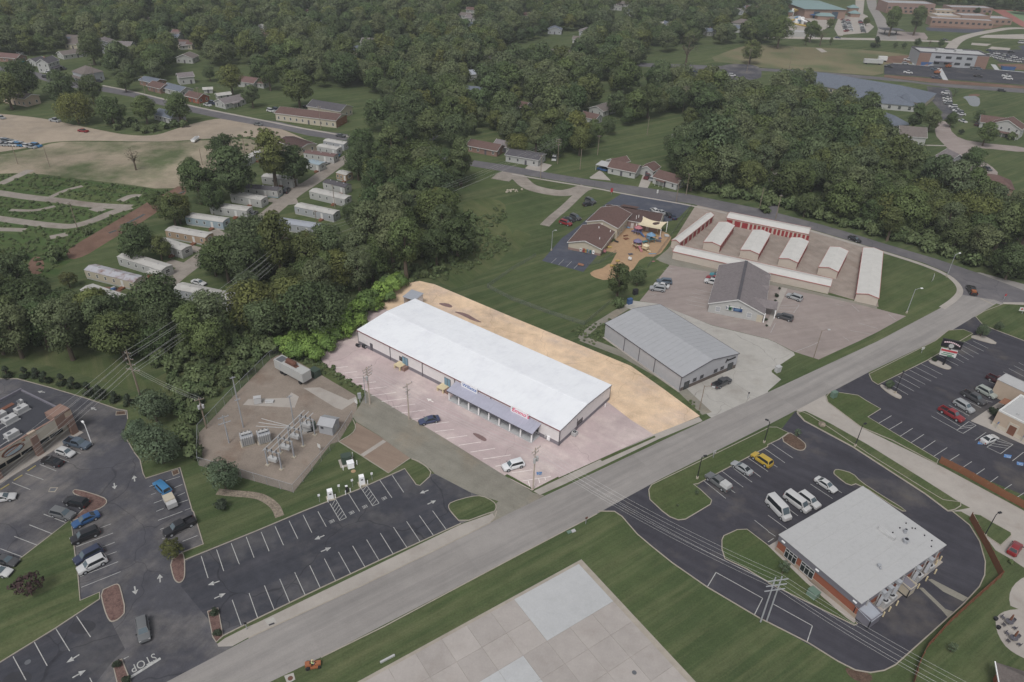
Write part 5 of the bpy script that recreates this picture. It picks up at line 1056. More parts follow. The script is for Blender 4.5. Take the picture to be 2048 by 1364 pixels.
for c, lx, ly, hh, wm, rm, lb in (('1550,740', 2.4, 2.0, 2.3, 'siding_cream', 'fascia_grey', 'tan and dark grey enclosure in the middle of the equipment pad'), ('1110,1060', 3.0, 3.0, 2.4, 'fascia_grey', 'aluminium_blue', 'dark gated bin enclosure at the corner of the white-roofed building')):
    q = P(*Z9(c)[0], 1.4); o = empty('bin_enclosure', (q.x, q.y, 0), k.ang, lb, 'enclosure')
    MB().box(-lx/2, lx/2, -ly/2, -ly/2+.12, 0, hh).box(-lx/2, lx/2, ly/2-.12, ly/2, 0, hh).box(-lx/2, -lx/2+.12, -ly/2, ly/2, 0, hh).box(lx/2-.12, lx/2, -ly/2, ly/2, 0, hh*.9).obj('wall', MAT[wm], o)
    q = MB(); q.hexa([(-lx/2-.1,-ly/2-.1,hh),(lx/2+.1,-ly/2-.1,hh-.5),(lx/2+.1,ly/2+.1,hh-.5),(-lx/2-.1,ly/2+.1,hh)], [(-lx/2-.1,-ly/2-.1,hh+.08),(lx/2+.1,-ly/2-.1,hh-.42),(lx/2+.1,ly/2+.1,hh-.42),(-lx/2-.1,ly/2+.1,hh+.08)]); q.obj('roof', MAT[rm], o)
    q = MB(); q.beam((-lx/2,-ly/2-.08,0),(-lx/2,-ly/2-.08,hh),.14); q.beam((lx/2,-ly/2-.08,0),(lx/2,-ly/2-.08,hh*.85),.14); q.beam((-lx/2,-ly/2-.08,.1),(lx/2,-ly/2-.08,.1),.14); q.obj('gate_frame', MAT['black_trim'], o)
def transformer_box(c, lb, rz, sx=1.7, sy=1.5, hh=1.3, mat='green_box', pad=True):
    q = P(*c, .5); o = empty('transformer_box', (q.x, q.y, 0), rz, lb, 'transformer')
    MB().hexa([(-sx/2,-sy/2,.12),(sx/2,-sy/2,.12),(sx/2,sy/2,.12),(-sx/2,sy/2,.12)], [(-sx/2,-sy/2+.2,hh),(sx/2,-sy/2+.2,hh),(sx/2,sy/2-.05,hh),(-sx/2,sy/2-.05,hh)]).obj('cabinet', MAT[mat], o)
    MB().box(-sx/2-.05, sx/2+.05, -sy/2+.1, sy/2, hh, hh+.07).obj('lid', MAT[mat], o)
    if pad: MB().box(-sx/2-.5, sx/2+.5, -sy/2-.6, sy/2+.4, 0, .12).obj('base', MAT['concrete_walk'], o)
    return o
transformer_box(Z9('490,840')[0], 'pale green transformer box on a pad beside the brick building', k.ang)

# shopping centre, left edge
Z5 = lambda s: px(s, 0, 780, 6.82)
s_ = fromeaves('shopping_centre', 'black-roofed shopping centre with cream front, brick piers and an oval sign', 'shopping centre', *Z5('-900,1395;960,310;115,80'), 5.4)
L, Wd = s_.L, s_.W
s_.wall = s_.part('wall', MB().box(0, L, 2.4, Wd, 0, 5.0), 'stucco_cream'); s_.roof = s_.part('roof', MB().box(.3, L-.3, .6, Wd-.3, 5.0, 5.06), 'roof_black')
q = MB(); q.box(0, L, 0, .35, 3.1, 5.9); q.box(0, L, .35, 2.4, 3.1, 3.25); s_.part('front_panel', q, 'stucco_cream')
q = MB(); q.box(0, L, Wd-.3, Wd, 5.0, 5.7); q.box(L-.3, L, .35, Wd-.3, 5.0, 5.5); s_.part('parapet', q, 'fascia_grey'); q = MB(); q.box(-.05, L+.06, -.06, .40, 5.9, 6.02); s_.part('coping', q, 'brick_brown')
q = MB(); q.box(0, L+.5, -1.2, 2.4, 0, .16); s_.part('sidewalk', q, 'concrete_walk')
for c in Z5('20,1230;590,890;1040,590'):
    u = local(s_, c, .3)[0]; s_.part('brick_pier', MB().box(u-.7, u+.7, -.25, .6, .16, 5.0), 'brick_brown'); s_.part('pier_top', MB().box(u-.75, u+.75, -.12, .5, 5.0, 6.1), 'stucco_tan')
u = local(s_, Z5('930,400')[0], 5.4)[0]; s_.part('brick_tower', MB().box(L-3.4, L+.1, -.1, 3.0, 3.3, 6.6), 'brick_brown')
for i in range(12):
    u = L-3-i*3.1; s_.part('shop_window', MB().box(u-1.4, u+1.4, 2.3, 2.42, .5, 3.0), 'glass')
a = Z5('235,850')[0]; u = local(s_, a, 4.6)[0]
o = MB().tube([(u,-.02,4.6),(u,-.14,4.6)], 1.0, 24).obj('oval_sign', MAT['rust'], s_.root); o.scale = (1, 1, 1)
for v in o.data.vertices: v.co.x = u+(v.co.x-u)*2.3; v.co.z = 4.6+(v.co.z-4.6)*.95
q = MB().tube([(u,-.15,4.55),(u,-.19,4.55)], .8, 24).obj('sign_field', MAT['siding_blue'], o)
for v in q.data.vertices: v.co.x = u+(v.co.x-u)*2.3; v.co.z = 4.55+(v.co.z-4.55)*.8
q = MB(); q.beam((u-1.7,-.2,4.55),(u+1.2,-.2,5.05),.06,.28); q.hexa([(u+1.9,-.22,5.5),(u+2.7,-.22,5.2),(u+2.6,-.22,5.75)], [(u+1.9,-.1,5.5),(u+2.7,-.1,5.2),(u+2.6,-.1,5.75)]); q.obj('sign_ornament', MAT['terracotta'], o)
for c, sx, sy in (('290,255', 2.4, 1.6), ('280,165', .9, .8), ('160,600', 2.4, 1.5), ('130,395', 2.6, 1.8), ('15,330', 1.6, 1.5), ('-170,470', 2.4, 1.6)):
    u, v = local(s_, Z5(c)[0], 5.8); q = MB(); q.box(u-sx/2, u+sx/2, v-sy/2, v+sy/2, 5.3, 6.3); q.box(u-sx/2-.25, u+sx/2+.25, v-sy/2-.1, v-sy/2+.1, 5.06, 5.3); q.box(u-sx/2-.25, u+sx/2+.25, v+sy/2-.1, v+sy/2+.1, 5.06, 5.3)
    o = q.obj('rooftop_unit', MAT['hvac'], s_.root); MB().tube([(u-.4,v,6.3),(u-.4,v,6.35)], .4, 12).obj('fan_guard', MAT['steel_dark'], o)
u, v = local(s_, Z5('70,245')[0], 5.1); s_.part('roof_hatch', MB().box(u-1.8, u+1.8, v-.5, v+.5, 5.06, 5.2), 'copper_brown')
for c1, c2 in (('0,550;230,400', 0), ('0,770;255,600', 0)):
    a, c = Z5(c1); A_, B_ = local(s_, a, 5.1), local(s_, c, 5.1); s_.part('gas_pipe', MB().beam((*A_, 5.15), (*B_, 5.15), .14), 'hvac')
# restaurant, right edge
r = fromeaves('restaurant_building', 'tan restaurant with a flat white roof at the right edge of the picture', 'restaurant', T(3,2,'1842,560')[0], T(3,2,'2250,765')[0], T(3,2,'2330,583')[0], 4.1)
r.flat('stucco_tan', 'roof_white_tpo', .35, .4, 'white_trim'); r.base(.9, 'stucco_cream', out=.05)
u = local(r, T(3,2,'1945,720')[0], 1.2)[0]; r.door(0, u, 1.5, 2.4, 'copper_brown'); q = MB(); q.box(u-1.1, u+1.1, -.16, -.05, 0, 3.0); r.part('door_arch', q, 'stucco_cream')
r.door(0, u, 1.5, 2.4, 'copper_brown', out=.17)
e = local(r, T(3,2,'1990,345')[0], 4.6); q = MB(); q.box(e[0]-3.5, e[0]+4, e[1]-2.2, e[1]+2, 0, 4.7); r.part('entrance_tower', q, 'stucco_tan'); q = MB(); q.box(e[0]-3.6, e[0]+4.1, e[1]-2.3, e[1]+2.1, 4.7, 4.85); r.part('tower_roof', q, 'roof_white_tpo')
e = local(r, T(3,2,'1885,480')[0], 2.6); q = MB(); q.hexa([(-2.2,e[1]-1.5,2.5),(0,e[1]-1.5,2.9),(0,e[1]+1.5,2.9),(-2.2,e[1]+1.5,2.5)], [(-2.2,e[1]-1.5,2.62),(0,e[1]-1.5,3.02),(0,e[1]+1.5,3.02),(-2.2,e[1]+1.5,2.62)]); r.part('tiled_awning', q, 'terracotta')
for x, y in ((3, 2), (7, 3.5), (5, 5)): r.part('roof_vent', MB().box(x, x+.5, y, y+.5, 4.1, 4.6), 'hvac', r.roof)
# brick house corner, bottom right
c_ = fromeaves('brick_building', 'corner of a low brick building with a tan shingle roof and white trim', 'building', *T(3,3,'1905,1470;2300,1600;2310,1385'), 3.2)
c_.hip(2.2, 'brick_red', 'shingle_tan', .6); q = MB(); q.box(-.75, c_.L+.75, -.75, -.6, 3.02, 3.2); q.box(-.75, -.6, -.6, c_.W+.75, 3.02, 3.2); c_.part('fascia', q, 'post_white')
for z in (): pass
# ------------------------------------------------------------------ mobile homes
Z4 = lambda s: px(s, 330, 280, 5.457)
TG = 'mobile homes along the gravel lane'
def trailer(lb, A_, B_, wall, roof='roof_trailer', z=2.9, W=4.1, rise=.35, skirt='siding_white', L=None, porch=False):
    a, b = P(*A_, z), P(*B_, z)
    if L: b = a+(b-a).normalized()*L
    t = Bld('mobile_home', lb, 'mobile home', a, b, W, z, TG); t.gable('x', rise, wall, roof, .08, .06, z0=.5)
    t.part('skirting', MB().box(.06, t.L-.06, .06, t.W-.06, 0, .5), skirt)
    n = max(3, int(t.L/2.8))
    for i in range(n):
        u = (i+.5)*t.L/n
        if i == n*2//3: t.door(0, u, .85, 2.5, 'white_trim')
        else: t.window(0, u, 1.75, .7, .95, 'white_trim')
    t.window(1, t.W/2, 1.8, 1.5, 1.0); t.window(3, t.W/2, 1.8, 1.2, 1.0)
    u = t.L*(n*2//3+.5)/n; q = MB(); q.box(u-.7, u+.7, -1.2, 0, 0, .5); q.box(u-.5, u+.5, -1.7, -1.2, 0, .25); t.part('steps', q, 'fence_wood_old')
    q = MB()
    for i in range(3): q.box(t.L*(.2+.3*i), t.L*(.2+.3*i)+.35, t.W*.45, t.W*.45+.35, z+rise-.05, z+rise+.3)
    q.obj('roof_vent', MAT['hvac'], t.roof)
    if porch: q = MB(); q.box(t.L-4, t.L-.5, -2.4, -.05, 2.3, 2.42); o = t.part('porch_roof', q, roof); MB().box(t.L-3.9, t.L-3.8, -2.35, -2.25, 0, 2.3).box(t.L-.7, t.L-.6, -2.35, -2.25, 0, 2.3).obj('porch_post', MAT['white_trim'], o)
    return t
t01 = lambda s: T(0,1,s)[0]
trailer('cream mobile home with a patchy rusted roof at the near end of the lane', t01('672,795'), t01('1070,895'), 'siding_cream', 'roof_rust', rise=.6)
trailer('pale mobile home nearly hidden by the wood, below the rusted-roof one', t01('640,955'), t01('905,1045'), 'siding_white')
trailer('pale grey mobile home with a weathered white roof beside a parked car', t01('1385,945'), t01('1865,1045'), 'siding_grey', porch=True, rise=.5)
trailer('white mobile home with a dark-roofed porch behind a leaning tree', t01('935,690'), t01('1290,800'), 'siding_white', porch=True)
trailer('white-roofed mobile home with a big end window, partly behind branches', t01('1190,560'), t01('1450,640'), 'siding_white')
trailer('peach mobile home with a white roof, standing on blocks', t01('1320,480'), t01('1640,538'), 'siding_peach')
trailer('light blue mobile home with junk piled along its side', t01('1480,372'), t01('1780,415'), 'siding_blue')
trailer('white mobile home just beyond the light blue one', t01('1675,288'), t01('1970,325'), 'siding_white')
trailer('short white mobile home with a bent end, beyond two white ones', Z4('710,600')[0], Z4('1045,660')[0], 'siding_white')
trailer('white mobile home with blue trim and a dark shingle roof', Z4('860,520')[0], Z4('1225,555')[0], 'siding_white', 'shingle_charcoal', rise=.7, skirt='siding_blue')
trailer('white mobile home beneath the tallest tree of the lane', Z4('1050,400')[0], Z4('1385,445')[0], 'siding_white')
trailer('small mobile home with a light blue roof', Z4('1535,240')[0], Z4('1680,275')[0], 'siding_white', 'siding_blue')
trailer('white mobile home with a red striped roof', Z4('1510,140')[0], Z4('1840,185')[0], 'siding_white', 'red_roof')
trailer('white mobile home behind the red-roofed one', Z4('1655,68')[0], Z4('1870,108')[0], 'siding_white')
trailer('farthest white mobile home near the street', Z4('1725,10')[0], Z4('1950,50')[0], 'siding_grey')
trailer('white mobile home with three dark windows on the right of the lane', Z4('1572,560')[0], Z4('1960,650')[0], 'siding_white')
trailer('grey-white mobile home, middle of three on the right of the lane', Z4('1410,725')[0], Z4('1835,815')[0], 'siding_grey', rise=.45)
trailer('long pale blue-grey mobile home nearest the wood on the right of the lane', Z4('1205,895')[0], Z4('1690,970')[0], 'siding_grey', 'aluminium_blue')
trailer('small white mobile home with a dark roof on the right of the lane', Z4('1720,462')[0], Z4('1960,520')[0], 'siding_white', 'shingle_charcoal', rise=.6)
trailer('pinkish mobile home at the top right of the lane', Z4('1865,358')[0], Z4('1975,385')[0], 'siding_peach')
trailer('long white shed roof lying askew behind the tall trees of the lane', Z4('865,232')[0], Z4('1060,122')[0], 'siding_white', W=3)
for i, (c, lb) in enumerate((('1640,440', 'junk heap along the light blue mobile home'), ('1830,340', 'junk heap beside the white mobile home beyond the blue one'), ('1610,1105', 'pale junk heap behind the weathered grey mobile home'), ('950,940', 'wooden steps and rubbish by the rusted-roof mobile home'))):
    q = P(*T(0,1,c)[0]); o = empty('junk_heap', (q.x, q.y, 0), .3*i, lb, 'junk')
    for j in range(9):
        x, y, a = random.uniform(-3,3), random.uniform(-.9,.9), random.uniform(.2,.8); b = MB(); b.box(x-a, x+a*.6, y-a*.5, y+a*.5, 0, a*random.uniform(.5,1.3)); b.obj('junk_box', MAT[random.choice(['hvac','trim_dark','copper_brown','siding_white','blue_paint','rust'])], o)
# ------------------------------------------------------------------ houses
def hs(lb, c, r, s, L, W, h=2.7, rise=1.7, wall='siding_white', roof='shingle_grey', axis='x', **k):
    a, b = T(c, r, s); return house(lb, a, b, L, W, h, rise, wall, roof, axis, **k)
D1 = 0
hs('white two-storey farmhouse with a dark roof and a front porch', 0,0,'380,490;440,470', 10, 7, 5.4, 2.2, roof='shingle_charcoal', porch=(0, 5, 8, 2.2), chim=True)
hs('low garage wing beside the white farmhouse', 0,0,'290,480;350,465', 8, 6, 2.6, 1.4, roof='shingle_charcoal')
hs('white house with a brown-grey roof behind a clipped hedge', 0,0,'570,420;640,410', 14, 8, roof='shingle_tan')
hs('big old house with a broad grey hipped roof and wraparound porch', 0,0,'700,570;770,590', 12, 11, 4.6, 3.2, 'siding_grey', 'shingle_tan', hip=True, porch=(0, 6, 11, 2.4))
hs('brick-red roofed house at the far left edge', 0,0,'90,450;150,455', 14, 8, roof='red_roof', wall='brick_brown')
hs('brick house with a blue-grey flat-pitched roof in the trees', 0,0,'1220,640;1290,655', 12, 8, rise=1.2, roof='shingle_blue', wall='brick_brown')
hs('low brown-roofed house beside the blue-grey one', 0,0,'1280,685;1340,700', 11, 8, roof='shingle_brown', wall='brick_brown')
hs('white house with a long grey roof and pale gable end', 0,0,'1420,705;1490,722', 15, 8, roof='shingle_blue', wall='siding_white')
hs('small red-brick house by the street with a brown roof', 0,0,'1575,765;1640,780', 10, 7, roof='shingle_brown', wall='brick_red')
hs('white bungalow with parked cars in front and a grey roof', 0,0,'1840,800;1920,780', 13, 8, roof='shingle_grey', porch=(0, 6, 5, 2))
hs('white garden shed behind the white bungalow', 0,0,'1785,752;1840,745', 7, 4, 2.2, .8, roof='roof_trailer', cat='shed', name='garden_shed')
hs('tiny white shed on the big lawn', 0,0,'1662,708;1700,706', 4.5, 3, 2.2, .7, roof='roof_trailer', cat='shed', name='garden_shed')
hs('white cottage with a grey roof under a round tree by the gravel lot', 0,0,'1355,915;1430,935', 13, 8, roof='shingle_blue')
hs('white house with a red-brown roof at the wood edge', 0,0,'2000,645;2070,655', 11, 8, 3, 2, roof='red_roof')
hs('tan building half hidden by the big trees on the left', 0,0,'160,760;220,770', 16, 8, 4, 1.2, 'stucco_tan', 'shingle_tan')
hs('grey roof showing through the trees above the farmhouse', 0,0,'575,315;640,310', 10, 7, roof='shingle_blue')
hs('pale house wall glimpsed between trees at top left', 0,0,'1390,292;1450,297', 10, 7, roof='shingle_blue')
hs('white house glimpsed behind the tall trees, left of the lawn', 0,0,'1480,605;1530,600', 8, 6, 4)
hs('pale roof deep in the trees, top left', 0,0,'1490,355;1540,352', 9, 6)
hs('white house with a red roof by the far trees', 1,0,'90,285;140,290', 11, 7, 3, 1.8, roof='red_roof')
hs('white house beside the red-roofed one in the far trees', 1,0,'25,222;70,226', 9, 6)
hs('grey-roofed two-storey house deep in the woods', 1,0,'525,160;580,165', 11, 7, 4.4, 1.8, roof='shingle_blue')
hs('white cottage with a brown roof left of the mown field', 1,0,'20,650;60,655', 11, 7, roof='shingle_brown')
g1 = hs('long pale workshop with a mauve-brown roof and an orange end wall', 1,0,'440,910;560,925', 33, 11, 3.6, 1.6, 'siding_cream', 'shingle_brown', cat='workshop', name='workshop'); g1.part('end_panel', MB().box(g1.L-.02, g1.L+.06, .3, g1.W-.3, 0, 3.5), 'terracotta')
hs('workshop wing with a dark grey roof behind the long pale workshop', 1,0,'590,850;680,865', 20, 10, 3.8, 2, 'siding_cream', 'shingle_charcoal', cat='workshop', name='workshop')
hs('flat dark roofed shed above the mobile homes', 1,0,'325,1140;400,1165', 15, 9, 3, 1, 'siding_cream', 'shingle_dark_brown', cat='shed', name='shed')
hs('house with a wide pale roof beside a bright drive at the top', 1,0,'1655,115;1700,120', 17, 9, roof='shingle_tan')
hs('house with a brown roof behind the pale one at the top', 1,0,'1750,75;1800,78', 14, 8, roof='shingle_brown')
hs('brown-grey garage right of the pale roofed house at the top', 1,0,'1740,140;1790,145', 12, 8, roof='shingle_grey')
hs('metal building with a light blue-grey roof in the woods', 1,0,'1730,580;1790,575', 13, 9, 3.5, 1.6, roof='aluminium_blue')
hs('house with a tan porch roof amid the woods', 1,0,'1690,775;1740,770', 10, 8, roof='shingle_tan')
hs('house with a blue-grey roof just behind the tan porch', 1,0,'1740,715;1790,718', 10, 8, 3.5, roof='shingle_blue')
hs('dark roof hidden in the middle of the woods', 1,0,'905,335;950,340', 10, 7, roof='shingle_charcoal')
hs('low house with a brown roof behind the street trees', 1,0,'1840,1165;1920,1180', 15, 8, roof='shingle_brown', wall='brick_brown')
hs('carport-like white house end between the street trees', 1,0,'1990,1155;2060,1170', 8, 6)
hs('white house with a tan roof partly behind a round tree', 2,0,'60,835;110,845', 11, 8, 3, 1.8, roof='shingle_brown')
hs('white garage with a pale grey gable roof on a shady lawn', 2,0,'725,860;800,835', 12, 9, 3, 1.8, roof='shingle_tan', cat='garage', name='garage')
hs('small brown-roofed shed below the white garage', 2,0,'635,930;680,940', 9, 7, roof='shingle_brown')
hs('dark flat-roofed house with a white van alongside', 2,0,'110,1235;200,1250', 15, 9, 3, 1, roof='shingle_charcoal')
b = hs('white house with a brown roof and an open carport', 2,0,'905,1335;980,1350', 12, 8, 2.8, 1.9, roof='shingle_brown'); b.part('carport_roof', MB().box(-6, -.2, .5, 7, 2.4, 2.52), 'hvac')
q = MB()
for x, y in ((-5.8,.7),(-5.8,6.8)): q.box(x-.06, x+.06, y-.06, y+.06, 0, 2.4)
b.part('carport_post', q, 'white_trim')
hs('small brown-roofed outbuilding behind the carport house', 2,0,'850,1285;900,1275', 8, 5.5, 2.6, 1.4, roof='shingle_brown')
hs('small white house with a rounded brown roof beyond two parked trucks', 2,0,'1105,1340;1150,1350', 6, 7, 2.6, 1.6, roof='shingle_brown', axis='y')
hs('white brown-roofed bungalow standing on the street lawn by the woods', 2,1,'1270,55;1340,75', 11, 9, 2.8, 1.8, roof='shingle_brown', porch=(0, 4, 4, 1.8))
hs('pale house roof at the edge of the open field in the woods', 2,0,'545,310;600,315', 10, 7, 2.8, 1.6, roof='shingle_tan')
hs('dark roof above the pale house near the lane', 2,0,'605,245;650,240', 9, 7, roof='shingle_blue')
hs('white house on the lawn near the pale green bush', 2,0,'285,440;330,445', 8, 6, 3.5)
hs('white house with a pinkish garage in the woods clearing', 2,0,'430,430;490,440', 13, 8, roof='shingle_tan')
hs('pale shed with a grey roof below the clearing', 2,0,'335,600;380,610', 6, 7, roof='shingle_grey')
hs('pinkish roof at the very top beside the lane', 2,0,'870,25;920,27', 14, 9, roof='shingle_tan')
hs('grey-blue roof right of the lane near the top', 2,0,'980,90;1020,95', 12, 9, 4, roof='shingle_blue')
hs('pale roof at the very top right of the lane', 2,0,'1090,15;1140,18', 14, 9, 4)
hs('white house end in the woods near the top right', 2,0,'1235,190;1260,200', 6, 6, 4, 2, roof='shingle_blue')
hs('small white building with a blue-grey roof and a roof vent', 2,0,'1600,245;1660,245', 12, 9, 3.4, 2, roof='shingle_blue', chim=True)
hs('large house with a sprawling grey roof near the meadow', 2,0,'1880,185;1960,195', 24, 13, 3.4, 3, roof='shingle_tan', hip=True)
hs('long low house left of the sprawling grey roof', 2,0,'1765,215;1840,225', 15, 8, 3, 1.8, roof='shingle_tan')
hs('house with a brown roof behind the sprawling one', 2,0,'1940,70;2000,75', 16, 10, 3.4, 2.4, roof='shingle_brown')
hs('pale house wall among trees at the top edge', 2,0,'1805,80;1830,85', 8, 6, 3.4)
hs('tiny white pump house in the clearing', 2,0,'1310,1090;1335,1092', 3, 3, 2.4, .8, cat='shed', name='shed')
for i, c in enumerate(px('143,76 153,85 205,82 220,94 250,89 346,70 374,86 374,113 478,52 520,56 609,25 740,82 466,27 701,97 885,49 929,49 995,119 1117,105 1143,113 1173,62 1333,49 1505,15 1482,56 1473,21 1229,12 36,2 300,40 560,12 820,62 840,10 1060,30 1110,58 1380,30 1400,8 240,20 90,40')):
    house('pale house wall just showing among the far treetops', c, (c[0]+30, c[1]+1.5), random.uniform(10, 15), random.uniform(7, 10), 3.2, 2.0, random.choice(['siding_white','siding_cream','siding_grey','siding_white']), random.choice(['shingle_tan','shingle_blue','shingle_grey','shingle_brown','roof_trailer']), random.choice('xy'), group='houses among the far trees')
hs('red garden barn deep in the trees, far left', 0,0,'1420,255;1450,257', 6, 5, 3, 1.6, 'brick_red', 'red_roof')
# right side houses
Z10 = lambda s: px(s, 1700, 130, 5.684)
house('grey-roofed rambling house at the wood edge beside the care home', *Z10('420,620;500,650'), 20, 11, 3, 3.2, 'siding_white', 'shingle_blue', 'x', hip=True)
house('white two-storey house with a steep grey gable and white porch posts', *Z10('690,780;760,850'), 9, 12, 4.8, 3.4, 'siding_white', 'shingle_tan', 'y', porch=(1, 5, 6, 2))
house('grey-brown garage roof below the round tree by the cul-de-sac', *Z10('1240,1180;1330,1200'), 10, 9, 2.8, 2.6, 'siding_grey', 'shingle_tan', 'x')
house('house roof with a pale gable peeping over the dark tree', *Z10('1150,1060;1210,1090'), 8, 9, 3.5, 3, 'siding_grey', 'shingle_grey', 'x')
house('broad brown-roofed house at the right edge, above the woods', *Z10('1560,1320;1660,1335'), 18, 12, 2.8, 3.2, 'brick_brown', 'shingle_brown', 'x', hip=True)
house('large white two-storey house with brown roofs and a long front porch', *Z10('1800,680;1900,700'), 14, 9, 5.2, 3.2, 'siding_white', 'shingle_brown', 'y', porch=(0, 7, 13, 2.4))
house('brown-roofed wing of the large white house', *Z10('1610,640;1690,650'), 11, 8, 3, 2.6, 'siding_white', 'shingle_brown', 'x')
# care home with the wide blue-grey roof
ch = fromeaves('care_home', 'sprawling care home with a very wide blue-grey shingle roof', 'care home', T(3,0,'150,640')[0], T(3,0,'1240,830')[0], T(3,0,'1270,735')[0], 3.2); ch.hip(4.5, 'siding_cream', 'shingle_blue', .6)
for i in range(10): ch.window(0, ch.L*(i+.5)/10, 1.6, 1.4, 1.4)
for u, wd in ((.62, 7), (.86, 9)):
    q = MB(); x = ch.L*u; q.hexa([(x-wd/2,-5,3.1),(x+wd/2,-5,3.1),(x+.1,-5,6.0),(x-.1,-5,6.0)], [(x-wd/2,6,3.1),(x+wd/2,6,3.1),(x+.1,6,6.0),(x-.1,6,6.0)]); o = ch.part('gable_wing', q, 'shingle_blue'); MB().box(x-wd/2+.4, x+wd/2-.4, -4.9, -.0, 0, 3.1).obj('wing_wall', MAT['siding_white'], o)
cw = fromeaves('care_home', 'rear wing of the care home with white framed dormers', 'care home', T(3,0,'620,800')[0], T(3,0,'1180,850')[0], T(3,0,'1200,790')[0], 3.2); cw.hip(3, 'siding_white', 'shingle_blue')
for i in range(7): cw.window(0, cw.L*(i+.5)/7, 1.6, 1.6, 1.8)
# construction-site commercial building
Z11 = lambda s: px(s, 1792, 0, 8)
cb = fromeaves('commercial_block', 'new two-storey brick and grey block behind the far car park', 'commercial building', Z11('385,840')[0], Z11('1500,905')[0], Z11('1440,825')[0], 8.5)
cb.flat('siding_grey', 'roof_white_tpo', .8, .35, 'trim_dark'); Lc = cb.L
q = MB(); q.box(-.05, Lc*.17, -.06, 0, 0, 8.4); q.box(Lc*.83, Lc+.05, -.06, 0, 0, 8.4); cb.part('brick_panel', q, 'brick_brown')
for zz in (6.2, 2.4):
    for u in (.28, .43, .58, .73): cb.window(0, Lc*u, zz, 3.6, 1.5, 'trim_dark')
for u in (.3, .57): cb.part('rooftop_unit', MB().box(Lc*u, Lc*u+5, cb.W*.4, cb.W*.6, 8.5, 10.2), 'hvac', cb.roof)
cb.part('entrance_canopy', MB().box(Lc*.24, Lc*.5, -2.5, 0, 3.4, 3.8), 'fascia_grey')
# pool building and water park
pb = fromeaves('recreation_centre', 'brick recreation centre with a teal metal roof', 'recreation centre', T(3,0,'300,72')[0], T(3,0,'628,78')[0], T(3,0,'640,10')[0], 8)
pb.hip(3, 'brick_school', 'teal_roof', 1.2)
for u in (.22, .67): pb.part('entrance_glass', MB().box(pb.L*u, pb.L*u+6, -.08, .0, 0, 6), 'glass_blue')
for c, lb in (('455,125', 'small teal-roofed pavilion in front of the recreation centre'), ('155,92', 'small teal-roofed kiosk at the left of the water park'), ('680,60', 'brick tower with a teal cap right of the recreation centre'), ('690,105', 'low teal-roofed entrance lodge by the far car park')):
    t = T(3,0,c)[0]; b = centred('pavilion', lb, 'pavilion', t, (t[0]+20, t[1]+.6), 16 if '455' in c else 9, 7, 6 if 'tower' in lb else 3.2); b.hip(2.5, 'brick_school', 'teal_roof', .6)
for i, (c, mt, lb) in enumerate((('170,210', 'yellow_paint', 'yellow water slide loop'), ('230,195', 'sky_blue', 'blue water slide at the middle of the water park'), ('300,205', 'post_white', 'white water slide above the changing block'), ('130,130', 'blue_paint', 'blue funnel slide at the left of the water park'), ('210,120', 'yellow_paint', 'yellow sun shade behind the slides'), ('350,145', 'blue_paint', 'blue sun umbrella of the water park'), ('330,128', 'blue_paint', 'smaller blue umbrella by the recreation centre'))):
    q = P(*T(3,0,c)[0]); o = empty('water_slide' if 'slide' in lb else 'sun_umbrella', (q.x, q.y, 0), i, lb, 'water slide' if 'slide' in lb else 'umbrella')
    if 'slide' in lb: MB().tube([(math.cos(a*.5)*5+a*.8, math.sin(a*.5)*3.5, 6-a*.42) for a in range(14)], .8, 6).obj('slide_tube', MAT[mt], o); MB().box(4,6,-1,1,0,6.2).obj('tower', MAT['post_white'], o)
    else: MB().tube([(0,0,0),(0,0,3)], .15).obj('pole', MAT['post_white'], o); MB().tube([(0,0,3.0),(0,0,4.2)], [4.2,.1], 8).obj('canopy', MAT[mt], o)
sheet('pool_deck', T(3,0,'120,130 380,125 500,175 490,225 300,285 170,285 120,200'), 'concrete_walk', 5, 1); sheet('pool_water', T(3,0,'200,160 300,150 360,185 300,200 220,205'), 'water', 7, 2)
b = centred('pool_building', 'long white changing block at the front of the water park', 'building', T(3,0,'230,250')[0], T(3,0,'300,252')[0], 32, 8, 3.6); b.flat('siding_white', 'roof_white_tpo', .3)
# school
def fb(lb, c, L, W, hh, wall='brick_school', roof='metal_grey_roof', par=.5, dy=.6):
    t = T(3,0,c)[0]; b = centred('school_block', lb, 'school building', t, (t[0]+20, t[1]+dy), L, W, hh, zc=hh); b.flat(wall, roof, par)
    n = int(L/5)
    for i in range(n): b.window(0, L*(i+.5)/n, hh*.55, 2.4, 1.6, 'trim_dark')
    return b
fb('tall plain pink-brick school hall with a row of small dark windows', '1110,18', 49, 22, 9, 'pink_brick')
fb('long low school wing in front of the pink-brick hall', '1130,72', 46, 9, 4)
fb('front school wing in red brick above the dark bank', '1540,152', 55, 12, 6, 'brick_school', 'metal_grey_roof', dy=1)
fb('white-roofed school block behind the front wing', '1420,118', 24, 16, 7, 'stucco_tan', 'roof_white_tpo')
fb('brick school block with a flat grey roof right of the white roof', '1630,118', 27, 16, 8)
fb('right end school block with a sloping grey roof beside the running track', '1820,140', 23, 18, 5)
fb('far school wing with grey roofs along the back', '1600,55', 44, 16, 6, 'pink_brick')
fb('small far school block left of the grey roofs', '1400,78', 20, 12, 4.5, 'stucco_tan')
sheet('dark_bank', T(3,0,'1270,215 1330,200 1700,215 1900,195 1860,215 1740,238 1300,222'), 'red_soil', 6, 1)
o = empty('shade_shelter', (*P(*T(3,0,'975,275')[0]).xy, 0), 0, 'dark square canopy on posts beside the street', 'shelter'); MB().box(-9,9,-6,6,4.0,4.4).obj('roof', MAT['trim_dark'], o)
for x in (-5, 5): MB().box(x-.3, x+.3, -.3, .3, 0, 4).obj('post', MAT['trim_dark'], o)
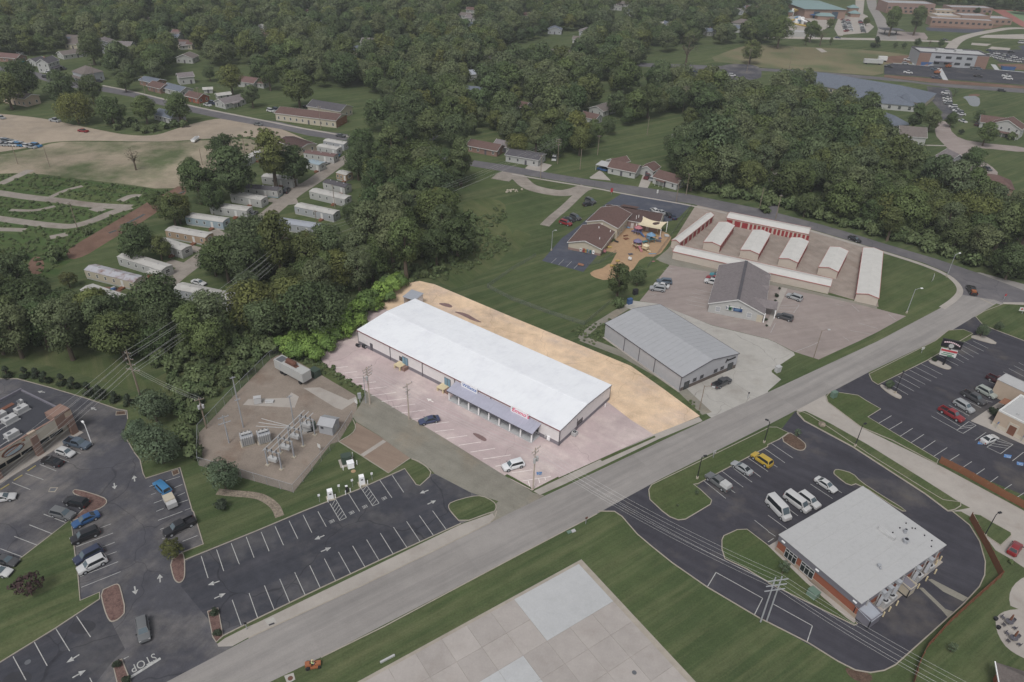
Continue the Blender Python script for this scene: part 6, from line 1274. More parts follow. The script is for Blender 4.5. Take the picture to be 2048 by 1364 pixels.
for c, lb in (('1265,523', 'blue skip left of the new commercial block'), ('1915,558', 'blue skip by the bare soil bank')):
    q = P(*T(3,0,c)[0]); o = empty('skip', (q.x, q.y, 0), -.1, lb, 'skip'); MB().hexa([(-4,-1.2,0),(4,-1.2,0),(4,1.2,0),(-4,1.2,0)], [(-4.6,-1.3,2.4),(4.6,-1.3,2.4),(4.6,1.3,2.4),(-4.6,1.3,2.4)]).obj('tub', MAT['blue_paint'], o); MB().box(-4.3,4.3,-1.1,1.1,2.41,2.43).obj('load', MAT['rust'], o)
for c, L_, lb, mt in (('835,515', 13, 'long white box trailer at the edge of the far car park', 'hvac'), ('910,492', 6, 'white container standing behind the long trailer', 'sign_white')):
    q = P(*T(3,0,c)[0]); o = empty('box_trailer', (q.x, q.y, 0), -.06, lb, 'trailer'); MB().box(-L_/2, L_/2, -1.25, 1.25, 1.0, 3.6).obj('box', MAT[mt], o)
    for x in (-L_*.35, L_*.35): MB().tube([(x,-1.2,.5),(x,1.2,.5)], .5, 10).obj('wheel', MAT['rubber'], o)
for c, lb in (('1350,590', 'orange lift platform in the far car park'), ('1440,540', 'orange telehandler by the entrance of the new block')):
    q = P(*T(3,0,c)[0]); o = empty('lift_machine', (q.x, q.y, 0), .4, lb, 'machine'); MB().box(-1.8,1.8,-1.1,1.1,.6,1.7).obj('chassis', MAT['orange'], o); MB().beam((-1.5,0,1.7),(2.2,0,3.4),.4).obj('boom', MAT['orange'], o)
    for x in (-1.2, 1.2): MB().tube([(x,-1.15,.55),(x,1.15,.55)], .55, 10).obj('wheel', MAT['rubber'], o)
q = P(*T(3,0,'1600,510')[0]); o = empty('crane_truck', (q.x, q.y, 0), .5, 'white boom lift raised against the new block', 'machine'); MB().box(-2.5,2.5,-1.2,1.2,.6,2).obj('chassis', MAT['hvac'], o); MB().beam((-1,0,2),(5,0,8),.45).obj('boom', MAT['post_white'], o)
# ------------------------------------------------------------------ poles, wires, lamps
def pole(c, hh, lb, arms=((.92, 2.6),), rz=0.0, mat='wood_pole', cans=0, name='utility_pole', r0=.17, extra=False):
    q = P(*c); o = empty(name, (q.x, q.y, 0), rz, lb, 'utility pole'); MB().tube([(0,0,-.2),(0,0,hh*.5),(0,0,hh)], [r0, r0*.85, r0*.62], 8).obj('shaft', MAT[mat], o)
    for f, wd in arms:
        a = MB().box(-wd/2, wd/2, -.22, -.10, hh*f-.07, hh*f+.07).obj('crossarm', MAT[mat], o)
        b = MB()
        for k in range(4): x = -wd*.46+wd*.92*k/3; b.tube([(x,-.16,hh*f+.06),(x,-.16,hh*f+.32)], .05, 6)
        b.obj('insulator', MAT['steel'], a)
    for k in range(cans): x = (-.42, .42, 0)[k]; MB().tube([(x,-.25 if k < 2 else .35,hh*.68),(x,-.25 if k < 2 else .35,hh*.78)], .27, 10).obj('transformer_can', MAT['hvac'], o)
    if extra:
        for k in range(7): z = hh*(.60+.055*k); s = random.choice((-1, 1)); MB().beam((0,-.1,z),(s*random.uniform(.6,1.3),-.3,z+random.uniform(-.2,.5)),.06).obj('bracket', MAT['steel'], o)
    return o
def aim(c1, c2):
    d = P(*c2)-P(*c1); return math.atan2(d.y, d.x)+math.pi/2
pT = (280, 790)
pole(pT, 12.5, 'tall wooden transmission pole with three arms beside the left car park', ((.93, 1.6), (.80, 2.0), (.68, 2.2), (.56, 3.6)), aim(pT, (585, 515)), 'wood_pole', 0, 'transmission_pole', .22)
pole((413, 857), 8.5, 'weathered pole with three switch boxes at the substation fence', ((.95, 2.0),), .5, 'wood_pole', 3)
pA, pB, pC = (740, 808), (818, 838), (1066, 978)
pole(pA, 10.5, 'pole bristling with many crossarms at the left end of the striped car park', ((.97, 3.0), (.90, 2.6), (.83, 3.0), (.76, 2.4)), aim(pA, pC), 'wood_pole_pale', 1, extra=True)
pole((732, 806), 7.5, 'thin grey steel pole close against the many-armed pole', (), 0, 'steel', r0=.12)
pole(pB, 10, 'pale pole with one long arm and hanging cables in the striped car park', ((.96, 2.8), (.80, 1.4)), aim(pB, pC), 'wood_pole_pale', 0, extra=True)
pole(pC, 11, 'pale pole with two white transformer cans at the road corner', ((.96, 2.8), (.88, 1.8)), aim(pC, (1525, 1240)), 'wood_pole_pale', 2)
pH = (1527, 1243); q = P(*pH); o = empty('h_frame_pole', (q.x, q.y, 0), .2, 'twin-post utility frame on the grass edge of the loop drive', 'utility pole')
for x in (-.55, .55): MB().tube([(x,0,-.2),(x,0,11.3)], [.14,.10], 8).obj('post', MAT['siding_grey'], o)
for z in (10.6, 9.4, 8.2): MB().box(-1.8,1.8,-.14,-.02,z-.08,z+.08).obj('crossarm', MAT['siding_grey'], o)
OTH = [((585, 545), 12, 'tall pole with short arms above the wood beside the mobile homes', ((.95,1.4),(.83,1.6),(.72,1.8))), ((636, 470), 9, 'pole among the trees right of the gravel lane', ((.95,1.4),)), ((670, 416), 9, 'thin pole beside the white mobile home right of the lane', ((.95,1.4),)),
 ((1081, 357), 10, 'dark pole by the back road opposite the brown-roofed house', ((.95,2),)), ((1115, 328), 11, 'pole with several crossarms at the head of the wire bundle', ((.97,2.4),(.87,2.4),(.77,2.4))), ((1365, 226), 14, 'tall double-armed pole against the dark woods', ((.97,3),(.9,3))), ((1294, 270), 9, 'thin pole standing in the open field in the woods', ()), ((1160, 339), 9, 'short dark pole by the lawn of the brown-roofed house', ()), ((1195, 310), 9, 'pole at the side of the open field', ((.95,1.8),)),
 ((1372, 390), 9, 'pale pole on the far side of the back road by the bungalow', ((.95,1.2),)), ((1352, 404), 9, 'thin pole at the near side of the back road', ((.95,1.2),)), ((1519, 415), 8, 'short pole by the woods side path', ()), ((1551, 438), 9.5, 'pale leaning pole behind the red-doored storage building', ((.96,1.2),)),
 ((191, 164), 10, 'pole in front of the big old house', ((.95,2),)), ((290, 186), 9, 'pole with a crossarm on the verge left of the brick house', ((.95,2.2),)), ((401, 214), 10, 'pole at the street corner by the parked cars', ((.95,1.6),)), ((642, 258), 11, 'tall pole in front of the long workshop', ((.95,2),(.88,2))), ((36, 328), 8, 'left of two thin posts in the patchy field', ()), ((100, 334), 8, 'right of two thin posts in the patchy field', ()), ((156, 460), 10, 'pole standing on the path in the overgrown lot', ((.95,1.6),)), ((60, 110), 9, 'pole between the red-roofed house and the farmhouse', ((.95,2),)), ((1578, 138), 14, 'thin tall pole on the dry field', ((.9,2.5),)), ((1493, 145), 15, 'pair-armed pole by the round turning lot', ((.96,2.5),(.9,2.5))), ((490, 305), 8, 'pole beside the trees behind the lane', ()), ((405, 330), 7, 'slim dead stem-like pole by the patchy dirt', ())]
for c, hh, lb, ar in OTH: pole(c, hh, lb, ar, random.uniform(-.4, .4), 'wood_pole', r0=.15)
def cable(a, b, sag, r=.022, group='overhead cables', lb='thin grey overhead cable strung between poles', n=14):
    a, b = Vector(a), Vector(b); pts = []
    for i in range(n+1):
        t = i/n; p = a.lerp(b, t); p.z -= sag*4*t*(1-t); pts.append(p)
    o = MB().tube(pts, r, 4).obj('cable', MAT['wire']); prop(o, lb, 'cable', group)
def top(c, hh, off=0.0, rz=0.0):
    q = P(*c); return Vector((q.x+math.cos(rz)*off, q.y+math.sin(rz)*off, hh))
def bundle(c1, c2, conf, sag, g, lb, r=.018):
    rz = aim(c1, c2)
    for off, h1, h2 in conf: cable(top(c1, h1, off, rz), top(c2, h2, off, rz), sag*random.uniform(.9, 1.1), r, g, lb)
tc = ((-.7, 11.6, 11.4), (.7, 10.0, 10.0), (-.8, 8.6, 8.8), (0, 12.4, 12), (1.2, 7.2, 8.2), (-1.3, 7.1, 8), (.4, 6.6, 7.6))
bundle(pT, (585, 545), tc, 1.3, 'transmission cables up to the wood', 'grey cable from the transmission pole towards the mobile homes', .028)
bundle((-215, 1210), pT, tc, 1.2, 'transmission cables over the shopping centre', 'grey cable from the transmission pole down over the shopping centre', .022)
bundle((585, 545), (1115, 328), tc[:5], 2.5, 'transmission cables above the wood', 'grey cable passing over the wood to the back road')
bundle(pT, (413, 857), ((-.6,8.0,8.2),(.0,7.8,8.0),(.6,7.6,8.1)), .6, 'cables into the substation', 'thin cable running down to the substation fence pole')
dc = ((-1.3,10.1,10.5),(-.5,10.1,10.5),(.5,10.1,10.5),(1.3,10.1,10.5),(-.9,8.8,9.5),(.9,8.4,9.3))
bundle(pA, pC, dc, 1.0, 'cables along the striped car park', 'pale cable running above the striped car park')
bundle(pC, pH, tuple((o_, b_, c_-.1) for (o_, a_, b_), c_ in zip(dc, (10.9, 10.9, 10.9, 10.9, 9.6, 8.4))), 1.4, 'cables across the main road', 'pale cable crossing the main road and the loop drive entrance')
bundle(pH, (2080, 1560), tuple((o_, c_, c_-1) for (o_, a_, b_), c_ in zip(dc, (10.8, 10.8, 10.8, 10.8, 9.6, 8.4))), 1.4, 'cables over the lower right lawn', 'pale cable running over the lawn and the wooden fence')
def lamp(c, hh, lb, rz, arm=1.6, mat='steel', head='post_white', base=True):
    q = P(*c); o = empty('street_lamp', (q.x, q.y, 0), rz, lb, 'street lamp'); MB().tube([(0,0,0),(0,0,hh)], [.11,.07], 8).obj('post', MAT[mat], o)
    if arm: MB().tube([(0,0,hh-.3),(arm*.5,0,hh+.15),(arm,0,hh+.25)], .05, 6).obj('arm', MAT[mat], o)
    MB().box(arm-.15, arm+.55, -.2, .2, hh+.14, hh+.32).obj('lamp_head', MAT[head], o)
    if base: MB().tube([(0,0,0),(0,0,.6)], .28, 10).obj('foot', MAT['concrete_part'], o)
lamp((1893, 554), 8, 'silver street lamp on the outside of the road bend', .4); lamp((1813, 626), 8, 'silver street lamp on the corner lawn by the storage row', .1)
lamp(T(3,2,'365,135')[0], 8.5, 'brown street lamp on the small grass corner opposite the restaurant sign', .1, 1.6, 'wood_pole', 'hvac', False); lamp(T(2,2,'1500,548')[0], 7, 'brown pole lamp at the drive of the grey metal hall', -.4, 1.8, 'wood_pole', 'hvac', False)
lamp(T(2,2,'1480,1102')[0], 6, 'dark car park lamp at the grass corner by the pickup with a cap', .2, .5, 'black_trim', 'black_trim'); lamp(T(2,2,'2015,815')[0], 6, 'dark car park lamp beside the yellow suv', 2.6, .5, 'black_trim', 'black_trim')
lamp(T(3,2,'695,842')[0], 6, 'dark lamp on the grass strip of the shared drive', .5, .5, 'black_trim', 'black_trim'); lamp(T(3,2,'1015,420')[0], 6, 'dark lamp beside the small tree in the restaurant car park', 1, .5, 'black_trim', 'black_trim')
lamp(T(3,3,'1730,198')[0], 6, 'dark lamp on the far side of the wooden fence', .3, .5, 'black_trim', 'black_trim'); lamp(T(0,2,'738,832')[0], 5.5, 'white double lamp in front of the shopping centre', 2.4, .8, 'post_white', 'post_white', False); lamp(T(2,1,'315,640')[0], 7, 'slim lamp post at the corner of the nursery car park', .2, .8, 'steel', 'hvac')
# ------------------------------------------------------------------ substation
def frame(c, wd, hh, rz, lb):
    q = P(*c); o = empty('steel_portal', (q.x, q.y, 0), rz, lb, 'steel frame', 'steel frames of the substation')
    for x in (-wd/2, wd/2): MB().box(x-.12, x+.12, -.12, .12, 0, hh).obj('post', MAT['steel'], o); MB().box(x-.4, x+.4, -.4, .4, 0, .2).obj('foot', MAT['concrete_part'], o)
    MB().box(-wd/2-.2, wd/2+.2, -.1, .1, hh, hh+.2).obj('beam', MAT['steel'], o)
    bk = MB().box(-wd*.3, wd*.3, -.5, .5, hh*.45, hh*.62).obj('breaker', MAT['hvac'], o)
    for k in range(3): x = -wd*.33+wd*.33*k; MB().tube([(x,0,hh+.2),(x,0,hh+.85)], [.16,.08], 8).obj('insulator', MAT['steel_dark'], o); MB().tube([(x,0,hh*.62),(x,0,hh)], .09, 6).obj('bushing', MAT['steel_dark'], o)
fr = Z6('680,1110;795,1000;880,900;985,800'); fa = aim(fr[0], fr[3])
for i, c in enumerate(fr): frame(c, 3.4, 4.2, fa, ('nearest steel bus frame of the substation', 'second steel bus frame of the substation', 'third steel bus frame of the substation', 'steel bus frame nearest the grey hut')[i])
for k in range(3):
    off = -1.12+1.12*k; a = top(fr[0], 5.1, off, fa); b = top(fr[3], 5.1, off, fa); d = (b-a).normalized(); o = MB().tube([a-d*1.2, b+d*1.2], .09, 6).obj('bus_bar', MAT['hvac']); prop(o, 'pale pipe-like bus bar lying over the steel frames', 'bus bar', 'bus bars on the steel frames')
for k in range(3):
    a = top(Z6('560,830')[0], 3.6+.3*k, k*1.0-1, 1.2); b = top(fr[2], 4.6, k-1, fa); o = MB().tube([a, b], .07, 6).obj('bus_bar', MAT['hvac']); prop(o, 'pale cross bar linking the transformers to the frames', 'bus bar', 'cross bars to the transformers')
for c, lb in (('430,870', 'larger grey power transformer with cooling fins at the left'), ('585,850', 'grey power transformer with cooling fins nearer the bus frames')):
    q = P(*Z6(c)[0], .8); o = empty('power_transformer', (q.x, q.y, 0), .5, lb, 'transformer'); MB().box(-1.3,1.3,-.9,.9,.3,2.4).obj('tank', MAT['steel'], o); MB().box(-1.5,1.5,-1.1,1.1,0,.3).obj('base', MAT['concrete_part'], o)
    for k in range(6):
        for sd in (-1, 1): MB().box(-1.25+.42*k, -1.05+.42*k, sd*.95-.3, sd*.95+.3, .5, 2.5).obj('cooling_fin', MAT['hvac'], o)
    for k in range(3): MB().tube([(-.8+.8*k,0,2.4),(-.8+.8*k,.1,3.5)], [.16,.08], 8).obj('bushing', MAT['steel_dark'], o)
    MB().tube([(-1,.0,2.9),(1,.0,2.9)], .28, 8).obj('oil_tank', MAT['hvac'], o)
for c, hh, lb in (('265,890', 7.5, 'grey steel pole with a crossed bracket at the left of the substation'), ('395,750', 8, 'grey steel pole behind the larger transformer'), ('855,720', 8, 'grey steel pole behind the bus frames'), ('335,480', 6, 'short steel pole near the substation fence')): pole(Z6(c)[0], hh, lb, ((.95, 2.2), (.75, 2.6)) if '265' in c else ((.97,1.2),), .6, 'steel', r0=.16)
gt = Bld('generator_trailer', 'long pale generator trailer with a rusty exhaust drum on its roof', 'generator trailer', P(*Z6('668,135')[0], 3.4), P(*Z6('928,275')[0], 3.4), 2.6, 3.4)
gl = gt.L; gt.part('box', MB().box(0, gl, 0, 2.6, 1.1, 3.6), 'siding_white'); gt.part('chassis', MB().box(.2, gl-.2, .4, 2.2, .8, 1.1), 'trim_dark')
gt.part('roof_grille', MB().box(.5, 2.6, .3, 2.3, 3.6, 3.66), 'steel_dark'); gt.part('exhaust_drum', MB().tube([(gl*.33,1.3,4.25),(gl*.36,1.3,4.25),(gl*.62,1.3,4.25),(gl*.65,1.3,4.25)], [.3,.6,.6,.3], 14).box(gl*.3, gl*.7, .8, 1.8, 3.6, 3.75), 'rust')
for u in (.62, .97): gt.part('wall_seam', MB().box(gl*u-.04, gl*u+.04, -.02, 0, 1.15, 3.55), 'steel')
for u in (.2, .3, .85): gt.part('wheel', MB().tube([(gl*u,.1,.5),(gl*u,2.5,.5)], .5, 12), 'rubber')
gt.part('gauge', MB().tube([(gl*.22,-.03,2.5),(gl*.22,0,2.5)], .45, 14), 'steel')
transformer_box(Z6('1045,265')[0], 'dark green transformer box behind the generator trailer', gt.ang, 2.2, 2.0, 1.9, 'green_dark', False); transformer_box(Z6('1020,745')[0], 'dark green cabinet next to the bus frames', .4, 1.6, 1.2, 1.5, 'green_dark'); transformer_box(Z6('525,510')[0], 'small pale cabinet on the old footing in the yard', .3, 1.6, 1.2, 1.6, 'hvac', False); transformer_box(Z6('630,505')[0], 'low pale plate on the old footing in the yard', .1, 1.8, 1.0, .4, 'hvac', False); transformer_box(Z6('970,755')[0], 'white cabinet at the end of the bus frames', .4, 1.8, 1.6, 1.7, 'hvac')
ht = fromeaves('control_hut', 'small grey control hut with a pitched roof beside the substation fence', 'hut', *Z6('1075,720;1200,745;1270,665'), 2.5); ht.gable('x', .8, 'siding_grey', 'metal_grey_roof', .25, .08); ht.window(0, ht.L*.25, 1.7, .5, .4, 'trim_dark'); ht.door(1, ht.W/2, 1.0, 2.1, 'siding_white')
def wirefence(name, lb, pts, hh=2.1, step=3.0, mesh='chain_mesh', cat='fence'):
    w = [Vector(q) for q in wpts(pts)]; o = empty(name, (*w[0], 0), 0, lb, cat); pm = cached(('fp', hh), lambda: MB().tube([(0,0,0),(0,0,hh)], .03 if hh > 2 else .02, 6).mesh('fence_post', MAT['steel' if hh > 2 else 'steel_dark']))
    for a, b in zip(w, w[1:]):
        n = max(1, int((b-a).length/step)); d = (b-a)
        for i in range(n):
            p, e = a+d*i/n-w[0], a+d*(i+1)/n-w[0]; link('fence_post', pm, o, (p.x, p.y, 0))
            MB().box(0, (e-p).length, -.012, .012, .05, hh-.05).obj('mesh_panel', MAT[mesh], o, (p.x, p.y, 0), math.atan2(d.y, d.x))
        MB().beam((*(a-w[0]), hh), (*(b-w[0]), hh), .05 if hh > 2 else .03).obj('top_rail', MAT['steel' if hh > 2 else 'steel_dark'], o)
wirefence('chain_link_fence', 'chain link fence around the gravel substation yard', Z6('1390,670;1260,880;850,1345;380,1205;-10,1095;-10,800;300,470;640,130;740,75'), 2.3)
wirefence('chain_link_fence', 'chain link fence around the lawn behind the gravel yard', T(2,1,'190,690;0,800')+T(1,1,'1850,940;2048,1040')+T(2,1,'300,1150;580,1240;780,1070'), 1.3)
wirefence('chain_link_fence', 'low fence bounding the play area on the nursery lawn', T(2,1,'830,660;700,745;600,760'), 1.2); wirefence('chain_link_fence', 'fence between the play area and the storage yard', T(2,1,'1440,290;1280,520;1080,790'), 1.5)
for c, lb in (('1425,560', 'white notice board on the substation gate'), ('1090,965', 'white notice board on the substation fence above the lawn')):
    q = P(*Z6(c)[0]); o = empty('notice_board', (q.x, q.y, 0), -.6, lb, 'sign'); MB().box(-.45,.45,-.08,-.04,1.0,2.0).obj('panel', MAT['sign_white'], o); MB().box(-.03,.03,-.03,.03,0,2.0).obj('post', MAT['steel'], o)
q = P(*Z6('1455,520')[0]); o = empty('switch_cabinet', (q.x, q.y, 0), .3, 'grey switch cabinet on a post at the substation gate', 'cabinet'); MB().box(-.4,.4,-.25,.25,1.2,2.6).obj('cabinet', MAT['steel'], o); MB().box(-.1,.1,-.1,.1,0,1.2).obj('post', MAT['steel'], o)
# charging stations and signs on the lawn
for c, lb in (('640,815', 'white charging station at the left of the hatched bays'), ('1215,555', 'white charging station at the right of the hatched bays')):
    q = P(*Z7(c)[0], .9); o = empty('charging_station', (q.x, q.y, 0), .42, lb, 'charging station'); MB().hexa([(-.55,-.45,.12),(.55,-.45,.12),(.55,.45,.12),(-.55,.45,.12)], [(-.5,-.4,2.1),(.5,-.4,2.1),(.5,.4,2.25),(-.5,.4,2.25)]).obj('cabinet', MAT['post_white' if False else 'board_white'], o)
    MB().box(-.22,.22,-.44,-.40,1.3,1.6).obj('screen', MAT['black_trim'], o); MB().box(-.3,.3,-.42,-.38,.3,.45).obj('plug', MAT['black_trim'], o); MB().box(-.8,.8,-.8,.7,0,.12).obj('base', MAT['concrete_part'], o)
q = P(*Z7('940,720')[0], .6); o = empty('charging_station', (q.x, q.y, 0), .42, 'small dark charging post between the two white stations', 'charging station'); MB().box(-.22,.22,-.18,.18,0,1.5).obj('cabinet', MAT['black_trim'], o); MB().box(-.24,.24,-.2,.2,1.5,1.62).obj('cap', MAT['board_white'], o); MB().tube([(.2,0,1.2),(.45,0,.6),(.3,0,.3)], .04, 6).obj('cable', MAT['rubber'], o)
for c, lb in (('450,945', 'leftmost white parking sign beside the hatched bays'), ('808,770', 'white parking sign left of the small dark charging post'), ('1050,670', 'white parking sign right of the small dark charging post'), ('1405,550', 'rightmost white parking sign beside the hatched bays')):
    q = P(*Z7(c)[0]); o = empty('parking_sign', (q.x, q.y, 0), .42, lb, 'sign'); MB().tube([(0,0,0),(0,0,2.1)], .035, 6).obj('post', MAT['steel'], o); MB().box(-.23,.23,-.05,-.02,1.55,2.15).obj('panel', MAT['board_white'], o)
for i, c in enumerate(Z7('605,950;740,880;1195,690;1325,625;925,815;1010,770;880,365;1050,115;1130,265')):
    q = P(*c); o = empty('bollard', (q.x, q.y, 0), 0, 'white bollard guarding the chargers and transformer on the lawn', 'bollard', 'bollards on the charging lawn'); MB().tube([(0,0,0),(0,0,1.1),(0,0,1.18)], [.09,.09,.04], 8).obj('post', MAT['post_white'], o)
transformer_box(Z7('935,190')[0], 'dark green transformer cabinet on the charging lawn', .42, 2.0, 1.6, 1.9, 'green_dark'); transformer_box(Z7('1010,275')[0], 'white switchgear box in front of the green cabinet', .42, 1.3, 1.4, 1.3, 'board_white', False)
disc('sandy_patch', Z7('1060,385')[0], .5, 'play_mulch', 2)
# restaurant pole sign
q = P(*T(3,2,'1400,192')[0]); o = empty('pole_sign', (q.x, q.y, 0), -.38, 'restaurant pole sign with a black upper panel over a white, red and green one', 'sign'); MB().box(-.2,.2,-.2,.2,0,7.6).obj('post', MAT['black_trim'], o)
pn = MB().box(-1.9,1.9,-.28,.28,2.9,4.9).obj('lower_panel', MAT['sign_white'], o); MB().box(-1.85,1.85,-.31,-.28,4.25,4.85).obj('stripe', MAT['sign_red'], pn)
q2 = MB()
for z, x0, x1 in ((3.85,-1.2,1.3),(3.35,-1.5,1.0),(3.05,0,1.5)): q2.box(x0,x1,-.31,-.28,z-.12,z+.12)
q2.obj('stripe', MAT['sign_green'], pn)
pn = MB().box(-2.3,2.3,-.28,.28,5.5,7.7).obj('upper_panel', MAT['black_sign'], o); q2 = MB()
for i in range(9): t = -1.7+i*.43; q2.box(t-.16, t+.16, -.31, -.28, 6.9-.03*(i-3)**2*.8, 7.3-.03*(i-3)**2*.8)
q2.obj('lettering', MAT['letter_pale'], pn); MB().tube([(0,-.28,6.1),(0,-.32,6.1)], .62, 16).obj('emblem', MAT['hvac'], pn)
for c, lb, mt, w_, h_, rz in ((T(3,1,'1310,890')[0], 'white board sign seen edge-on on the corner lawn', 'sign_white', 2.2, 1.6, 1.1), (T(3,1,'2030,1150')[0], 'white and red low sign on the lawn at the right edge', 'sign_white', 2.6, 1.2, -.1), (T(2,1,'795,190')[0], 'small red and white flag sign by the nursery entrance', 'sign_red', 1.0, 1.6, .3), (T(2,1,'1160,200')[0], 'small white sign at the nursery drive', 'sign_white', .7, 1.4, .2), (T(2,2,'1610,935')[0], 'grey traffic sign turned away on the verge of the main road', 'hvac', .8, .8, .6), (T(3,1,'1885,1035')[0], 'small red stop sign back at the road junction', 'sign_red', .7, .7, .3), (T(2,2,'590,120')[0], 'small orange sign on the verge', 'orange', .5, .5, .2) if False else (T(3,2,'1225,100')[0], 'small white and orange yard sign on the verge by the restaurant', 'sign_white', 1.0, .7, .4), (T(2,3,'590,100')[0], 'thin rusty road sign post on the corner lawn', 'rust', .5, .5, .5), (T(2,2,'1885,460')[0], 'small dark mailbox on a post by the concrete drive', 'black_trim', .4, .4, .3), (T(0,3,'1975,945')[0], 'small dark mailbox beside the pavement', 'black_trim', .4, .5, .3), (T(3,2,'1820,700')[0], 'blue accessible parking sign by the restaurant wall', 'paint_blue', .5, .5, .5), (T(3,2,'2025,805')[0], 'blue accessible parking sign at the picture edge', 'paint_blue', .5, .5, .5)):
    q = P(*c); o = empty('sign_post' if 'mailbox' not in lb else 'mailbox', (q.x, q.y, 0), rz, lb, 'sign' if 'mailbox' not in lb else 'mailbox'); MB().box(-w_/2,w_/2,-.06,-.0,max(.6,1.7-h_*.5),max(.6,1.7-h_*.5)+h_).obj('panel', MAT[mt], o); MB().box(-.05,.05,0,.08,0,1.9).obj('post', MAT['steel'], o)
    if 'right edge' in lb: MB().tube([(-.6,-.065,1.75),(-.6,-.1,1.75)], .3, 10).obj('emblem', MAT['sign_red'], o); MB().box(-.1,1.0,-.1,-.065,1.6,1.9).obj('lettering', MAT['letter_navy'], o)
# small boxes on the grass
for c, lb, mt in ((T(3,2,'75,245')[0], 'white utility cabinet on the small grass corner', 'hvac'), (T(3,2,'522,450')[0], 'grey-green utility cabinet at the tip of the grass island', 'green_box'), (T(2,3,'490,158')[0], 'flat pale utility box on the verge', 'hvac'), (T(2,3,'458,167')[0], 'small green utility lid beside the pale one', 'green_box'), (T(2,1,'985,990')[0], 'black bin beside the trees behind the office', 'black_trim'), (T(2,1,'940,1065')[0], 'blue bin behind the grey metal hall', 'blue_paint')):
    q = P(*c); o = empty('utility_box' if 'bin' not in lb else 'bin', (q.x, q.y, 0), .5, lb, 'utility box' if 'bin' not in lb else 'bin'); flat_ = 'verge' in lb or 'lid' in lb; k_ = 1.6 if 'bin' in lb else (.12 if flat_ else .9); o.scale = (.6, .6, 1) if flat_ else (1, 1, 1)
    MB().box(-.7,.7,-.5,.5,0,k_).obj('casing', MAT[mt], o); MB().box(-.74,.74,-.54,.54,k_,k_+.08).obj('lid', MAT[mt], o)
q = P(*T(3,2,'430,675')[0]); o = empty('boulder', (q.x, q.y, 0), .2, 'pale boulder on the grass strip by the shared drive', 'boulder'); MB().ball((0,0,.3), .9, 9, 5, flat=.6).obj('stone', MAT['creek_rock'], o)
q = P(*T(2,1,'20,165')[0]); o = empty('stone_pile', (q.x, q.y, 0), .2, 'pile of pale stones on the grass by the dirt track', 'stones')
for i in range(14): MB().ball((random.uniform(-3.4,3.4), random.uniform(-1.2,1.2), .2), random.uniform(.25,.6), 6, 4, flat=.7).obj('stone', MAT['concrete_part'], o)
a = T(1,3,'995,1212;1110,1152'); p1, p2 = P(*a[0]), P(*a[1]); o = empty('timber_beam', p1, 0, 'pale timber beam lying on the grass above the slab field', 'beam'); MB().beam((0,0,.15), tuple(p2-p1+Vector((0,0,.15))), .3).obj('beam', MAT['hvac'], o)
for i, c in enumerate(T(0,2,'287,1000;180,1075;75,1148')):
    e = T(0,2,'222,1042;112,1117;5,1190')[i]; p1, p2 = P(*c), P(*e); o = empty('wheel_stop', p1, 0, 'yellow wheel stop at the kerb of the shopping centre', 'wheel stop', 'yellow wheel stops'); MB().beam((0,0,.08), tuple(p2-p1+Vector((0,0,.08))), .22, .14).obj('block', MAT['paint_yellow'], o)
# wooden fences
def woodfence(lb, pts, hh, mat):
    w = [Vector(q) for q in wpts(pts)]; o = empty('wooden_fence', (*w[0], 0), 0, lb, 'fence')
    for a, b in zip(w, w[1:]):
        n = max(1, round((b-a).length/2.4)); d = (b-a)/n; ln = d.length; rz = math.atan2(d.y, d.x)
        def mk():
            q = MB(); k = 15
            for i in range(k): q.box(ln*i/k+.008, ln*(i+1)/k-.008, -.012, .012, .04, hh+random.uniform(-.02,.02))
            for z in (.35, hh-.35): q.box(0, ln, .013, .06, z-.05, z+.05)
            return q.mesh('fence_panel', MAT[mat])
        me = mk(); pm = MB().box(-.06,.06,.0,.12,0,hh+.08).mesh('fence_post', MAT[mat])
        for i in range(n):
            p = a+d*i-w[0]; link('fence_panel', me, o, (p.x, p.y, 0), rz); link('fence_post', pm, o, (p.x, p.y, 0), rz)
woodfence('brown board fence between the shared drive and the restaurant car park', T(3,2,'1368,975;1540,1060;1700,1150;1860,1240;2100,1370'), 1.8, 'fence_wood')
woodfence('brown board fence curving behind the loop drive', T(3,3,'1610,60;1740,300;1855,530')+T(3,3,'1640,720;1440,905;1255,1110;1190,1250;1150,1400'), 1.8, 'fence_wood_old')
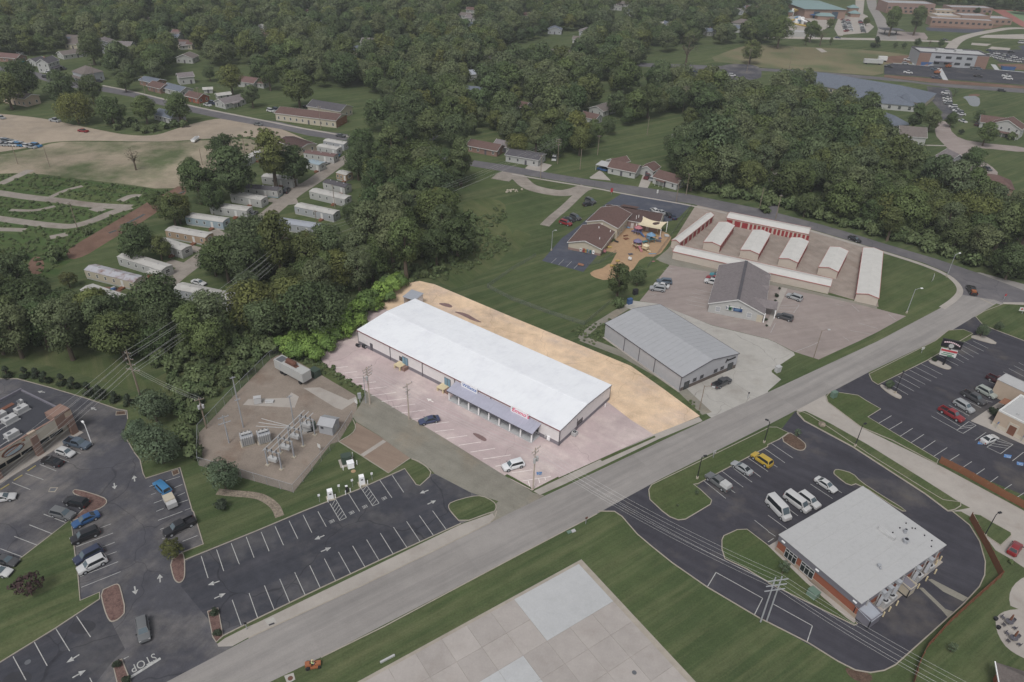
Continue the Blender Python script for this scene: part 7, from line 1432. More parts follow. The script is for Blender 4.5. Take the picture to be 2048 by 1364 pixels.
# patio
for c, lb in (('1920,900', 'upper patio table with a closed brown parasol'), ('1955,1030', 'lower patio table with a closed brown parasol')):
    q = P(*T(3,3,c)[0]); o = empty('patio_table', (q.x, q.y, 0), .3, lb, 'table'); MB().tube([(0,0,.70),(0,0,.75)], .62, 16).obj('table_top', MAT['trim_dark'], o); MB().tube([(0,0,0),(0,0,.7)], .06, 6).obj('leg', MAT['trim_dark'], o)
    p = empty('parasol', (q.x, q.y, 0), 0, 'closed brown parasol over the '+lb.split(' ')[0]+' patio table', 'parasol'); MB().tube([(0,0,0),(0,0,2.5)], .03, 6).obj('pole', MAT['hvac'], p); MB().tube([(0,0,1.1),(0,0,1.4),(0,0,2.4),(0,0,2.55)], [.13,.2,.12,.02], 9).obj('canopy', MAT['copper_brown'], p)
    for i in range(4):
        a = i*math.pi/2+.4; ch = empty('patio_chair', (q.x+math.cos(a)*1.1, q.y+math.sin(a)*1.1, 0), a+math.pi/2, 'dark metal chair drawn up to a patio table', 'chair', 'chairs around the patio tables')
        MB().box(-.24,.24,-.24,.24,.42,.46).obj('seat', MAT['trim_dark'], ch); MB().box(-.24,.24,-.26,-.22,.46,.9).obj('backrest', MAT['trim_dark'], ch)
        for x in (-.2,.2):
            for y in (-.2,.2): MB().box(x-.02,x+.02,y-.02,y+.02,0,.42).obj('leg', MAT['trim_dark'], ch)
for c, lb in (('1818,865', 'dark planter at the upper edge of the patio'), ('1840,935', 'dark planter at the lower edge of the patio')):
    q = P(*T(3,3,c)[0]); o = empty('planter', (q.x, q.y, 0), 0, lb, 'planter'); MB().tube([(0,0,0),(0,0,.5)], [.28,.36], 10).obj('pot', MAT['black_trim'], o)
# ------------------------------------------------------------------ playground
q = P(*Z8('1290,640')[0]); o = empty('shade_sail', (q.x, q.y, 0), -.2, 'cream shade sail on white posts over the play area', 'shade sail'); pts = [(-5,-2.5,3.6),(3.6,-4,3.2),(5.5,2.0,3.8),(-3.2,3.4,4.2)]; b = MB(); N = 8
for i in range(N+1):
    for j in range(N+1):
        u, v = i/N, j/N; p = (Vector(pts[0])*(1-u)*(1-v)+Vector(pts[1])*u*(1-v)+Vector(pts[2])*u*v+Vector(pts[3])*(1-u)*v); k = math.sin(math.pi*u)*.16+math.sin(math.pi*v)*.16
        p.x *= 1-.16*math.sin(math.pi*v); p.y *= 1-.22*math.sin(math.pi*u); p.z -= k*3; b.v.append(tuple(p))
for i in range(N):
    for j in range(N): b.f.append((i*(N+1)+j, (i+1)*(N+1)+j, (i+1)*(N+1)+j+1, i*(N+1)+j+1)); b.m.append(0)
b.obj('sail', MAT['cloth_cream'], o, smooth=60)
for p in pts: MB().tube([(p[0],p[1],0),(p[0],p[1],p[2]+.1)], .12, 8).obj('post', MAT['post_white'], o)
def playset(c, lb, cols, rz, slide, roofm, s=1.0):
    q = P(*Z8(c)[0]); o = empty('play_structure', (q.x, q.y, 0), rz, lb, 'playground equipment'); o.scale = (s,)*3
    MB().box(-1,1,-1,1,1.2,1.3).obj('deck', MAT[cols[0]], o)
    for x in (-.95,.95):
        for y in (-.95,.95): MB().tube([(x,y,0),(x,y,2.6)], .07, 6).obj('post', MAT[cols[1]], o)
    MB().tube([(0,0,2.5),(0,0,3.4)], [1.5,.05], 8).obj('roof', MAT[roofm], o)
    MB().hexa([(1,-.35,1.2),(1,.35,1.2),(3.2,.35,.15),(3.2,-.35,.15)], [(1,-.35,1.3),(1,.35,1.3),(3.2,.35,.25),(3.2,-.35,.25)]).obj('slide', MAT[slide], o); MB().box(-1.05,-.95,-1,1,1.3,2.1).obj('side_panel', MAT[cols[2]], o); MB().box(-1,1,.95,1.05,1.3,2.1).obj('side_panel', MAT[cols[2]], o); MB().box(-2.6,-1,-.5,.5,.5,.6).box(-2.6,-2.5,-.5,.5,0,.5).obj('climber', MAT[cols[0]], o)
playset('1100,670', 'play tower with a pink roof and a blue slide beside the sail', ('purple_paint','purple_paint','purple_paint'), -.9, 'blue_paint', 'pink_paint'); playset('1290,790', 'teal and blue climbing structure below the sail', ('teal_paint','teal_paint','sky_blue'), .4, 'teal_paint', 'sky_blue', 1.1)
playset('1090,880', 'red and tan play structure with a pink slide at the front of the play area', ('cream_paint','red_paint','purple_paint'), -1.2, 'pink_paint', 'purple_paint', 1.05); playset('1215,920', 'low tan play house right of the pink slide', ('cream_paint','cream_paint','cream_paint'), 2.4, 'cream_paint', 'cloth_cream', .8)
for c, lb, mt, sz in (('780,780', 'black spring toy by the nursery wall', 'black_trim', (1.6,.5,.7)), ('920,690', 'dark bench near the nursery wall', 'fence_wood_old', (2,.5,.5)), ('930,735', 'brown sand table in the play area', 'fence_wood_old', (1.8,1.2,.4)), ('675,865', 'yellow play table beside the low wing', 'yellow_paint', (1.6,.8,.6)), ('600,930', 'pink toy house beside the low wing', 'pink_paint', (1,1,1.3)), ('995,970', 'dark toy ring on the mulch', 'trim_dark', (1.6,1.1,.35)), ('985,1040', 'white and navy toy tent on the mulch', 'sign_white', (1.2,1,1.2)), ('800,1075', 'yellow and grey toy slide on the mulch tongue', 'yellow_paint', (1.5,.6,.8)), ('725,1150', 'yellow toy slide at the end of the mulch tongue', 'yellow_paint', (1.8,.7,.9)), ('1325,965', 'blue and white flat toy at the lower edge of the play area', 'sky_blue', (2.6,.5,.2)), ('1340,1080', 'small pink board on the grass', 'pink_paint', (1,.5,.15)), ('1420,770', 'dark picnic table right of the climbing structure', 'trim_dark', (1.8,1.2,.7)), ('1440,730', 'purple toy beside the picnic table', 'purple_paint', (1,.7,.7)), ('1540,690', 'round table under a pale parasol at the corner of the play area', 'hvac', (1.6,1.6,.7)), ('1375,690', 'yellow toy beneath the sail edge', 'yellow_paint', (1.2,.5,.6)), ('1255,700', 'orange tunnel beneath the sail', 'orange', (2,.8,.8)), ('240,1130', 'low brown trailer with toys parked on the nursery asphalt', 'terracotta', (2,1.1,.6)), ('1190,560', 'blue parasol by the back wall of the nursery', 'sky_blue', (1.8,1.8,.3)), ('960,570', 'blue toy car at the inner corner of the nursery', 'bluegrey' if False else 'sky_blue', (1.2,.7,.6))):
    q = P(*Z8(c)[0], sz[2]/2); o = empty('toy' if 'table' not in lb and 'bench' not in lb else 'play_table', (q.x, q.y, 0), random.uniform(-.6,.6), lb, 'toy' if 'bench' not in lb else 'bench'); x, y, z = sz
    MB().hexa([(-x/2,-y/2,z*.45),(x/2,-y/2,z*.45),(x/2,y/2,z*.45),(-x/2,y/2,z*.45)], [(-x*.42,-y*.42,z),(x*.42,-y*.3,z*.8),(x*.42,y*.3,z*.8),(-x*.42,y*.42,z)]).obj('top', MAT[mt], o)
    for sx in (-1, 1): MB().box(sx*x*.36-.06, sx*x*.36+.06, -y*.3, y*.3, 0, z*.45).obj('leg', MAT['steel_dark'], o)
# ------------------------------------------------------------------ mower and its driver
q = P(*T(1,3,'455,1225')[0], .4); o = empty('ride_on_mower', (q.x, q.y, 0), .25, 'orange ride-on mower with a driver cutting the roadside verge', 'mower')
MB().box(-.7,.75,-.6,.6,.12,.42).obj('deck', MAT['orange'], o); MB().box(-1.15,-.2,-.4,.4,.42,.95).obj('engine_cover', MAT['orange'], o); MB().box(.3,1.2,-.35,.35,.4,.75).obj('bonnet', MAT['orange'], o); MB().box(-.35,.15,-.28,.28,.62,.72).box(-.42,-.32,-.28,.28,.7,1.15).obj('seat', MAT['black_trim'], o); MB().tube([(.5,0,.75),(.3,0,1.1)], .04, 6).obj('steering_column', MAT['black_trim'], o)
for x, r_ in ((-.75,.36),(.95,.22)):
    for y in (-.55,.55): MB().tube([(x,y-.12,r_),(x,y+.12,r_)], r_, 10).obj('wheel', MAT['rubber'], o)
def person(loc, rz, lb):
    o = empty('person', loc, rz, lb, 'person'); me = bpy.data.meshes.new('body')
    V = [(-.10,0,.78),(-.09,0,1.02),(-.06,0,1.28),(-.03,0,1.38),(0,0,1.50),(.01,0,1.62),(-.05,.19,1.30),(.10,.27,1.10),(.34,.16,1.06),(.42,.12,1.06),(-.05,-.19,1.30),(.10,-.27,1.10),(.34,-.16,1.06),(.42,-.12,1.06),(-.06,.10,.76),(.36,.15,.80),(.46,.15,.42),(.58,.15,.38),(-.06,-.10,.76),(.36,-.15,.80),(.46,-.15,.42),(.58,-.15,.38)]
    Ed = [(0,1),(1,2),(2,3),(3,4),(4,5),(2,6),(6,7),(7,8),(8,9),(2,10),(10,11),(11,12),(12,13),(0,14),(14,15),(15,16),(16,17),(0,18),(18,19),(19,20),(20,21)]
    rad = [.16,.15,.17,.06,.10,.08,.075,.055,.045,.04,.075,.055,.045,.04,.10,.075,.05,.045,.10,.075,.05,.045]
    me.from_pydata(V, Ed, []); p = bpy.data.objects.new('body', me); COL.objects.link(p)
    p.modifiers.new('skin', 'SKIN'); sv = me.skin_vertices[0].data
    for i, r_ in enumerate(rad): sv[i].radius = (r_, r_)
    sv[0].use_root = True; sb = p.modifiers.new('sub', 'SUBSURF'); sb.levels = sb.render_levels = 1
    bpy.context.view_layer.update(); m2 = bpy.data.meshes.new_from_object(p.evaluated_get(bpy.context.evaluated_depsgraph_get())); bpy.data.objects.remove(p)
    for k in ('skin', 'lime', 'jeans'): m2.materials.append(MAT[k])
    for f in m2.polygons:
        c = f.center; f.material_index = 0 if c.z > 1.37 or (c.x > .2 and .95 < c.z < 1.2) else (1 if c.z > .84 and c.x < .25 else 2); f.use_smooth = True
    link('body', m2, o); MB().tube([(0,0,1.56),(0,0,1.66),(0,0,1.72)], [.13,.12,.05], 10).box(.05,.24,-.08,.08,1.58,1.60).obj('cap', MAT['cream_paint'], o); MB().box(.095,.12,-.045,-.02,1.51,1.53).box(.095,.12,.02,.045,1.51,1.53).box(.09,.13,-.015,.015,1.45,1.50).obj('face', MAT['trim_dark'], o)
    return o
person((q.x-.05, q.y, -.03), .25, 'person in a pale lime shirt and cap sitting on the orange mower')
# ------------------------------------------------------------------ vehicles
def cr(kind, col, c, r, s, lb, **k): a, b = T(c, r, s); return car(kind, col, a, b, lb, **k)
cr('sedan','brightnavy',1,2,'1385,628;1305,645','navy sedan alone on the striped car park of the white building')
cr('suv','bsilver',2,2,'10,990;-60,1010','silver suv parked nose-in near the pole at the road corner')
cr('pickup','dgrey',2,2,'1680,330;1760,290','charcoal pickup truck in front of the grey metal hall')
p_ = cr('pickup','grey',2,2,'1650,1125;1555,1055','grey pickup truck with a cap over its bed'); MB().hexa([(-2.85,-.95,1.16),(-.98,-.95,1.16),(-.98,.95,1.16),(-2.85,.95,1.16)], [(-2.7,-.75,1.8),(-.95,-.75,1.82),(-.95,.75,1.82),(-2.7,.75,1.8)]).obj('bed_cap', MAT['hvac'], p_)
cr('sedan','silver',2,2,'1840,1010;1770,965','silver sedan between the capped pickup and the yellow suv'); cr('suv','yellow',2,2,'2000,945;1925,895','bright yellow suv by the grass verge')
cr('sedan','white',3,2,'465,1145;555,1205','white sedan standing apart near the corner of the white-roofed building'); cr('suv','white',3,2,'330,1270;410,1330','white suv beside the white passenger van'); cr('van','white',3,2,'235,1290;335,1364','white passenger van between the white suv and the taller van'); a = T(3,2,'85,1345')[0]; car('tallvan', 'white', a, T(3,3,'190,90')[0], 'tallest white high-roofed van, lowest of the white row')
cr('pickup','maroon',3,2,'1850,318;1950,365','dark maroon pickup truck at the top of the restaurant row'); cr('suv','pale',3,2,'1750,408;1835,455','pale green suv second in the restaurant row'); cr('pickup','dgrey',3,2,'1650,450;1755,510','dark grey pickup truck third in the restaurant row'); cr('suv','silver',3,2,'1570,520;1660,575','silver suv fourth in the restaurant row'); cr('pickup','red',3,2,'1470,582;1580,645','bright red pickup truck at the end of the restaurant row'); cr('sedan','white',3,2,'1775,780;1845,752','white sedan in the accessible bay of the restaurant'); cr('hatch','red',3,3,'1980,290;2015,240','red hatchback on the concrete lot at the right edge')
cr('pickup','bluegrey',0,2,'620,815;735,845','dark blue-grey pickup truck beside the shopping centre tower'); cr('hatch','white',0,2,'522,885;595,910','white hatchback with a dark roof before the shopping centre'); cr('sedan','black',0,2,'415,958;335,935','black sedan before the oval sign'); cr('sedan','white',0,2,'15,1250;75,1240','white car cut by the left picture edge'); cr('suv','black',0,2,'610,1285;535,1268','black suv beside the angled mulch bed'); a = T(0,3,'500,15')[0]; car('suv', 'grey', a, T(0,3,'595,40')[0], 'grey suv just below the black one by the mulch bed')
cr('sedan','blue',0,3,'685,58;585,105','blue sedan topmost of the nose-in row by the grass'); cr('suv','black',0,3,'680,188;570,235','black suv second in the nose-in row by the grass'); cr('suv','navy',0,3,'705,345;610,395','navy suv third in the nose-in row by the grass'); cr('suv','white',0,3,'735,420;615,480','white suv lowest in the nose-in row by the grass'); cr('sedan','dgrey',0,3,'42,385;105,400','dark car at the left edge beside the grass triangle'); cr('sedan','white',0,3,'-15,470;40,480','white car end peeping in at the left edge')
cr('suv','sky',0,2,'1298,1170;1235,1110','bright blue suv with a trailer hitched behind'); q = P(*T(0,2,'1362,1285')[0], .8); e = P(*T(0,2,'1298,1170')[0], .8); d = (e-q); o = empty('cargo_trailer', (q.x, q.y, 0), math.atan2(d.y, d.x), 'pale box trailer behind the bright blue suv', 'trailer'); MB().box(-1.6,1.5,-.9,.9,.45,1.5).obj('box', MAT['hvac'], o); MB().box(-.5,1.5,-.92,.92,1.5,1.75).obj('lid', MAT['siding_cream'], o); MB().beam((1.5,0,.5),(2.6,0,.5),.1).obj('drawbar', MAT['trim_dark'], o)
for y in (-.95,.95): MB().tube([(-.2,y-.1,.33),(-.2,y+.1,.33)], .33, 10).obj('wheel', MAT['rubber'], o)
cr('pickup','black',0,3,'1435,118;1320,175','black pickup truck parked by the lawn near the yellow-green tree'); cr('suv','grey',0,3,'1145,940;1160,1040','grey suv driving through the car park towards the stop line')
cr('suv','dgrey',2,1,'628,240;682,262','dark suv parked on the nursery lawn, upper pair'); cr('hatch','black',2,1,'608,266;640,262','small black car beside the dark suv on the lawn'); cr('suv','dgrey',2,1,'508,372;560,395','dark grey suv on the lawn, lower group'); cr('sedan','black',2,1,'455,388;485,395','black sedan between the red suv and the grey suv'); cr('suv','red',2,1,'430,417;480,432','red suv on the nursery lawn'); cr('hatch','white',2,1,'1140,315;1120,300','white car behind the nursery roof'); cr('sedan','silver',2,1,'1192,328;1170,315','silver car behind the nursery roof'); cr('sedan','black',2,1,'1248,348;1230,335','black car at the end of the nursery roof'); cr('sedan','navy',2,1,'1290,365;1275,345','blue sedan on the nursery asphalt by the grass')
cr('suv','bluegrey',2,1,'1220,885;1165,880','blue-grey suv in the upper bay left of the office'); cr('sedan','white',2,1,'1198,915;1150,905','white car between two suvs left of the office'); cr('suv','silver',2,1,'1165,942;1110,935','silver suv lowest of three left of the office'); cr('sedan','teal',2,1,'1645,832;1590,822','teal car behind the office, topmost of three'); cr('sedan','red',2,1,'1617,857;1560,845','red car behind the office, middle of three'); cr('suv','white',2,1,'1602,888;1545,875','white suv behind the office, lowest of three'); cr('suv','silver',3,1,'213,1010;155,990','silver suv in front of the office entrance side'); cr('suv','dgrey',3,1,'135,1170;70,1150','dark grey suv below the hatched bays of the office')
cr('sedan','black',3,1,'695,545;745,568','black sedan driving along the back road'); p_ = cr('pickup','black',3,1,'1630,955;1605,915','black pickup truck with an orange-red load turning at the junction'); MB().box(-2.4,-1.2,-.6,.6,.7,1.5).obj('load', MAT['orange'], p_)
p_ = cr('sedan','white',0,1,'1590,892;1640,905','white car beside the weathered grey mobile home')
def zc4(k, col, s, lb): a, b = Z4(s); return car(k, col, a, b, lb)
zc4('suv','black','1325,545;1345,520','black suv behind the blue-trimmed mobile home'); zc4('hatch','grey','968,795;985,780','grey car beside the white mobile home beyond the blue one'); zc4('sedan','white','1745,250;1775,240','white car beside the light blue roofed mobile home'); zc4('sedan','sky','1878,170;1895,155','pale blue car beside the red-roofed mobile home')
FAR = [(0,0,'665,1042;690,1045','sedan','red','red car alone on the gravel lot'), (0,0,'440,960;470,965','pickup','silver','silver pickup truck at the edge of the gravel lot'), (0,0,'10,935;25,940','sedan','silver','silver car at the left edge of the gravel lot'), (0,0,'500,545;520,548','suv','dgrey','dark suv on the drive by the white farmhouse'), (0,0,'390,576;410,578','sedan','white','white car on the street before the farmhouse'), (0,0,'370,612;400,616','suv','black','black vehicle on the street behind the tree crowns'), (0,0,'515,622;540,626','sedan','dgrey','dark car below the grass circle'), (0,0,'790,645;815,650','sedan','black','black car before the old house'), (0,0,'1660,835;1680,840','sedan','white','white car beside the white bungalow'), (0,0,'1700,820;1720,826','suv','navy','navy suv beside the white bungalow'), (0,0,'1780,832;1800,836','suv','black','black suv against the white bungalow'), (0,0,'170,490;190,493','suv','teal','teal car in the yard left of the farmhouse'), (0,0,'160,420;180,423','sedan','white','white car behind the red-roofed house'), (0,0,'1455,963;1475,966','sedan','red','red car by the grey-roofed cottage'),
 (1,0,'120,882;140,886','suv','white','white suv beside the long workshop'), (1,0,'165,875;185,880','suv','navy','navy suv beside the long workshop'), (1,0,'678,1082;700,1086','sedan','dgrey','dark sedan on the street below the workshop'), (1,0,'15,990;40,995','sedan','grey','grey car on the street at the left of the workshop'), (1,0,'410,850;430,853','sedan','black','black car behind the workshop'), (2,0,'475,850;500,853','suv','black','black suv on the shady drive'), (2,0,'580,893;600,897','sedan','navy','navy car in front of the white garage'), (2,0,'340,1262;345,1245','van','white','white van beside the dark flat-roofed house'), (2,0,'735,1352;760,1358','pickup','blue','blue pickup truck under the open carport'), (2,0,'680,1078;690,1080','suv','black','black vehicle hidden near the street trees'), (2,1,'1083,45;1095,30','pickup','dred','dark red pickup truck on the drive by the small white house'), (2,1,'1122,60;1132,45','suv','silver','silver suv beside the dark red pickup'),
 (3,0,'1120,577;1150,580','pickup','white','white pickup truck alone in the left half of the far car park'), (3,0,'1335,552;1360,555','pickup','bluegrey','blue and white truck near the blue skip'), (3,0,'1345,620;1370,622','pickup','navy','navy and white truck below the orange lift'), (3,0,'1680,607;1710,610','pickup','black','black pickup truck in the far car park'), (3,0,'1908,606;1935,609','pickup','white','upper of two white pickup trucks in the far car park'), (3,0,'1920,626;1950,629','pickup','white','lower of two white pickup trucks in the far car park'), (3,0,'965,530;990,533','pickup','black','black truck by the box trailer'), (3,0,'1100,505;1120,507','suv','silver','silver suv left of the new block'), (3,0,'1120,475;1140,477','pickup','white','white truck on the soil left of the new block'), (3,0,'1645,545;1660,546','suv','grey','grey suv right of the new block entrance'), (3,0,'1685,548;1700,549','suv','bluegrey','blue-grey suv at the right corner of the new block'), (3,0,'560,298;575,299','sedan','navy','navy car passing below the far car park'), (3,0,'1415,315;1430,316','sedan','dgrey','dark car on the paved drive'), (3,0,'1560,965;1575,970','sedan','white','white car behind the trees by the drive'), (3,0,'1690,1000;1715,1005','suv','maroon','maroon car behind the dark tree of the white house'), (3,0,'1870,722;1890,724','suv','black','black car on the access road at the right'), (3,0,'1900,440;1920,442','suv','navy','navy suv in the side car park'), (3,0,'1770,400;1800,402','sedan','navy','navy car at the corner of the side car park'), (3,0,'1945,415;1965,416','suv','black','black suv at the far side of the side car park'), (3,0,'920,50;935,52','suv','dgrey','dark suv parked along the school wall'), (3,0,'2030,340;2048,341','van','white','white van at the far right edge')]
for c, r_, s, kd, col, lb in FAR: cr(kd, col, c, r_, s, lb, far=True)
a = T(3,0,'1758,1345;1785,1360'); car('sedan', 'dgrey', a[0], a[1], 'dark grey car parked on the street near the right edge', far=True)
def row(c, r_, s, n, lb, cols, g, kind=('sedan','suv')):
    a, b, f = T(c, r_, s)
    for i in range(n):
        t = i/max(1, n-1); x, y = a[0]+(b[0]-a[0])*t, a[1]+(b[1]-a[1])*t; car(random.choice(kind), random.choice(cols), (x, y), (x+f[0]-a[0], y+f[1]-a[1]), lb, g, far=True)
WC = ['white','white','silver','offwhite','grey']
for s, n in (('597,155;625,245;575,157', 9), ('640,160;665,240;662,162', 8), ('740,165;765,250;762,167', 8)): row(3,0,s,n,'car in the crowded rows of the recreation centre car park', WC+['dgrey','red'], 'cars parked at the recreation centre')
row(3,0,'1420,740;1440,825;1395,738',5,'car in the bending row beside the pond', WC+['grey','dgrey'], 'cars parked beside the pond'); row(3,0,'1480,850;1545,910;1455,848',5,'car in the bending row beside the pond', WC+['navy'], 'cars parked beside the pond')
row(3,0,'1770,440;1860,465;1795,442',4,'white car in the side car park right of the new block', ['white','offwhite'], 'white cars in the side car park'); row(3,0,'1880,470;2000,490;1910,472',5,'white car in the side car park right of the new block', ['white','offwhite'], 'white cars in the side car park'); row(3,0,'1830,425;2040,470;1850,426',4,'white car in the side car park right of the new block', ['white','offwhite'], 'white cars in the side car park')
row(2,0,'1640,575;1760,600;1670,577',5,'white car in the round turning lot', ['white','silver'], 'cars in the turning lot'); row(2,0,'1470,570;1530,572;1490,572',2,'dark car in the round turning lot', ['black','navy'], 'dark cars in the turning lot')
row(0,0,'20,1115;250,1170;40,1118',7,'junked car in the pile at the left edge of the gravel lot', ['bluegrey','white','silver','grey'], 'junked cars at the gravel lot'); row(0,0,'10,1150;290,1160;30,1153',7,'junked car in the pile at the left edge of the gravel lot', ['navy','white','silver','sky'], 'junked cars at the gravel lot')
q = P(*T(0,0,'1567,1130')[0]); o = empty('boat', (q.x, q.y, 0), 1.5, 'white covered boat on the dirt beside the mobile home park', 'boat'); MB().hexa([(-2.6,-.6,.4),(2.0,-.5,.4),(2.9,0,.6),(2.0,.5,.4),(-2.6,.6,.4)], [(-2.7,-1.1,1.4),(2.0,-.95,1.4),(3.3,0,1.5),(2.0,.95,1.4),(-2.7,1.1,1.4)]).obj('hull', MAT['board_white'], o); MB().hexa([(-2.6,-1,1.4),(1.9,-.85,1.4),(3.1,0,1.5),(1.9,.85,1.4),(-2.6,1,1.4)], [(-2.4,-.2,2.0),(.6,-.2,2.1),(1.2,0,2.0),(.6,.2,2.1),(-2.4,.2,2.0)]).obj('cover', MAT['hvac'], o)
HAZE = .00017
# ------------------------------------------------------------------ single trees
def tp(c, r, s, d, key, lb, **k):
    t = T(c, r, s)[0]; NT[0] += 1; return tree_px(key, t, d, lb, **k)
NT = [0]
for a in ((0,2,'1215,510',78,'street','upper of three round trees beside the left car park'), (0,2,'1105,730',62,'street','left tree of the three beside the left car park'), (0,2,'1265,820',95,'street','largest and lowest of the three round trees beside the left car park'), (0,2,'1780,1060',76,'street','loose feathery tree at the lower corner of the substation'),
 (0,3,'1370,300',58,'lime','yellow-green tree on the mulch point of the left car park'), (0,3,'215,590',72,'plum','dark red plum tree on the grass triangle'), (0,2,'1765,1310',34,'bush','dark round bush on the lawn above the charging bays'),
 (2,1,'855,880',54,'tall','taller of two dark trees behind the grey metal hall'), (2,1,'1010,835',38,'wood','rounder of two dark trees behind the grey metal hall'), (2,1,'850,1050',30,'shrub','shrub at the foot of the two dark trees'),
 (3,2,'240,735',22,'airy','slim young tree on the mulch island right of the yellow suv'), (3,2,'970,345',22,'street','slender dark tree on the restaurant car park island'), (3,1,'1720,1275',30,'street','larger of two young trees by the restaurant car park entrance'), (3,1,'1850,1240',20,'street','smaller of two young trees by the restaurant car park entrance'), (2,2,'1480,1210',14,'airy','sapling in the grass island by the capped pickup'), (2,2,'1325,1315',9,'airy','tiny sapling in the grass island below the capped pickup'), (3,2,'1335,145',13,'bush','round clipped bush beside the restaurant pole sign'), (3,2,'1805,555',22,'bush','grey-green bush at the restaurant corner'),
 (3,3,'130,445',36,'airy','young tree against the brick wall of the white-roofed building'), (3,3,'1480,1085',28,'airy','small yellow-green tree alone on the lower right lawn'), (3,3,'1945,400',14,'shrub','small shrub by the pavement near the red hatchback'),
 (0,1,'1080,560',80,'wood','dark spreading tree over the white mobile home'), (0,1,'1270,610',50,'wood','thin tree right of the dark spreading one'), (0,1,'1370,290',66,'wood','round tree behind the light blue mobile home'), (0,1,'1250,230',38,'wood','smaller tree left of the round one by the ditch'),
 (0,1,'1790,690',95,'wood','left half of the big tree pair by the lane'), (0,1,'1960,700',95,'wood','right half of the big tree pair by the lane'), (1,1,'120,620',82,'wood','dark tree right of the big pair, by the pole with short arms'), (0,1,'60,820',80,'wood','yellowish tree at the left edge above the wood'), (0,1,'440,660',46,'shrub','dark bush at the near end of the red ditch'), (0,1,'690,480',22,'shrub','bush beside the ditch and the path pole'), (0,1,'540,870',44,'lime','yellow-green bush left of the rusted-roof mobile home'), (0,1,'150,670',34,'shrub','bush left of the red soil heap'),
 (0,0,'170,620',74,'wood','dark round tree at the left beside the street'), (0,0,'40,700',70,'wood','dark tree at the left edge'), (0,0,'480,690',66,'wood','pale green tree below the grass circle'), (0,0,'720,700',52,'wood','dark tree left of the street'), (0,0,'590,855',84,'wide','wide dark tree on the edge of the gravel lot'), (0,0,'880,870',60,'wood','tree left of the mown gap by the gravel lot'), (0,0,'1150,860',52,'wood','two-headed tree by the gravel lot'), (0,0,'1420,850',58,'wood','round tree in front of the grey-roofed cottage'), (0,0,'990,645',36,'wood','round tree on the verge near the brick house'), (0,0,'1060,1250',40,'bare','thin airy tree standing on the patchy dirt'), (0,0,'720,370',58,'wood','fresh green tree behind the old house'), (0,0,'1670,580',28,'wood','narrow tree on the big lawn'), (0,0,'1840,620',54,'wood','round tree on the big lawn'), (0,0,'2010,760',42,'wood','pale tree at the corner of the white bungalow'),
 (1,0,'330,690',70,'wood','broad olive tree by the mown field'), (1,0,'100,610',46,'wood','pale tree behind the white cottage'), (1,0,'1160,1030',78,'wood','low dark tree leaning over the street'), (1,0,'850,1140',70,'wood','tree over the white mobile homes'), (1,0,'1270,700',64,'wood','olive tree with a yellowish top in the woods'), (1,0,'1550,720',70,'wood','tall pale tree beside the tan porch'), (1,0,'1250,850',66,'wood','pale round tree behind the long workshop'),
 (2,0,'560,720',38,'tall','tall light green tree by the white garage'), (2,0,'1100,790',62,'wood','fresh green tree on the shady lawn'), (2,0,'170,430',28,'wood','round pale bush-like tree in the clearing'), (2,0,'310,480',34,'bare','thin grey tree in front of the white house in the clearing'), (2,0,'485,375',13,'fir','small dark cone tree in the clearing'), (2,0,'1410,380',50,'bare','bare grey tree at the edge of the meadow'), (2,0,'1920,400',44,'wood','tree in the meadow beside the tall poles'), (2,0,'1600,1150',120,'wood','large pale green tree at the front of the right wood'),
 (3,0,'105,240',56,'wood','large dark tree left of the water park'), (3,0,'70,130',30,'tall','tall tree at the left of the water park kiosk'), (3,0,'355,240',38,'wood','round tree in front of the water park'), (3,0,'310,310',13,'tall','narrow dark tree by the paved drive'), (3,0,'435,280',28,'bare','grey thin tree by the paved drive'), (3,0,'505,325',9,'tall','slim columnar tree by the paved drive'), (3,0,'272,165',11,'fir','dark cone tree among the slides'), (3,0,'870,325',22,'fir','big dark cone tree by the street'), (3,0,'1005,150',34,'tall','tall fresh green tree in front of the school'), (3,0,'1205,145',34,'tall','tall dark tree in front of the school'), (3,0,'1022,357',11,'wood','left one of two small round trees on the grass strip'), (3,0,'1093,360',11,'wood','right one of two small round trees on the grass strip'), (3,0,'1200,335',15,'wood','small spreading tree on the grass strip'), (3,0,'1386,340',15,'wood','round tree left of the curved drive'), (3,0,'1298,335',13,'bare','thin bare tree on the grass strip'), (3,0,'790,165',16,'wood','round tree at the corner of the recreation car park'), (3,0,'500,180',16,'wood','tree at the teal pavilion'), (3,0,'1680,85',13,'wood','small tree on the school roof edge'), (3,0,'1745,135',12,'tall','dark narrow tree between school blocks'), (3,0,'1755,55',12,'fir','dark tree behind the school'),
 (3,0,'1190,930',40,'tall','left tree of the tall pair before the care home'), (3,0,'1310,950',42,'wood','right tree of the tall pair before the care home'), (3,0,'1475,950',28,'wood','dark round tree beside the drive of the cul-de-sac'), (3,0,'1690,925',24,'wood','dark tree between the pond and the white house'), (3,0,'1550,1053',14,'bush','clipped dark bush on the lawn of the white house'), (3,0,'1755,1060',44,'wood','dark tree before the large white house'), (3,0,'1950,1085',22,'shrub','dark shrubs under the porch of the large white house'), (3,0,'1650,1270',50,'wood','dark tree on the round lawn of the cul-de-sac'), (3,0,'1500,735',16,'airy','pale willow-like tree by the pond'), (3,1,'405,45',18,'wood','small tree by the drive at the right edge'),
 (1,1,'960,270',92,'wood','yellow-topped tree crowning the central wood'), (1,1,'1400,290',60,'bare','bare branched tree inside the central wood')):
    tp(*a, cat='shrub' if a[4] in ('shrub', 'bush') else 'tree')
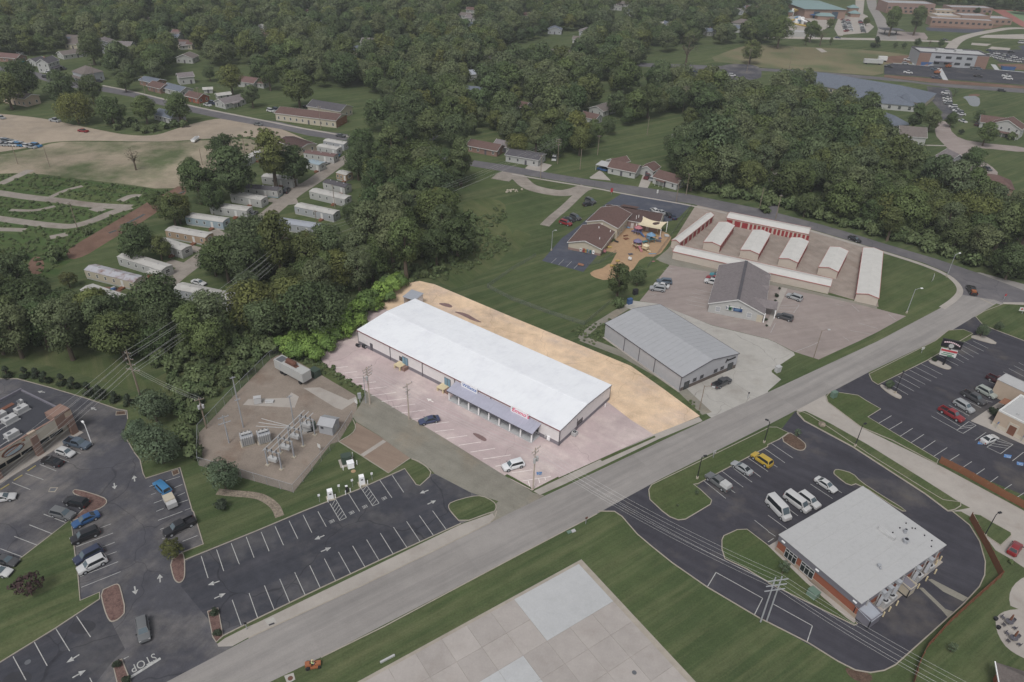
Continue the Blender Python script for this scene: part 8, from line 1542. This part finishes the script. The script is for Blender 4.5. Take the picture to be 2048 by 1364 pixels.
for i, (s, d, key) in enumerate((('640,90',66,'wood'), ('330,430',84,'wood'), ('720,330',104,'wood'), ('500,620',60,'wood'), ('1160,170',76,'tall'), ('1390,250',78,'wood'), ('130,730',58,'wood'), ('270,300',44,'wood'), ('790,520',40,'wood'))):
    NT[0] += 1; tree_px(key, Z4(s)[0], d, ('dark tree at the back of the lane beside the dirt field', 'dark spreading tree leftmost in the mobile home park clump', 'biggest pale green tree of the mobile home park', 'tree standing over the white mobile home beyond the blue one', 'tallest dark tree of the mobile home park with a bare trunk', 'broad tree hanging over the upper lane', 'tree by the ditch, left of the blue mobile home', 'small tree at the left of the park clump', 'tree overhanging the blue-trimmed mobile home')[i])
for i, (s, d) in enumerate((('40,235',28),('185,240',25),('280,245',25),('350,280',28),('480,295',27),('575,325',29),('690,365',30),('785,395',32),('910,435',26),('1020,460',28),('1575,450',28))):
    tp(0,2,s,d,'fir','small dark spruce in the row on the bank behind the shopping centre', group='spruces along the rear drive')
for s, lb in (('1712,805','round clipped bush at the upper end of the entrance island'), ('1740,965','round clipped bush at the lower end of the entrance island'), ('935,1215','round clipped bush on the island beside the painted word'), ('1005,1345','round clipped bush cut by the bottom picture edge')): tp(0,3,s,21,'bush',lb, cat='shrub')
for s, d in (('1525,580',7),('1475,720',11),('1440,830',7),('1250,1210',8),('1262,1335',6)): tree_px('bush', Z2(s)[0], d, 'small bush in the bed along the office wall', 'shrub', 'bushes along the office wall')
for s, d in (('590,698',32),('575,686',30),('615,690',34),('632,705',26),('640,668',34),('662,652',34),('655,685',28),('688,636',36),('690,660',26),('712,618',36),('722,640',26),('735,598',36),('760,580',34),('752,606',24),('785,566',30),('778,590',22),('803,560',24),('604,672',26),('628,690',22),('648,682',24),('672,668',22),('678,650',26),('700,648',22),('725,622',24),('744,592',28),('770,566',26),('795,556',22),('560,684',24),('585,672',22)):
    t = px(s)[0]; tree_px('bright', t, d*1.55, 'bright lime-green bush at the edge of the white building\'s paving', 'shrub', 'bright bushes bordering the paved lot')
for s in ('930,1005','1000,985','1080,1010','1150,1035','1230,1020','1310,1000','1390,985','1470,985','870,960','1060,960','960,950'): tp(0,0,s,22,'shrub','shrub in the thicket bordering the gravel lot', cat='shrub', group='shrubs of the gravel lot thicket'); NT[0] -= 1
# ------------------------------------------------------------------ woods
def inside(p, poly):
    c = False; n = len(poly); j = n-1
    for i in range(n):
        if (poly[i][1] > p[1]) != (poly[j][1] > p[1]) and p[0] < (poly[j][0]-poly[i][0])*(p[1]-poly[i][1])/(poly[j][1]-poly[i][1])+poly[i][0]: c = not c
        j = i
    return c
def scatter(pts, sp, z=5.0, jit=.42, excl=()):
    w = [P(a, b, z).xy for a, b in pts]; xs = [q.x for q in w]; ys = [q.y for q in w]; o = []; y = min(ys); row_ = 0
    while y < max(ys):
        x = min(xs)+(sp/2 if row_ % 2 else 0)
        while x < max(xs):
            p = Vector((x+random.uniform(-jit, jit)*sp, y+random.uniform(-jit, jit)*sp))
            if inside(p, w) and not any(inside(p, e) for e in excl) and free(p): o.append(p)
            x += sp
        y += sp*.87; row_ += 1
    return o
FOOT = []
for o in list(COL.objects):
    if o.type == 'EMPTY' and o.get('category') in ('house', 'mobile home', 'garage', 'shed', 'workshop', 'care home', 'recreation centre', 'school building', 'commercial block', 'commercial building', 'pavilion', 'building', 'office', 'nursery', 'storage building'):
        far = o.get('group') == 'houses among the far trees'
        ww = next((c for c in o.children if c.name.startswith('wall')), None)
        if not ww: continue
        bb = [Vector(c) for c in ww.bound_box]; cx = sum(b.x for b in bb)/8; cy = sum(b.y for b in bb)/8; rr = max(abs(bb[0].x-bb[6].x), abs(bb[0].y-bb[6].y))/2
        ca, sa = math.cos(o.rotation_euler.z), math.sin(o.rotation_euler.z); c = Vector((o.location.x+cx*ca-cy*sa, o.location.y+cx*sa+cy*ca)); FOOT.append((c, rr, 8.5*c.length/CH*(.72 if far else .85)))
def free(p):
    for c, r_, front in FOOT:
        d = p-c
        if d.length > r_+front+8: continue
        if d.length < r_*.8+3.5: return False
        t = c.normalized(); al = -d.dot(t); la = abs(d.x*t.y-d.y*t.x)
        if 0 < al < r_*.6+front and la < r_*.6+1.2: return False
    return True
def wp(s, z=0): return [P(a, b, z).xy for a, b in px(s)]
EX = [wp('600,178 735,182 725,222 610,218'), wp('1000,105 1090,72 1165,68 1155,112 1085,128 1000,138'), wp('1205,72 1235,30 1240,-10 1268,-10 1262,45 1230,72'), wp('1290,122 1400,92 1600,88 1600,146 1300,150'), wp('380,140 520,130 500,175 470,195 380,180'), wp('140,120 215,115 215,160 150,160'), wp('1170,200 1290,195 1280,225 1180,225'), wp('1225,265 1265,250 1360,228 1365,262 1345,345 1160,345 1200,290'), [Vector(q) for q in wp('-80,112 0,126 80,140 205,167 325,193 440,219 560,238 690,262 850,297 1024,326 1184,354 1374,382 1536,415 1691,457 1873,512 2048,576 2140,610 2140,662 1990,606 1896,552 1773,508 1621,464 1454,430 1249,392 1024,352 850,321 690,287 560,264 440,243 325,217 205,189 100,171 0,147 -80,136')], wp('1525,345 1560,345 1562,430 1530,430'), wp('1340,268 1405,248 1410,290 1350,300')]
ZN = [('548,680 500,640 440,590 415,550 425,500 500,470 600,492 668,480 702,440 716,362 770,335 866,324 886,372 894,420 920,460 916,490 862,516 842,538 780,540 732,566 682,608 612,648', 8.8, 'leafy tree in the dense wood between the mobile homes and the white building', 'trees of the central wood', 1.15),
 ('-40,590 60,592 110,606 170,624 235,630 300,614 360,612 395,632 440,652 480,672 470,690 380,700 300,690 200,685 100,682 -40,690', 7.4, 'leafy tree in the wood at the left, below the mobile homes', 'trees of the left wood', 1.12),
 ('-60,525 30,530 65,560 40,590 -60,600', 8, 'leafy tree in the wood at the left, below the mobile homes', 'trees of the left wood', 1.12),
 ('1335,300 1400,262 1450,240 1500,205 1540,175 1600,158 1660,152 1715,178 1740,215 1750,245 1785,285 1820,310 1850,345 1900,372 1950,385 2060,400 2060,568 1960,538 1870,502 1760,468 1640,432 1560,412 1480,398 1400,382 1375,364', 10.2, 'leafy tree in the great wood across the road from the storage buildings', 'trees of the right wood', 1.3),
 ('690,300 770,302 850,318 920,332 955,338 925,358 886,362 870,322 760,335 690,342', 8.2, 'leafy tree along the back road above the central wood', 'trees by the back road', 1.1),
 ('1000,262 1080,242 1180,232 1280,215 1350,228 1330,255 1270,252 1230,262 1190,285 1130,305 1060,318 1010,318', 10.5, 'leafy tree among the houses along the back road', 'trees among the roadside houses', 1.15),
 ('690,235 760,232 850,252 1000,275 1010,300 930,312 850,297 760,277 690,262', 10.5, 'leafy tree among the houses along the back road', 'trees among the roadside houses', 1.15),
 ('-60,-90 1330,-90 1330,60 1300,110 1275,150 1300,178 1380,215 1345,228 1200,232 1100,240 1000,256 900,245 840,228 700,182 600,172 560,160 480,140 420,128 380,135 330,152 250,150 200,135 150,98 100,92 60,104 -60,112', 12, 'leafy tree in the wide far woodland', 'trees of the far woodland', 1.36),
 ('1330,-90 1560,-90 1560,40 1545,90 1480,85 1440,75 1390,92 1330,105', 12, 'leafy tree in the wide far woodland', 'trees of the far woodland', 1.36), ('1560,-90 2120,-90 2120,35 2010,10 1900,8 1760,-25 1640,-20 1560,60', 14, 'leafy tree in the wide far woodland', 'trees of the far woodland', 1.36),
 ('1300,150 1340,150 1400,165 1450,175 1500,182 1540,172 1500,205 1450,240 1400,258 1345,250', 9.5, 'leafy tree in the great wood across the road from the storage buildings', 'trees of the right wood', 1.25)]
cand = []
for s, sp, lb, g_, k in ZN:
    for p in scatter(px(s), sp, 5.5, excl=EX): cand.append((p.length, p, lb, g_, k))
cand.sort(key=lambda c: c[0])
NI = max(0, 304-NT[0]); ind, rest = cand[:NI], cand[NI:]
def nth(i):
    return ('first second third fourth fifth sixth seventh eighth ninth tenth eleventh twelfth'.split()[i])
lab = {}
for g_ in {c[3] for c in ind}:
    ps = [c[1] for c in ind if c[3] == g_]; fr_ = []
    for p in ps:
        t_ = p.normalized()
        if not any(q is not p and 0 < (p-q).dot(t_) < 16 and abs((p-q).x*t_.y-(p-q).y*t_.x) < 5 for q in ps): fr_.append(p)
    fr_.sort(key=lambda p: p.x/p.y); wd = {'trees of the central wood': 'the central wood', 'trees of the left wood': 'the wood below the mobile homes', 'trees of the right wood': 'the wood past the storage units', 'trees by the back road': 'the back road tree belt'}.get(g_, 'the roadside houses')
    for i, p in enumerate(fr_):
        n = len(fr_)
        if i < 12 and i <= n/2: lab[id(p)] = f'{nth(i)} tree from the left on the near edge of {wd}'
        elif n-1-i < 12: lab[id(p)] = f'{nth(n-1-i)} tree from the right on the near edge of {wd}'
for d, p, lb, g_, k in ind:
    lb = lab.get(id(p), lb)
    key = random.choices(('wood', 'tall', 'pale', 'wide'), (5, 1, 1.3, 1.3))[0]; lb = lb.replace('leafy tree', {'pale': 'pale-leaved tree', 'tall': 'tall narrow tree', 'wide': 'broad low-crowned tree'}.get(key, 'leafy tree')); tree(key, p, k*random.uniform(.66, 1.25), lb, 'tree', g_)
def gnscatter(name, protos, pts, scales, kind='stuff'):
    pc = bpy.data.collections.new(name+'_kinds')
    for key in protos:
        for cr_, tk in PROTO[key][0]:
            o = bpy.data.objects.new('plant', cr_); pc.objects.link(o)
    me = bpy.data.meshes.new(name); me.from_pydata([(p.x, p.y, 0) for p in pts], [], []); a = me.attributes.new('size', 'FLOAT', 'POINT'); a.data.foreach_set('value', np.array(scales, 'f4'))
    ob = link(name, me); ob['kind'] = kind
    ng = bpy.data.node_groups.new(name, 'GeometryNodeTree'); ng.interface.new_socket('Geometry', in_out='INPUT', socket_type='NodeSocketGeometry'); ng.interface.new_socket('Geometry', in_out='OUTPUT', socket_type='NodeSocketGeometry')
    N = ng.nodes; gi_ = N.new('NodeGroupInput'); go = N.new('NodeGroupOutput'); ip = N.new('GeometryNodeInstanceOnPoints'); ci = N.new('GeometryNodeCollectionInfo'); ci.inputs[0].default_value = pc; ci.inputs[1].default_value = True; ci.inputs[2].default_value = True
    rv = N.new('FunctionNodeRandomValue'); rv.data_type = 'FLOAT_VECTOR'; rv.inputs[0].default_value = (0, 0, 0); rv.inputs[1].default_value = (.12, .12, 6.28)
    na = N.new('GeometryNodeInputNamedAttribute'); na.data_type = 'FLOAT'; na.inputs[0].default_value = 'size'
    ln = ng.links.new; ln(gi_.outputs[0], ip.inputs['Points']); ln(ci.outputs[0], ip.inputs['Instance']); ip.inputs['Pick Instance'].default_value = True
    ln(rv.outputs[0], ip.inputs['Rotation']); ln(na.outputs[0], ip.inputs['Scale']); ln(ip.outputs[0], go.inputs[0])
    md = ob.modifiers.new('scatter', 'NODES'); md.node_group = ng; return ob
gnscatter('far_woodland', ('farwood', 'farpale'), [c[1] for c in rest], [c[4]*random.uniform(.55, 1.22) for c in rest])
print('trees', NT[0], len(ind), len(rest))
UG = [('-60,352 60,348 160,360 250,372 340,382 370,385 330,415 250,460 190,503 130,522 100,545 40,545 -60,560', 1.9, .75), ('885,520 940,495 950,440 1000,410 1015,430 980,470 1020,470 1020,500 960,530 900,560 850,560 800,545 840,535', 1.9, 1.0), ('1255,665 1300,690 1330,712 1370,770 1400,822 1396,828 1355,790 1320,752 1280,730 1225,690', 1.2, .55), ('545,700 560,690 640,722 690,755 690,762 640,735 560,712', 1.2, .6), ('400,300 520,255 560,262 560,300 500,330', 3, 1), ('1140,660 1220,640 1262,640 1240,660 1190,690 1160,680', 1.3, .6)]
UX = []; UG.append(('556,692 600,692 648,718 735,785 730,795 690,775 640,745 590,720', 1.2, .7)); UG.append(('556,690 588,655 618,668 690,632 760,572 800,550 845,545 830,562 790,570 745,608 690,655 650,705 600,690', 1.3, 1.1))
for s, w_ in ov: UX.append([Vector(q) for q in (lambda L: L[0]+list(reversed(L[1])))(strip([Vector(k) for k in wpts(px(s))], w_+.6))])
UX.append([P(a, b).xy for a, b in T(0,1,'1450,110 1510,170 1400,240 1260,330 1110,430 1000,490 880,560 800,610 690,680 560,720 520,650 640,570 760,500 880,430 1000,360 1120,290 1200,240 1330,180')])
upt, usc = [], []
for s, sp, k in UG:
    for p in scatter(px(s), sp, 0, .5, UX):
        if random.random() < .72: upt.append(p); usc.append(k*random.uniform(.5, 1.3))
gnscatter('undergrowth', ('weed',), upt, usc)
ept, esc = [], []
for s, sp, lo, hi in (('1372,372 1400,387 1540,414 1640,440 1691,455 1761,477 1873,509 1961,540 2060,572 2060,540 1960,505 1870,470 1760,440 1640,408 1560,392 1400,365 1370,355', 3.4, 1.4, 2.7), ('0,650 100,655 200,662 300,668 400,672 470,660 500,672 545,692 545,712 490,750 420,800 392,850 395,925 365,905 352,800 330,740 250,705 120,690 0,690', 2.7, .7, 2.1), ('-10,590 100,600 240,632 380,620 470,655 470,690 300,695 -10,690', 4.2, 1.2, 2.4), ('640,655 690,620 740,572 790,535 850,538 890,500 925,470 930,420 950,440 960,480 930,520 880,555 800,560 750,585 690,635 650,668', 3.2, .9, 2.0), ('1535,430 1545,348 1528,350 1520,425', 3, 1, 1.6)):
    for p in scatter(px(s), sp, 0, .6):
        ept.append(p); esc.append(random.uniform(lo, hi))
gnscatter('forest_edge_scrub', ('shrub',), ept, esc)
# ------------------------------------------------------------------ haze
hz = bpy.data.materials.new('haze'); hz.use_nodes = True; t = hz.node_tree; t.nodes.remove(t.nodes['Principled BSDF']); pv = t.nodes.new('ShaderNodeVolumePrincipled'); pv.inputs['Color'].default_value = (.86, .9, .95, 1); pv.inputs['Density'].default_value = HAZE; t.links.new(pv.outputs[0], t.nodes['Material Output'].inputs['Volume'])
o = MB().box(-2450, 2450, -300, 3050, -1, 107).obj('haze', hz); o['kind'] = 'stuff'
